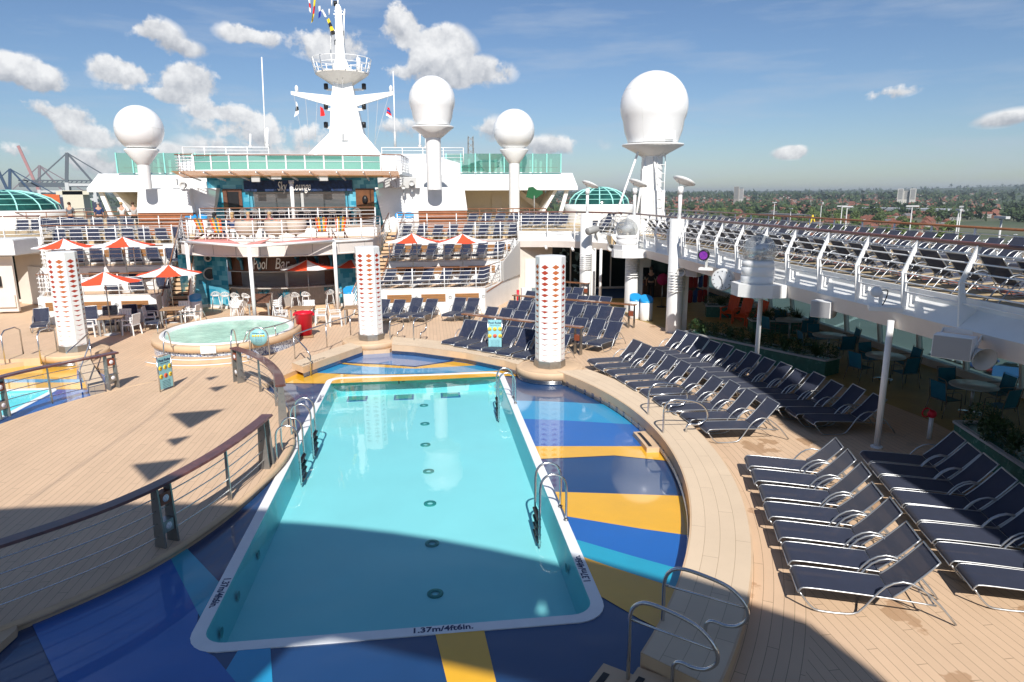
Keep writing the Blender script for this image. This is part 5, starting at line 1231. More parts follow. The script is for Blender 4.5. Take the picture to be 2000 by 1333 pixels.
for k,(gx_,gy_,s) in enumerate(((392,806,.80),(316,905,.62),(350,858,.30),(428,757,.30),(415,738,.22))):
    g0=G(gx_,gy_); z=10.8-.25*k; y=g0.y-SK*z; x=g0.x-.02*SK*z; m=MB(); m.prism([(x-s,y,z),(x+s*.7,y+.1,z+.1),(x+s*.2,y,z-s*1.5)],(0,.01,0)); m.build('signal_pennant',FRED if k%2 else FBL,label=f'{["large blue","large red","narrow blue","narrow red","small blue"][k]} pennant on the flag line above the island deck, out of the picture overhead',cat='flag',group='pennants on the flag line')
for px,p0,p1,r_ in ((511,112,290,.05),(522,250,290,.1),(489,262,290,.08),(768,140,290,.05),(820,262,290,.08),(832,262,292,.08)):
    a,b=Yp(px,p1,58),Yp(px+ (8 if px==511 else (4 if px==768 else 0)) ,p1,58); a=Yp(px,p0,58); t=thing('whip_antenna',{511:'tall thin whip antenna left of the mast',522:'short thick antenna beside the tall left whip',489:'leftmost short antenna on the roof left of the mast',768:'tall thin whip antenna right of the mast',820:'short antenna behind the second radome, left',832:'short antenna behind the second radome, right'}[px],'antenna',b); MB().tube([(0,0,0),(a-b)],r_,6).build('rod',WHITE2,t); MB().tube([(0,0,0),(a-b)*.22],r_*2,6).build('mount',GREYL,t)
# house under the mast
hs=thing('mast_house','white deck house with sloping roof under the ship mast','deck house',(0,0,0))
m=MB(); rg=[]
for x0,x1,z,y0 in ((-17.2,2.6,6.9,52),(-17.2,2.6,7.9,52),(-14.8,.4,8.75,56)):
    rg.append([m.b.verts.new(v) for v in ((x0,y0,z),(x1,y0,z),(x1,66,z),(x0,66,z))])
for A,B in zip(rg,rg[1:]):
    for i in range(4): m.b.faces.new((A[i],A[(i+1)%4],B[(i+1)%4],B[i]))
m.b.faces.new(rg[-1]); m.build('roof_block',WHITE,hs)
MB().box((-7.3,51,5.2),(19,9,3.4)).build('wall_block',WHITE,hs)
for x0,x1,l in ((-17.6,-11.5,'left'),(-3.2,3.0,'right')): railing('roof_railing',f'long white railing on the roof {l} of the mast',[(x0,54.5,8.0),(x1,54.5,8.0)],1.15,4,1.5,top=WHITE2,rt_=.03)
# bridge building
bb=thing('bridge_building','wide white bridge building with overhanging roof and cream recess behind the radomes','bridge building',(0,0,0))
B0,B1=-28.6,14.0
MB().poly([(B0+1.5,68),(B1-2.3,68),(B1-2.3,80),(B0+1.5,80)],ZU,top=6.0).build('wall',mat('recess_cream',(.72,.66,.56),.5,vary=.05),bb)
m=MB(); m.prism([(B0,63.5,6.0),(B0,63.5,6.3),(B0,66.0,7.6),(B0,80,7.6),(B0,80,6.0)],(B1-B0,0,0)); m.build('roof',WHITE,bb)
for x,s in ((B0+1.0,-1),(B1-1.0,1)):
    MB().bar((x-s*.6,64,3.6),(x+s*.2,64,6.4),.25,.35).build('strut',WHITE,bb)
    MB().prism([(x-s*2.3,64,3.5),(x-s*.8,64,6.0),(x-s*.8,68,6.0),(x-s*2.3,68,3.5)],(-s*.3,0,0)).build('side_wing',WHITE,bb)
for i,x in enumerate((6.9,2.6,-19,-24)): MB().box((x,67.95,4.55),(1.0,.1,2.0)).build('door',CREAM,bb)
MB().bar((9.0,67.6,5.9),(11.8,66.6,3.6),.1,.5).build('ladder_stair',CREAM,bb)
gl=thing('glass_windbreak','tall green glass windbreak with turquoise frames along the roof of the bridge building','windbreak',(0,0,0))
for x0,x1 in ((B0+1.8,-17.5),(2.0,B1-1.2)):
    n=int((x1-x0)/1.3); w_=(x1-x0)/n
    for i in range(n): MB().quad((x0+i*w_+.06,65.6,7.65),(x0+(i+1)*w_-.06,65.6,7.65),(x0+(i+1)*w_-.06,65.6,9.35),(x0+i*w_+.06,65.6,9.35)).build('glass_panel',GLG,gl)
    for i in range(n+1): MB().box((x0+i*w_,65.6,8.5),(.10,.10,1.75)).build('frame_post',TURQ,gl)
    for i in range(n*2): MB().box((x0+.3+i*w_/2,69+(i%3),8.3+.1*(i%2)),(.22,.22,1.3)).build('inner_post',WHITE2,gl)
    MB().box(((x0+x1)/2,67,8.15),(x1-x0,.05,.06)).build('inner_rail',BROWN,gl)
def gdome(label,x,y,r,zb,h):
    t=thing('glass_dome',label,'glass dome',(x,y,zb)); pr=[(r*math.cos(R(a)),h*math.sin(R(a))) for a in (0,18,36,54,72,88)]
    MB().lathe(pr,(0,0,0),32).build('glazing',GLDOME,t)
    m=MB()
    for k in range(14): a=2*PI*k/14; m.tube([(q[0]*1.01*math.cos(a),q[0]*1.01*math.sin(a),q[1]*1.02) for q in pr],.05,5)
    m.build('ribs',mat('rib_mint',(.35,.75,.68),.4),t); m=MB()
    for q in pr[1:5]: m.tube([(q[0]*1.005*math.cos(2*PI*i/32),q[0]*1.005*math.sin(2*PI*i/32),q[1]) for i in range(32)],.03,5,closed=True)
    m.build('ring_bars',TURQ,t); MB().lathe([(r*1.02,.03),(r*1.15,0),(r*1.15,-.45),(r*1.1,-1.6)],(0,0,0),36).build('base_ring',WHITE,t)
gdome('green glazed dome on a white ring right of the bridge building',13.0,51.5,2.25,4.85,1.25)
gdome('green glazed dome on a white ring at the far left edge',-29.0,52.5,3.2,4.7,1.35)
# low teak walkway rails and lifebuoy, person cutout
railing('walkway_railing','low teak walkway railing in front of the bridge building, right side',[(2.6,49.5,ZU),(8.6,49.5,ZU)],1.12,2,1.3,bar=TEAK,rt_=.035)
railing('walkway_railing','low teak walkway railing in front of the bridge building, left side',[(-27.5,49.5,ZU),(-18.8,49.5,ZU)],1.12,2,1.3,bar=TEAK,rt_=.035)
railing('terrace_railing','white railing with teak top at the front of the upper deck behind the right terraces',[(-1.65,40.3,ZU),(5.1,40.3,ZU),(5.3,38.6,ZU)],1.08,5,1.6)
railing('terrace_railing','white railing with teak top at the front of the upper deck behind the left terraces',[(mx(-1.65),40.3,ZU),(mx(5.1),40.3,ZU),(mx(5.3),38.6,ZU)],1.08,5,1.6)
for x,l in ((-.0,'right'),(-24.3,'left')):
    pass
t=thing('green_sign_board','green island-shaped sign board on a thin post in front of the bridge building','sign',(9.15,58.5,ZU)); MB().tube([(0,0,0),(0,0,2.0)],.04,6).build('post',GREY,t)
MB().prism([(-.7,0,1.9),(-.2,0,1.75),(.2,0,1.8),(.75,0,2.2),(.7,0,2.45),(.2,0,2.5),(-.1,0,2.75),(-.5,0,2.7),(-.6,0,2.3)],(0,.05,0)).build('board',mat('board_green',(.008,.09,.03),.5),t)
# round floodlight cluster on the bridge wing
# ---------------------------------------------------------------- unseen overhead slab behind the camera, outlined to cast the foreground shadow
zt=11.0; ed=[]
def shp(x,y): return (x-.02*SK*zt,y-SK*zt)     # where the overhead edge must be for its shadow to fall at x,y
for i in range(31):
    a=R(142-97*i/30); ed.append(shp(-7.5+17.5*math.cos(a),-5.05+17.5*math.sin(a)))
wing=[shp(*p) for p in ((5.15,6.3),(5.5,4.4),(7.5,4.4),(7.8,5.9),(8.6,6.8),(8.75,11),(8.55,14.6),(8.9,16.5),(9.0,21),(9.3,23.3),(9.85,25.5),(9.86,16),(13,15),(15,4))]  # side strips added to shade the right-hand loungers and balcony
oh=[(ed[0][0]-8,ed[0][1])]+ed+wing+[(15,-32),(-30,-32),(-30,ed[0][1])]
hole=[shp(q.x,q.y) for q in (G(560,1262),G(640,1247),G(700,1256),G(1090,1345))]+[shp(.9,5.2),shp(-2.2,5.0),shp(-2.9,6.0)]  # this and the next opening are cut to let sun patches through
tri=[shp(q.x,q.y) for q in (G(1075,1150),G(1055,1195),G(1090,1200))]
od=thing('overhead_shade_slab','unseen overhead slab behind the camera, shaped to shade the foreground','deck',(0,0,0)); MB().poly(oh[::-1],zt,holes=[hole,tri],top=zt+.25).build('slab',mat('overhead_low_bounce',(.13,.13,.135),.6),od)  # slab colour kept dark to cut the light it bounces down
for x,y in ((-18,-20),(-1,-20),(10,-22)): MB().tube([(x,y,-.0),(x,y,zt)],.25,12).build('support_column',WHITE,od)
# ================================================================ COLUMNS, LAMPS, SPEAKERS ON THE BALCONY
def column(x,y,label,top=4.62,w=.62):
    t=thing('white_column',label,'column',(x,y,0))
    MB().lathe([(.5*w,0),(.5*w,top),(0,top)],(0,0,0),24,sx=1,sy=1.3).build('shaft',WHITE,t)
    MB().box((.32,.05,1.4),(.42,.30,2.8),bev=.02).build('inner_shaft',WHITE,t)
    m=MB()
    for i in range(8): m.tube([(-.40,-.33,1.75+i*.11),(-.2,-.47,1.75+i*.11),(.08,-.47,1.75+i*.11),(.26,-.33,1.75+i*.11)],.028,6)
    m.build('louvre_rings',WHITE2,t)
    MB().tube([(0,-.1,top),(0,-.1,top+1.0)],.075,10).build('lamp_pole',WHITE2,t)
    h=MB().lathe([(0,0),(.11,0),(.11,.28),(0,.28)],(0,-.1,top+.98),14).build('lamp_head',WHITE2,t)
    d=MB().lathe([(0,.0),(.44,.05),(.46,.03),(.30,-.05),(0,-.07)],(0,0,0),28).build('reflector_dish',WHITE2,t); d.location=(.12,-.1,top+1.45); d.rotation_euler=(R(-8),R(24),0)
    m=MB()
    for s in (-1,1): m.tube([(0,-.1,top+1.2),(.12+s*.25,-.1,top+1.43-s*.11)],.012,5)
    m.build('dish_bracket',GREYL,t)
column(10.05,26.8,'nearest thick white column at the balcony edge with louvre rings and a dish lamp')
column(9.75,31.9,'middle thick white column at the balcony edge with louvre rings and a dish lamp')
column(8.35,35.6,'farthest thick white column at the balcony edge with louvre rings and a dish lamp')
for x,y,l in ((9.9,13.4,'slim white pole nearest the camera under the balcony, between the rows of loungers'),(9.8,19.05,'slim white pole under the globe lamp ledge'),(8.75,34.0,'slim white pole between the two far columns')):
    t=thing('slim_column',l,'column',(x,y,0)); MB().tube([(0,0,0),(0,0,2.9)],.068,16).build('shaft',WHITE2,t); MB().tube([(0,0,0),(0,0,.03)],.13,16).build('base_plate',WHITE2,t)
def globe(x,y,zb,r,label):
    t=thing('globe_searchlight',label,'searchlight',(x,y,zb))
    MB().poly([(1.0,-.62),(1.25,.7),(-.15,.75),(-.62,.35),(-.66,-.2),(-.35,-.6),(.1,-.75)][::-1],0,top=.36).build('ledge',WHITE,t)
    MB().lathe([(0,.36),(r*.93,.36),(r*.98,.42),(r*.98,.56),(r*.95,.57),(r*.95,.59),(r*.98,.60),(r*.98,.82),(r*.95,.83),(r*.95,.85),(r*.98,.86),(r*.96,.98),(r*.8,1.02),(0,1.02)],(0,0,0),32).build('housing',WPL,t)
    pr=[(max(.001,r*math.cos(R(a))),1.02+r*.52+r*math.sin(R(a))) for a in (-32,-20,-5,10,25,40,55,70,82,90)]; MB().lathe(pr,(0,0,0),32).build('clear_globe',GLC,t)
    o=MB().lathe([(0,-.25*r/.5),(.16*r/.5,-.22*r/.5),(.18*r/.5,.1),(.12*r/.5,.26*r/.5),(0,.28*r/.5)],(0,0,0),16).build('lamp_body',WHITE2,t); o.location=(0,0,1.02+r*.55); o.rotation_euler=(R(15),R(62),0)
    MB().box((.02,0,1.02+r*.2),(.1*r/.5,.1,r*.5)).build('lamp_stand',WHITE2,t)
globe(9.42,18.6,2.72,.47,'large clear globe searchlight on a white drum at the balcony edge, nearer the camera')
globe(9.25,31.2,2.72,.5,'smaller looking clear globe searchlight on a white drum at the balcony edge, farther away')
def speaker(label,px,py,y,w,h,d,rz,arm=.5):
    p=Yp(px,py,y); t=thing('box_speaker',label,'speaker',p,rz)
    MB().box((0,d*.35,0),(w,d*.7,h),bev=.008).build('cabinet',WHITE2,t); o=MB().lathe([(0,-w/2),(h*.5,-w/2),(h*.5,w/2),(0,w/2)],(0,0,0),20,sx=1,sy=.9).build('rounded_back',WHITE2,t); o.rotation_euler=(0,R(90),0); o.location=(0,d*.62,0)
    MB().box((0,-.006,0),(w*.95,.012,h*.93)).build('grille',mat('speaker_grille',(.38,.38,.39),.6,vary=.2,vscale=80),t)
    m=MB()
    for s in (-1,1): m.bar((s*(w/2+.01),d*.6,0),(s*(w/2+.01),d*.6+arm,h*.45),.015,.09)
    m.bar((-w/2,d*.6+arm,h*.45),(w/2,d*.6+arm,h*.45),.05,.09); m.build('bracket',WHITE2,t)
speaker('large white box speaker hung under the balcony edge, nearest the camera',1858,680,10.9,.62,.42,.45,R(-52)); speaker('white box speaker hung under the balcony edge, second nearest',1602,605,15.9,.5,.42,.42,R(-55)); speaker('small white box speaker beside the nearest thick column',1350,530,25.6,.5,.44,.42,R(-50)); speaker('white box speaker beside the farther globe searchlight',1207,488,31.0,.5,.44,.42,R(-50))
def horn(label,px,py,y,rz,s=1,mt_=None):
    p=Yp(px,py,y); t=thing('horn_speaker',label,'loudspeaker',p,rz); o=MB().lathe([(.02,.3*s),(.05*s,.26*s),(.09*s,.1*s),(.17*s,-.02),(.18*s,-.02),(.11*s,.12*s),(.08*s,.28*s),(0,.34*s)],(0,0,0),20).build('horn',mt_ or GREYL,t); o.rotation_euler=(R(-80),0,0); MB().bar((0,.2*s,0),(0,.3*s,.28*s),.03).build('bracket',GREYL,t)
horn('grey horn loudspeaker under the balcony edge beside the nearest box speaker',1922,702,10.6,R(-10),1.2); horn('small horn loudspeaker beside the nearest thick column',1330,532,26.2,R(-40)); horn('small horn loudspeaker by the farther globe searchlight',1193,484,32,R(-40))
clock('round_clock','large round cream clock hanging from the balcony edge beside the globe searchlight',tuple(Yp(1410,547,20.6)),R(-38),.34)
pl=thing('purple_stage_light','round stage lamp with glowing purple lens on the balcony edge','stage lamp',tuple(Yp(1374,499,23.2)),R(-35)); o=MB().lathe([(.15,-.02),(.19,-.04),(.19,.16),(.1,.24),(0,.24)],(0,0,0),20).build('housing',BLACK,pl); o.rotation_euler=(R(-85),0,0); o=MB().lathe([(0,0),(.155,0)],(0,0,0),20).build('lens',PURP,pl); o.rotation_euler=(R(95),0,0)
MB().box((.1,.1,-.28),(.08,.08,.36)).build('stand',GREYL,pl); MB().box((.12,.1,-.48),(.5,.4,.08)).build('ledge',WHITE,pl)
fl=thing('cylinder_floodlight','grey cylindrical floodlight on the far balcony corner','floodlight',tuple(Yp(1157,450,34.6)),R(20)); o=MB().lathe([(0,-.35),(.17,-.35),(.19,-.33),(.19,.25),(.15,.36),(0,.36)],(0,0,0),20).build('housing',GREY,fl); o.rotation_euler=(0,R(80),R(8)); MB().bar((.15,0,-.1),(.4,.1,-.5),.05).build('bracket',GREY,fl)
dl=thing('dish_lamp','white round dish lamp on a bracket at the balcony edge near the camera','lamp',tuple(Yp(1722,575,12.9)),R(-30)); o=MB().lathe([(0,.03),(.10,.035),(.115,0),(.10,-.02),(0,-.03)],(0,0,0),20).build('dish',WPL,dl); o.rotation_euler=(R(70),R(20),0); o.location=(-.1,0,.04); MB().box((0,.1,-.12),(.07,.07,.3)).build('stand',WPL,dl); MB().box((.1,.12,-.3),(.62,.42,.1),bev=.01).build('ledge',WHITE,dl); MB().tube(spline([(0,.16,.05),(.12,.16,.06),(.1,.16,-.12),(.05,.16,-.25)],4),.012,5).build('cable',BLACK,dl)
for i,(px,py) in enumerate(((1065,481),(1117,484))): p=Yp(px,py,37.5-i); o=MB().tube([p,p+Vector((.05,-.16,-.16))],.07,10).build('spotlight',WPL,label=f'small white spotlight under the far balcony, {["left","right"][i]} one',cat='spotlight')
# side of ship service boxes by the right terrace
t=thing('first_aid_cabinet','white cabinet with a grey bin at the right terrace side wall','cabinet',(4.9,33.9,0)); MB().box((0,0,.5),(.5,.4,1.0),bev=.01).build('cabinet',WPL,t); MB().box((-.02,-.206,.62),(.08,.012,.22)).build('red_label',RED,t); MB().box((.45,.15,.48),(.34,.36,.96),bev=.03).build('grey_bin',mat('bin_grey',(.22,.27,.28),.5),t); MB().tube([(-.42,0,.15),(-.42,0,.9)],.07,10).build('extinguisher',RED,t)
# left edge wall details
t=thing('left_end_details','beige wall panel with dark control box and hatch at the far left under the balcony','wall panel',(-20.6,36.0,0)); MB().box((0,0,1.45),(1.1,.15,2.7)).build('panel',PINKW,t); MB().box((-.15,-.12,1.6),(.28,.1,.5)).build('control_box',BLACK,t); MB().box((.1,-.12,.62),(.8,.1,.6),bev=.01).build('hatch',CREAM,t)
t=thing('left_balcony_block','white corner block of the left balcony at the far left edge','balcony corner',(-20.3,36.4,2.9)); MB().box((0,0,.35),(1.6,2.2,.75),bev=.04).build('block',WHITE,t)
# ---------------------------------------------------------------- shaded side deck: tables, chairs, planters
def make_teal():
    t=thing('mesh_chair','teal mesh armchair','chair')
    MB().box((0,0,.43),(.46,.46,.015)).build('seat',TEALF,t); m=MB(); m.box((0,.25,.68),(.46,.012,.46),rx=R(-10)); m.build('backrest',TEALF,t)
    FR=mat('bronze_frame',(.20,.18,.15),.4,metal=.6)
    m=MB(); m.tube([(-.25,-.23,.43),(.25,-.23,.43),(.25,.24,.43),(-.25,.24,.43)],.014,6,closed=True); m.tube([(-.25,.22,.43),(-.25,.31,.93),(.25,.31,.93),(.25,.22,.43)],.014,6); m.build('frame',FR,t)
    for sx_ in (-1,1):
        MB().tube([(sx_*.27,-.24,0),(sx_*.27,-.22,.6),(sx_*.27,-.1,.66),(sx_*.26,.27,.66)],.013,6).build('armrest',FR,t); MB().tube([(sx_*.26,.22,.43),(sx_*.28,.33,0)],.013,6).build('leg',FR,t)
    return t
TC=Proto(make_teal)
def make_rtable():
    t=thing('round_table','round grey cafe table','table'); MB().lathe([(0,.74),(.55,.74),(.56,.72),(.55,.7),(0,.7)],(0,0,0),32).build('tabletop',mat('table_grey',(.42,.44,.42),.3),t); MB().tube([(0,0,0),(0,0,.7)],.04,10).build('pedestal',STEELD,t); MB().lathe([(0,.04),(.26,.02),(.27,0)],(0,0,0),28).build('base_disc',mat('mirror_disc',(.8,.8,.8),.06,metal=1),t); return t
RT=Proto(make_rtable)
for i,(x,y) in enumerate(((13.9,15.4),(13.8,18.75),(13.9,21.9),(14.1,24.9))):
    w_=['nearest the camera','second nearest the camera','third from the camera','farthest from the camera'][i]
    RT.put((x,y,.004),0,f'round grey cafe table with mirror base under the balcony, {w_}','round cafe tables under the balcony')
    for k,(dx,dy,a) in enumerate(((-.85,-.1,90),(.05,-.85,180),(.85,.15,-90),(.1,.85,0))):
        TC.put((x+dx,y+dy,.004),R(a+random.uniform(-15,15)),f'teal mesh armchair {["pool","near","window","far"][k]} side of the table {w_}','teal mesh armchairs under the balcony')
LEAF=bpy.data.materials.new('planter_leaf'); LEAF.use_nodes=True; _n,_l,_b=tree_of(LEAF); _b.inputs['Roughness'].default_value=.5
_o=_n.new('ShaderNodeTexCoord'); _z=_n.new('ShaderNodeTexNoise'); _z.inputs['Scale'].default_value=6; _l.new(_o.outputs['Object'],_z.inputs[0]); _r=_n.new('ShaderNodeValToRGB'); _l.new(_z.outputs[0],_r.inputs[0]); _r.color_ramp.elements[0].color=(.015,.04,.012,1); _r.color_ramp.elements[1].color=(.06,.12,.03,1); _l.new(_r.outputs[0],_b.inputs['Base Color'])
def planter(label,a,b,w,h=.5,cap=GREYL):
    a=Vector((*a,0));b=Vector((*b,0)); d=b-a; u=d.normalized(); n=Vector((-u.y,u.x,0)); t=thing('planter',label,'planter',a)
    P=[n*0,d,d+n*w,n*w]; MB().poly([(p.x,p.y) for p in P],0.004,top=h).build('tiled_box',GREENT,t)
    m=MB(); 
    for p,q in zip(P,P[1:]+P[:1]): m.bar(p+Vector((0,0,h+.02)),q+Vector((0,0,h+.02)),.1,.05)
    m.build('rim',cap,t)
    rr=random.Random(hash(label)%999 if 0 else len(label)); m=MB(); L0=d.length; k=int(L0/.36)
    for i in range(k):
        c=u*(L0*(i+.5)/k)+n*(w*rr.uniform(.3,.7)); spiky=i%3==1; R0=.30*rr.uniform(.85,1.2)
        for j in range(170 if spiky else 420):
            if spiky:
                az_=rr.uniform(0,6.28); el_=rr.uniform(.5,1.45); dv=Vector((math.cos(az_)*math.cos(el_),math.sin(az_)*math.cos(el_),math.sin(el_))); ll=rr.uniform(.35,.62); p=c+Vector((0,0,h)); s_=Vector((-dv.y,dv.x,0)).normalized()*.017
                m.b.faces.new([m.b.verts.new(v) for v in (p-s_,p+s_,p+dv*ll)])
            else:
                z_=rr.uniform(-.5,1); az_=rr.uniform(0,6.28); q=math.sqrt(max(0,1-z_*z_)); rad=R0*rr.uniform(.75,1.08); p=c+Vector((q*math.cos(az_)*rad,q*math.sin(az_)*rad,h+.2+z_*rad)); e1=Vector((rr.gauss(0,1),rr.gauss(0,1),rr.gauss(0,1))).normalized()*.06; e2=Vector((rr.gauss(0,1),rr.gauss(0,1),rr.gauss(0,1))).normalized()*.055
                m.b.faces.new([m.b.verts.new(v) for v in (p,p+e1,p+e2)])
    m.build('foliage',LEAF,t)
planter('long green tiled planter with shrubs nearest the camera on the right',(11.75,13.4),(10.5,8.6),.8)
planter('long green tiled planter with shrubs behind the shaded loungers under the balcony',(9.55,24.4),(12.2,19.2),-.8) if 0 else planter('long green tiled planter with shrubs behind the shaded loungers under the balcony',(12.15,19.2),(9.5,24.2),-.8)
planter('green tiled planter with shrubs beside the life vest rack',(13.0,30.6),(15.0,29.9),-.8); planter('green tiled planter with shrubs behind the round tables by the window',(13.2,26.6),(15.2,26.2),-.7)
def adir2(x,y,a,l):
    t=thing('orange_lounge_chair','orange adirondack chair '+l,'chair',(x,y,.004),R(a))
    MB().box((0,0,.36),(.52,.5,.03),rx=R(8)).build('seat',ORANGE,t); m=MB()
    for i in range(5): m.box((-.2+.1*i,.34,.72),(.09,.025,.75+.05*(2-abs(i-2))),rx=R(-20))
    m.build('backrest',ORANGE,t)
    for s in (-1,1): MB().box((s*.31,0,.55),(.1,.66,.03)).build('armrest',ORANGE,t); MB().bar((s*.31,-.28,.55),(s*.31,-.28,0),.07,.04).build('leg',ORANGE,t); MB().bar((s*.29,-.2,.35),(s*.29,.5,.02),.03,.1).build('rear_leg',ORANGE,t)
adir2(13.5,29.0,-50,'leftmost of three by the tall planter'); adir2(13.6,28.0,-55,'middle of three by the tall planter'); adir2(13.9,27.2,-55,'rightmost of three by the tall planter')
vr=thing('life_vest_rack','white rack hung with dark red life vests','rack',(12.55,31.2,.004),R(8))
for s in (-.85,.85): MB().tube([(s,0,0),(s,0,1.9)],.035,6).build('upright',WPL,vr); MB().bar((s,-.35,0),(s,0,.6),.05).build('foot_brace',WPL,vr)
MB().tube([(-.85,0,1.9),(.85,0,1.9)],.03,6).build('top_rail',WPL,vr)
for r_ in range(2):
    for i in range(6): MB().box((-.65+.26*i,-.06,1.5-.72*r_),(.2,.16,.6),bev=.04).build('life_vest',mat('vest_red',(.28,.02,.02),.7) if (i+r_)%4 else mat('vest_blue',(.02,.06,.2),.7),vr)
ps=thing('round_notice_stand','round pink notice disc on a thin stand beside the queue of people','sign',(11.7,33.0,.004)); MB().tube([(0,0,0),(0,0,1.15)],.02,6).build('pole',STEELD,ps); MB().lathe([(0,.02),(.25,.02),(.26,0)],(0,0,0),24).build('base',BLACK,ps); o=MB().lathe([(0,0),(.3,0),(.3,.02),(0,.02)],(0,0,0),28).build('disc',PINKB,ps); o.rotation_euler=(R(90),0,0); o.location=(0,0,1.4)
ps=thing('pink_wall_disc','round pink disc hanging behind the middle column','sign',(10.75,35.4,2.25)); o=MB().lathe([(0,0),(.26,0),(.26,.02),(0,.02)],(0,0,0),28).build('disc',PINKB,ps); o.rotation_euler=(R(90),0,0); MB().tube([(0,0,.26),(0,0,.65)],.01,5).build('hanger',STEELD,ps)
cb=thing('towel_counter','dark wood towel counter in the shade behind the people','counter',(13.3,36.6,.006)); MB().box((0,0,.5),(3.0,.6,1.0)).build('body',BROWN,cb); MB().box((0,-.05,1.03),(3.2,.8,.05)).build('top',GREYL,cb)
rv=thing('red_valve_wheel','small red valve wheel at the end of the nearest planter','valve',(11.45,13.75,.45)); MB().tube([(0,0,-.45),(0,0,.1)],.05,8).build('stem',WPL,rv); MB().ball((0,0,.15),.1,12,8).build('valve_body',RED,rv); MB().tube([(-.16+.11*math.cos(a/8*6.28),-.02,.2+.11*math.sin(a/8*6.28)) for a in range(8)],.018,5,closed=True).build('wheel',RED,rv)
# ================================================================ PEOPLE
SKIN=mat('skin',(.55,.32,.22),.55)
def skinmesh(name,verts,edges,radii,mt_,lv=2,root=0):
    me=bpy.data.meshes.new(name); me.from_pydata(verts,edges,[]); o=bpy.data.objects.new(name,me); COL.objects.link(o)
    md=o.modifiers.new('s','SKIN'); 
    for i,r_ in enumerate(radii):
        v=me.skin_vertices[0].data[i]; v.radius=r_ if isinstance(r_,tuple) else (r_,r_); v.use_root=(i==root)
    sb=o.modifiers.new('u','SUBSURF'); sb.levels=lv; sb.render_levels=lv
    dg=bpy.context.evaluated_depsgraph_get(); m2=bpy.data.meshes.new_from_object(o.evaluated_get(dg)); bpy.data.objects.remove(o); m2.name=name; m2.materials.clear(); m2.materials.append(mt_)
    for p in m2.polygons: p.use_smooth=True
    return m2
def person(label,loc,rz,top,pants,hair,pose='stand',skin=SKIN,hairlong=False,arms='down'):
    t=thing('person',label,'person',loc,rz)
    sit=pose=='sit'; hz=.5 if sit else .93; dz=hz-.93
    V=[];E_=[];Rr=[]
    def v(x,y,z,r): V.append((x,y,z+ (dz if True else 0))); Rr.append(r); return len(V)-1
    def e(a,b): E_.append((a,b))
    pel=v(0,0,.93,(.15,.11)); wst=v(0,0,1.08,(.13,.10)); ch=v(0,0,1.30,(.16,.11)); nk=v(0,0,1.46,.06); hd0=v(0,-.01,1.56,(.07,.085)); hd1=v(0,-.015,1.66,(.08,.095)); hd2=v(0,-.01,1.73,(.06,.075))
    for a,b in ((pel,wst),(wst,ch),(ch,nk),(nk,hd0),(hd0,hd1),(hd1,hd2)): e(a,b)
    ns=v(0,-.10,1.62,.02); e(hd1,ns)
    arm_i=[];leg_i=[]
    for s in (-1,1):
        sh=v(s*.19,0,1.39,.055); 
        if arms=='down': el_=v(s*.24,.02,1.12,.042); wr=v(s*.24,-.06,.88,.03); hn=v(s*.24,-.08,.80,.04)
        elif arms=='face': el_=v(s*.23,-.08,1.16,.042); wr=v(s*.12,-.20,1.38,.03); hn=v(s*.08,-.20,1.46,.038)
        else: el_=v(s*.23,-.04,1.14,.042); wr=v(s*.14,-.26,1.10,.03); hn=v(s*.06,-.30,1.11,.04)
        e(ch,sh); e(sh,el_); e(el_,wr); e(wr,hn); arm_i.append((sh,el_,wr,hn))
        for k in range(4):   # fingers
            f_=v(V[hn][0]+s*(-.02+.013*k),V[hn][1]-.03,V[hn][2]-dz-.07,.009); e(hn,f_)
        th=v(V[hn][0]-s*.03,V[hn][1]-.05,V[hn][2]-dz-.02,.010); e(hn,th)
        hp=v(s*.09,0,.86,.095)
        if sit: kn=v(s*.12,-.42,.88,.062); an=v(s*.12,-.42,.88-.42,.04); ft=v(s*.13,-.55,.88-.45,.035)
        else: kn=v(s*.11,-.02,.5,.06); an=v(s*.11,.02,.09,.042); ft=v(s*.13,-.13,.04,.035)
        e(pel,hp); e(hp,kn); e(kn,an); e(an,ft); leg_i.append((hp,kn,an,ft))
    b=bpy.data.objects.new('body',skinmesh('body',V,E_,Rr,skin)); COL.objects.link(b); b.parent=t
    def sub(nm,idx,edges,grow,mt_,ends={}):
        mp={i:k for k,i in enumerate(idx)}; vv=[V[i] for i in idx]; rr_=[tuple(q+grow for q in (Rr[i] if isinstance(Rr[i],tuple) else (Rr[i],)*2)) for i in idx]
        for i,p in ends.items(): vv[mp[i]]=p
        o=bpy.data.objects.new(nm,skinmesh(nm,vv,[(mp[a],mp[c]) for a,c in edges],rr_,mt_)); COL.objects.link(o); o.parent=t
    def mid(a,c,k): return tuple(V[a][q]+(V[c][q]-V[a][q])*k for q in range(3))
    ix=[ch,wst,pel]; ed=[(ch,wst),(wst,pel)]
    for sh,el_,wr,hn in arm_i: ix+=[sh,el_]; ed+=[(ch,sh),(sh,el_)]
    sub('shirt',ix,ed,.016,top,{pel:(0,0,V[pel][2]+.04)})
    ix=[pel]; ed=[]
    for hp,kn,an,ft in leg_i: ix+=[hp,kn,an]; ed+=[(pel,hp),(hp,kn),(kn,an)]
    sub('trousers',ix,ed,.015,pants)
    hz_=V[hd1][2]; MB().ball((0,.012,hz_+.035),.105,16,10,(.95,1.05,.95)).build('hair',hair,t)
    if hairlong: MB().ball((0,.055,hz_-.08),.09,12,8,(1,.6,1.5)).build('long_hair',hair,t)
    m=MB()
    for s in (-1,1): m.ball((s*.032,-.098,hz_+.0),.010,8,6)
    m.build('eyes',BLACK,t)
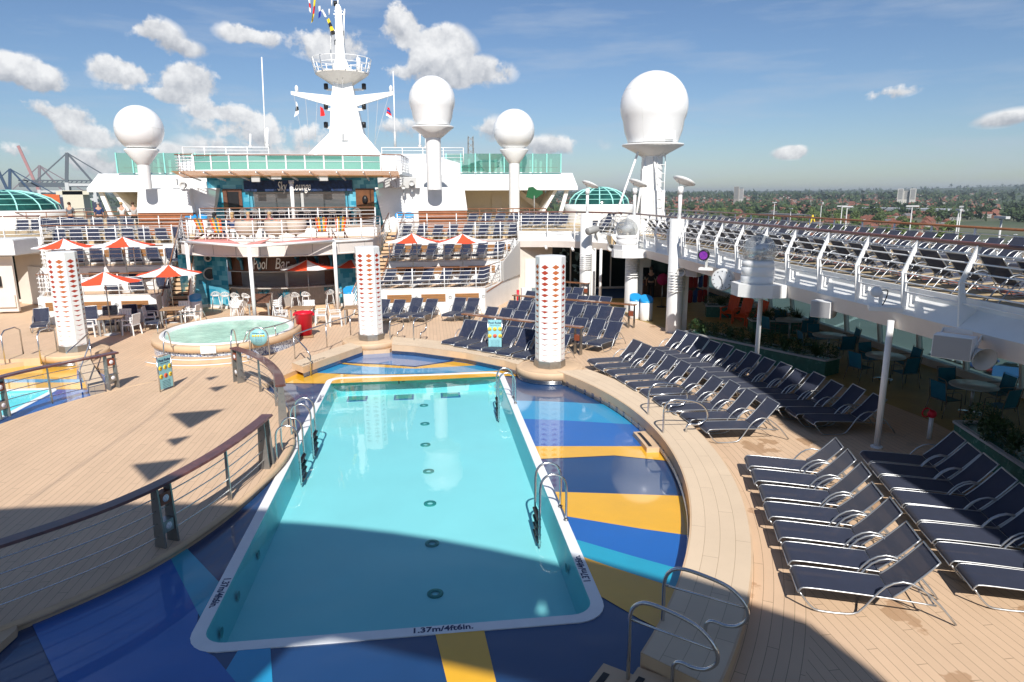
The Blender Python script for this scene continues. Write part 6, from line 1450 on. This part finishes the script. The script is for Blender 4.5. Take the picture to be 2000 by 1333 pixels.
    for hp,kn,an,ft in leg_i: p=Vector(V[ft]); MB().ball((p.x,p.y+.06,p.z-.005),.05,12,8,(.9,2.4,.8)).build('shoe',BLACK,t)
    return t
CN=mat('cloth_navy',(.02,.04,.12),.8); CG=mat('cloth_grey',(.12,.13,.15),.8); CK=mat('cloth_black',(.02,.02,.022),.8); CB=mat('cloth_jeans',(.05,.08,.14),.8); CW=mat('cloth_white',(.6,.58,.55),.8); HB=mat('hair_brown',(.06,.03,.015),.7); HG=mat('hair_grey',(.35,.33,.30),.7); HY=mat('hair_blonde',(.45,.30,.14),.7)
person('person in a dark blue jacket standing behind the left terrace railing, nearest the bridge wing',(-20.4,46.5,ZU),R(200),CN,CK,HG)
person('person in a grey shirt at the far left, left of the one in blue',(-22.8,48,ZU),R(170),CG,CN,HB,arms='front')
person('person in a pale top drinking, left of a pair on the left upper deck',(-18.95,46.3,ZU),R(190),CW,CG,HY,arms='face'); person('person in a light shirt, right of a pair on the left upper deck',(-18.3,46.4,ZU),R(200),mat('cloth_beige',(.42,.40,.38),.8),CK,HB,arms='face')
person('person in a grey t-shirt queueing in the shade, left of three behind the white column',(11.15,35.0,.01),R(190),CG,CB,HB,arms='front'); person('person in dark clothes with a backpack, middle of three in the shade',(11.9,35.4,.01),R(160),CK,CK,HB); person('person in a dark hooded top walking, right of three in the shade',(12.75,34.2,.01),R(-70),CN,CN,HB,arms='front')
person('seated person with dark hair leftmost on the lounge balcony',(-10.55,36.4,3.46),R(150),mat('cloth_purple',(.12,.05,.15),.8),CN,CK,'sit',hairlong=True); person('seated person in a dark vest, second from the left on the lounge balcony',(-9.75,36.6,3.46),R(170),CN,mat('cloth_pale_blue',(.35,.5,.6),.8),HY,'sit',hairlong=True)
person('seated person in a magenta top with sunglasses on the lounge balcony',(-9.0,36.7,3.46),R(20),MAG,CN,HY,'sit',arms='front'); person('seated person in a magenta top leaning right on the lounge balcony',(-8.0,36.9,3.46),R(-30),MAG,CG,HY,'sit',arms='front')
for i,(x,y) in enumerate(((-10.55,36.4),(-9.75,36.6),(-9.0,36.7),(-8.0,36.9))):
    t=thing('low_seat','white low lounge seat '+['under the leftmost seated person','under the second seated person','under the person in magenta with sunglasses','under the person in magenta leaning right'][i],'seat',(x,y+.05,3.458)); MB().box((0,0,.38),(.5,.5,.06),bev=.02).build('seat',WPL,t)
    for sx_ in (-1,1):
        for sy_ in (-1,1): MB().box((sx_*.2,sy_*.2,.175),(.05,.05,.35)).build('leg',WPL,t)
# ================================================================ LAND, TOWN, HARBOUR
ZG=-33.0
def nmat(name,c0,c1,scale,rough=.9,detail=6):
    m=bpy.data.materials.new(name); m.use_nodes=True; MATS[name]=m; n,l,b=tree_of(m); t=n.new('ShaderNodeTexCoord'); z=n.new('ShaderNodeTexNoise'); z.inputs['Scale'].default_value=scale; z.inputs['Detail'].default_value=detail; l.new(t.outputs['Object'],z.inputs[0]); r=n.new('ShaderNodeValToRGB'); r.color_ramp.elements[0].position=.35; r.color_ramp.elements[1].position=.65; r.color_ramp.elements[0].color=(*c0,1); r.color_ramp.elements[1].color=(*c1,1); l.new(z.outputs[0],r.inputs[0]); l.new(r.outputs[0],b.inputs['Base Color']); b.inputs['Roughness'].default_value=rough; return m
LAND=nmat('land_ground',(.05,.075,.03),(.12,.12,.07),.006); YARD=nmat('quay_tarmac',(.16,.17,.17),(.24,.25,.25),.03)
struct(MB().quad((-20000,-2000,ZG-1),(20000,-2000,ZG-1),(20000,26000,ZG-1),(-20000,26000,ZG-1)).build('ground',LAND))
struct(MB().quad((40,-300,ZG-.5),(430,-300,ZG-.5),(430,700,ZG-.5),(40,700,ZG-.5)).build('quay',YARD))
HULLM=mat('hull_white',(.75,.75,.74),.4)
MB().poly([(17.4,-60),(17.4,80),(mx(17.4),80),(mx(17.4),-60)],ZG,top=-2.2).build('ship_hull',HULLM,label='white hull of the ship below the decks',cat='ship hull')
WAT=mat('harbour_water',(.03,.05,.05),.12,bump=.4,bscale=.6)
struct(MB().quad((-1500,-300,ZG-.7),(39,-300,ZG-.7),(39,500,ZG-.7),(-1500,500,ZG-.7)).build('harbour_water',WAT))
# foliage tufts: a crown made of many small leaf faces
TR=bpy.data.materials.new('tree_foliage'); TR.use_nodes=True; _n,_l,_b=tree_of(TR); _b.inputs['Roughness'].default_value=.8
_oi=_n.new('ShaderNodeObjectInfo'); _o=_n.new('ShaderNodeTexCoord'); _z=_n.new('ShaderNodeTexNoise'); _z.inputs['Scale'].default_value=.5; _l.new(_o.outputs['Object'],_z.inputs[0]); _a=mth('ADD',mth('MULTIPLY',_z.outputs[0],.6,None,False,_n,_l),mth('MULTIPLY',_oi.outputs['Random'],.5,None,False,_n,_l),None,False,_n,_l)
_r=_n.new('ShaderNodeValToRGB'); _l.new(_a,_r.inputs[0]); _r.color_ramp.elements[0].position=.15; _r.color_ramp.elements[0].color=(.028,.055,.018,1); _r.color_ramp.elements[1].position=.8; _r.color_ramp.elements[1].color=(.13,.18,.045,1); _l.new(_r.outputs[0],_b.inputs['Base Color'])
TRF=nmat('forest_foliage',(.02,.042,.018),(.065,.10,.032),.012,detail=3)
def crown(m,c,r,h,n,rr,s=.9):
    lobes=[(rr.uniform(-.5,.5)*r,rr.uniform(-.5,.5)*r,rr.uniform(-.25,.45)*h,rr.uniform(.45,.75)) for _ in range(7)]
    for i in range(n):
        lx,ly,lz,lr=lobes[i%7]; z=rr.uniform(-.8,1); a=rr.uniform(0,6.28); q=math.sqrt(max(0,1-z*z)); rad=rr.uniform(.7,1.05)*lr
        p=Vector((c[0]+lx+q*math.cos(a)*r*rad,c[1]+ly+q*math.sin(a)*r*rad,c[2]+lz+z*h*rad*.6)); e1=Vector((rr.gauss(0,1),rr.gauss(0,1),rr.gauss(0,1)))*s; e2=Vector((rr.gauss(0,1),rr.gauss(0,1),rr.gauss(0,1)))*s
        m.b.faces.new([m.b.verts.new(v) for v in (p,p+e1,p+e2)])
def make_tree(seed):
    def f():
        rr=random.Random(seed); t=thing('broadleaf_tree','green tree','tree'); m=MB(); crown(m,(0,0,8.2),4.6,4.6,520,rr,.85); m.build('crown',TR,t)
        m=MB(); m.tube([(0,0,-1),(0,0,3),(.2,0,7)],[.4,.3,.15],6); 
        for a in range(3): m.tube([(0,0,3.2),(2*math.cos(a*2.1),2*math.sin(a*2.1),6.5)],[.18,.07],5)
        m.build('trunk',mat('bark',(.06,.045,.03),.9),t); return t
    return Proto(f)
TREES=[make_tree(s) for s in (3,8,15)]
ROOFM=mat('roof_tiles',(.22,.085,.055),.8,vary=.35,vscale=.2); BRICK=mat('town_brick',(.30,.15,.10),.8,vary=.3,vscale=.3); REND=mat('town_render',(.52,.50,.46),.8,vary=.15,vscale=.3); GRYR=mat('grey_roof',(.16,.155,.16),.8,vary=.2,vscale=.2); PANE=mat('town_window',(.05,.06,.07),.2)
def make_house(kind):
    def f():
        t=thing('house','brick house','house'); w_,d,h=(14,8,5.6) if kind!=1 else (9,8,5.4)
        MB().box((0,0,h/2-.5),(w_,d,h+1)).build('wall',(BRICK,REND,BRICK)[kind],t)
        rf_=MB().prism([(-w_/2-.3,-d/2-.3,h),(-w_/2-.3,d/2+.3,h),(-w_/2-.3,0,h+3.2)],(w_+.6,0,0)).build('roof',(ROOFM,ROOFM,GRYR)[kind],t)
        for x in (-w_*.3,w_*.32): MB().box((x,.3,h+3.3),(.8,.8,1.6)).build('chimney',BRICK,rf_)
        for x in (-w_*.33,0,w_*.33):
            for z in (1.5,4.2): MB().box((x,-d/2-.02,z),(1.6,.06,1.3)).build('window',PANE,t)
        return t
    return Proto(f)
HOUSES=[make_house(k) for k in (0,1,2)]
def pick(rng,d0,d1,a0,a1):
    d=math.exp(rng.uniform(math.log(d0),math.log(d1))); a=R(rng.uniform(a0,a1)); return d*math.sin(a),d*math.cos(a),d
def hillz(x,y):
    d=math.hypot(x,y); k=max(0,min(1,(d-1800)/5200)); return ZG-1+72*k**1.4*(.75+.25*math.sin(x*.0011+1.3)+.12*math.sin(y*.0016+x*.0007))*(1+.35*max(0,math.sin((math.atan2(x,y)-.62)*5)))
# rolling land as one structure with relief
m=MB(); g=[]
for i in range(31):
    d=1700*(13000/1700)**(i/30); row=[]
    for j in range(121):
        a=R(-52+108*j/120); x,y=d*math.sin(a),d*math.cos(a); row.append(m.b.verts.new((x,y,hillz(x,y)-(2 if i==0 else 0))))
    g.append(row)
for A,B in zip(g,g[1:]):
    for j in range(120): f=m.b.faces.new((A[j],A[j+1],B[j+1],B[j])); f.smooth=True
struct(m.build('hills',nmat('hill_ground',(.03,.055,.022),(.09,.11,.05),.004)))
rg=random.Random(11)
lab_t=['mid green broadleaf tree standing among the distant houses','mid green broadleaf tree standing among the distant houses','mid green broadleaf tree standing among the distant houses']
lab_h=['distant terraced brick house with red tiled roof in the town beyond the quay','distant small pale house with red tiled roof in the town beyond the quay','distant brick house with grey slate roof in the town beyond the quay']
nt_=0
while nt_<250:
    x,y,d=pick(rg,520,1700,8,40)
    TREES[nt_%3].put((x,y,ZG-1),rg.uniform(0,6.28),lab_t[0],'trees among the distant houses',sc=rg.uniform(.7,1.5)); nt_+=1
nh=0
while nh<230:
    x,y,d=pick(rg,560,1500,8,40)
    HOUSES[nh%3].put((x,y,ZG-1),rg.choice((.5,.5+PI/2))+rg.uniform(-.1,.1),lab_h[nh%3],'houses of the distant town',sc=rg.uniform(.8,1.2)); nh+=1
m=MB()
for i in range(2600):
    x,y,d=pick(rg,1300,7000,6,42); 
    if rg.random()<.35: continue
    s=rg.uniform(.8,1.3); a=rg.choice((.5,2.07))+rg.uniform(-.15,.15); z=hillz(x,y) if d>1700 else ZG-1; z+=-1
    if z>ZG+25: continue
    c,s_=math.cos(a),math.sin(a); w_,dd,h=13*s,8*s,6*s
    def q(u,v,zz): return (x+u*c-v*s_,y+u*s_+v*c,z+zz)
    b=[m.b.verts.new(q(u,v,zz)) for zz in (0,h) for u,v in ((-w_/2,-dd/2),(w_/2,-dd/2),(w_/2,dd/2),(-w_/2,dd/2))]; r0=m.b.verts.new(q(-w_/2,0,h+3.5)); r1=m.b.verts.new(q(w_/2,0,h+3.5))
    for f_ in ((0,1,5,4),(1,2,6,5),(2,3,7,6),(3,0,4,7)): ff=m.b.faces.new([b[k] for k in f_]); ff.material_index=rg.choice((0,0,1))
    for f_ in ((b[4],b[5],r1,r0),(b[6],b[7],r0,r1)): m.b.faces.new(f_).material_index=2
m.build('far_houses',[BRICK,REND,ROOFM],label='far rows of small brick and pale houses with red roofs below the hills',cat='houses',kind='stuff')
m=MB()
for i in range(5200):
    x,y,d=pick(rg,1150,9500,-46,46)
    if -46<math.degrees(math.atan2(x,y))<3 and d<2600: continue
    z=(hillz(x,y) if d>1700 else ZG-1); s=rg.uniform(.8,1.5)*(1 if d<3000 else 1.9); n=26 if d<2500 else 14
    crown(m,(x,y,z+5*s),6*s,6*s,n,rg,3.4*s)
m.build('far_woods',TRF,label='far off woods and tree belts covering the hills along the horizon',cat='woods',kind='stuff')
# two tower blocks, warehouses
def tower_block(label,px,top,bot,d,wpx,mt_,n):
    a=ray(px,(top+bot)/2).normalized(); u=Vector((a.x,a.y,0)).normalized(); p=u*d; z0=H+ray(px,bot).z/Vector((ray(px,bot).x,ray(px,bot).y)).length*d; z1=H+ray(px,top).z/Vector((ray(px,top).x,ray(px,top).y)).length*d
    t=thing('tower_block',label,'tower block',(p.x,p.y,z0-20),-math.atan2(u.x,u.y)); w_=wpx/F*d; h=z1-z0+20
    for i in range(n): MB().box(((i-(n-1)/2)*w_/n,(i%2)*w_*.2,h/2-(i%2)*3),(w_/n*.98,w_*.5,h-(i%2)*6)).build('wing',mt_ if (i%2==0 or n>2) else mat('tower_grey',(.42,.40,.38),.7),t)
    m=MB(); k=11
    for i in range(n):
        for j in range(k): m.box(((i-(n-1)/2)*w_/n,(i%2)*w_*.2-w_*.255,20+(h-20)*(j+.6)/k*.95),(w_/n*.72,.6,(h-20)/k*.42))
    m.build('window_bands',mat('tower_window',(.16,.17,.18),.4),t)
tower_block('dark and pale tower block on the horizon, left of the two',1443,365,389,2400,17,mat('tower_dark',(.24,.22,.20),.7),2); tower_block('white tower block on the horizon, right of the two',1771,369,390,2400,27,REND,3)
def shed(label,x0,y0,x1,y1,dep,h,mt_,rf_):
    a=Vector((x0,y0,ZG-1)); b=Vector((x1,y1,ZG-1)); d=b-a; u=d.normalized(); n=Vector((-u.y,u.x,0)); t=thing('warehouse',label,'warehouse',a); P=[Vector((0,0,0)),d,d+n*dep,n*dep]; MB().poly([(p.x,p.y) for p in P],0,top=h).build('wall',mt_,t); MB().poly([(p.x-.0,p.y) for p in P],h,top=h+1).build('roof',rf_,t)
    m=MB(); k=int(d.length/9)
    for i in range(k): p=u*(d.length*(i+.5)/k); m.bar(p+Vector((0,0,h*.55))-n*.2-u*2.6,p+Vector((0,0,h*.55))-n*.2+u*2.6,.3,h*.3)
    m.build('windows',PANE,t)
def gp_(px,py): return G(px,py,ZG-1)
SHW=mat('shed_white',(.62,.62,.62),.6); SHR=mat('shed_roof',(.45,.46,.48),.5)
a,b=gp_(1655,418),gp_(1850,424); shed('long pale warehouse with grey roof beyond the trees',a.x,a.y,b.x,b.y,60,11,SHW,SHR)
a,b=gp_(1480,432),gp_(1590,438); shed('red brick factory building behind the quay',a.x,a.y,b.x,b.y,30,10,BRICK,GRYR)
a,b=gp_(1370,444),gp_(1440,446); shed('low brown brick hall with grey roof near the quay',a.x,a.y,b.x,b.y,25,7,BRICK,SHR)
a,b=gp_(1530,455),gp_(1610,458); shed('low grey quay shed beside the yellow digger',a.x,a.y,b.x,b.y,15,6,REND,SHR)
# lamp masts on the quay
def make_mast():
    t=thing('floodlight_mast','tall floodlight mast','lamp mast'); MB().tube([(0,0,-1),(0,0,26)],[.35,.18],6).build('pole',GREYL,t); MB().box((0,0,26.3),(4.5,.8,.5)).build('lamp_head',GREYL,t); return t
LM=Proto(make_mast)
for i,(px,py,d) in enumerate(((1513,396,420),(1605,396,520),(1655,404,330),(1782,403,300),(1873,410,270),(1878,404,290),(1957,425,170),(1545,408,560),(1645,403,360))):
    u=ray(px,py); v=Vector((u.x,u.y,0)).normalized()*d; zt_=H+u.z/Vector((u.x,u.y)).length*d; LM.put((v.x,v.y,zt_-26.3),random.uniform(0,3),f'tall floodlight mast on the quay, {nth(i)} counted','floodlight masts on the quay')
# cars: parked on the quay
def make_car(cl):
    def f():
        t=thing('parked_car','parked car','car'); pm=mat('car_'+cl,{'white':(.7,.7,.7),'silver':(.35,.37,.4),'black':(.02,.02,.025),'blue':(.02,.06,.22),'red':(.4,.02,.02)}[cl],.25,coat=.8)
        pr=[(-2.15,.35),(-2.2,.75),(-1.75,.95),(-1.0,1.02),(1.2,1.0),(2.0,.85),(2.2,.6),(2.15,.3)]
        MB().prism([(x,-.85,z) for x,z in pr],(0,1.7,0)).build('body',pm,t); MB().prism([(x,-.72,z) for x,z in ((-1.7,.95),(-1.2,1.42),(.35,1.46),(1.15,1.0))],(0,1.44,0)).build('windows',GLD,t); MB().box((-.45,0,1.46),(1.5,1.3,.04)).build('roof',pm,t)
        for x in (-1.35,1.35):
            for y in (-.8,.8): o=MB().lathe([(0,-.1),(.32,-.1),(.32,.1),(0,.1)],(0,0,0),12).build('wheel',DARK,t); o.rotation_euler=(R(90),0,0); o.location=(x,y,.32)
        return t
    return Proto(f)
CARS={c:make_car(c) for c in ('white','silver','black','blue','red')}
rg=random.Random(5); k=0
for r_ in range(8):
    for i in range(22):
        x=92+r_*8.0+(r_%2)*-2.6; y=88+i*2.9; c=rg.choice(['white','white','silver','black','silver','blue','red'])
        if rg.random()<.12 or (i>16 and r_<3) or (r_>5 and i<7): continue
        CARS[c].put((x,y,ZG-.48),rg.choice((0,PI))+rg.uniform(-.03,.03),f'{c} car parked in the quay car park, seen through the side windows','cars parked on the quay'); k+=1
for i in range(60):
    px=rg.uniform(1500,2000); py=rg.uniform(456,478)-max(0,(1700-px)*.02); p=G(px,py,ZG-.5); c=rg.choice(['white','white','silver','black','blue'])
    CARS[c].put((p.x,p.y,ZG-.48),rg.uniform(0,3),f'{c} car parked on the far quay beyond the outer railing','cars parked on the far quay')
dg_=thing('yellow_crane','yellow harbour digger arm above the quay sheds','digger',G(1585,447,ZG)); MB().box((0,0,3),(12,4,6)).build('body',FYE,dg_); MB().bar((-2,0,5),(0,0,15),1.4).build('arm',FYE,dg_); MB().bar((0,0,15),(3.5,0,6),1.1).build('boom',FYE,dg_)
# container port at the left
CW_=1.7
def beam(m,a,b,w_): m.bar(a,b,w_)
def gantry(label,px,py,d,col,s=1,up_=True):
    u=ray(px,py); v=Vector((u.x,u.y,0)).normalized()*d; t=thing('container_crane',label,'crane',(v.x,v.y,ZG),R(20)); s_=s; cm=mat('crane_'+col,{'blue':(.035,.07,.13),'grey':(.10,.12,.14),'red':(.20,.17,.19)}[col],.6)
    m=MB()
    for x in (-12,12):
        for y in (-9,9): m.bar((x*s,y*s,0),(x*s*.9,y*s,48*s),3.20*s)
    for z in (14,32,46): m.bar((-12*s,-9*s,z*s),(12*s,-9*s,z*s),2.40*s); m.bar((-12*s,9*s,z*s),(12*s,9*s,z*s),2.40*s)
    m.build('legs',mat('crane_white',(.55,.56,.56),.6),t)
    m=MB(); m.bar((-12*s,0,46*s),(-8*s,0,76*s),2.88*s); m.bar((12*s,0,46*s),(-8*s,0,76*s),1.92*s); m.bar((34*s,0,46*s),(-8*s,0,76*s),1.12*s); m.bar((-8*s,0,76*s),(-40*s,0,46*s),1.12*s); m.build('tower_frame',cm,t)
    m=MB()
    if up_: m.bar((-12*s,0,46*s),(-26*s,0,98*s),2.9*s); m.bar((-12*s,3*s,46*s),(-26*s,3*s,98*s),1.92*s)
    else: m.bar((-50*s,0,46*s),(34*s,0,46*s),4.16*s); m.bar((-50*s,0,50*s),(34*s,0,50*s),1.28*s); [m.bar((x*s,0,46*s),((x+4)*s,0,50*s),0.96*s) for x in range(-50,32,4)]
    m.build('boom',mat('boom_red',(.38,.20,.20),.6) if col=='red' else cm,t)
gantry('dark blue container crane with raised boom at the far left',40,360,900,'blue',.89); gantry('container crane with raised red tipped boom, second from the left',98,360,980,'red',.98); gantry('large container crane with level boom beside the green glass windbreak',158,360,900,'grey',1.12,False); gantry('container crane behind the left radome post',318,360,1000,'blue',1.15,False); gantry('container crane far behind the lounge roof, left of the mast',372,362,1300,'grey',.8)
cs=[((.70,.14,.03),'orange'),((.05,.06,.10),'dark'),((.10,.22,.12),'green'),((.45,.46,.46),'grey'),((.30,.06,.04),'red')]
rg=random.Random(3)
for i in range(9):
    px=[95,72,128,60,112,150,40,170,85][i]; d=760+i*12; u=ray(px,400); v=Vector((u.x,u.y,0)).normalized()*d; c,nm=cs[[0,3,1,1,4,2,3,1,2][i]]
    t=thing('container_stack',f'stack of {nm} shipping containers, {nth(i)} of the stacks at the left container port','container stack',(v.x,v.y,ZG+15),-math.atan2(v.x,v.y)); 
    for j in range([10,9,9,7,8,8,6,7,6][i]): MB().box((0,0,1.3+2.62*j),(26 if i%2 else 18,6,2.55)).build('container',mat('container_'+nm,c,.6,vary=.15,vscale=.3),t)
sd=thing('ship_superstructure','cream accommodation block of a cargo ship at the container port','ship',(*(Vector((ray(150,390).x,ray(150,390).y,0)).normalized()*700).xy,ZG)); MB().box((0,0,22),(16,12,44)).build('block',mat('cream_ship',(.62,.57,.45),.6),sd); MB().box((0,-2,42),(26,8,3)).build('bridge_wing',mat('cream_ship',(.62,.57,.45),.6),sd)
lm=thing('lattice_mast','thin steel lattice mast rising behind the right glass windbreak','mast',Yp(920,330,150)); m=MB()
for x in (-.7,.7):
    for y in (-.7,.7): m.bar((x,y,-6),(x*.7,y*.7,6.5),.16)
for i in range(9): z=-5+i*1.3; m.bar((-.7,-.7,z),(.65,-.7,z+1.3),.1); m.bar((.7,-.7,z),(-.65,-.7,z+1.3),.1)
m.build('lattice',GREY,lm)
# ---------------------------------------------------------------- air
hz=MB().box((0,6800,27),(26000,14600,130)).build('haze',bpy.data.materials.new('haze_air')); hz['kind']='stuff'; hz['label']='thin haze over the land'; 
hm=hz.data.materials[0]; hm.use_nodes=True; n=hm.node_tree.nodes; l=hm.node_tree.links; n.clear(); pv=n.new('ShaderNodeVolumePrincipled'); pv.inputs['Color'].default_value=(.82,.9,1,1); pv.inputs['Density'].default_value=8e-5; pv.inputs['Anisotropy'].default_value=.3; oo=n.new('ShaderNodeOutputMaterial'); l.new(pv.outputs[0],oo.inputs['Volume'])
HAZE=True

m=MB()
for i in range(9): m.box((118+i*7,185+i*6,ZG-.49),(30,.35,.01),R(38))
for i in range(24): m.box((90,86+i*2.9,ZG-.49),(5,.12,.01))
struct(m.build('road_markings',mat('road_paint',(.6,.6,.58),.7)))
for i in range(10):
    x,y=100+i*8,196-i*5
    o=MB().tube([(x,y,ZG-1),(x,y,ZG+2)],.06,5).build('fence_post',GREYL,label='thin grey fence post in the line along the quay car park',cat='fence post',group='fence posts of the quay car park')
MB().box((127,126,ZG+.6),(14,.4,2.4),R(-35)).build('barrier_hoarding',mat('hoarding_blue',(.03,.12,.32),.6),label='low blue hoarding at the edge of the quay car park',cat='hoarding')
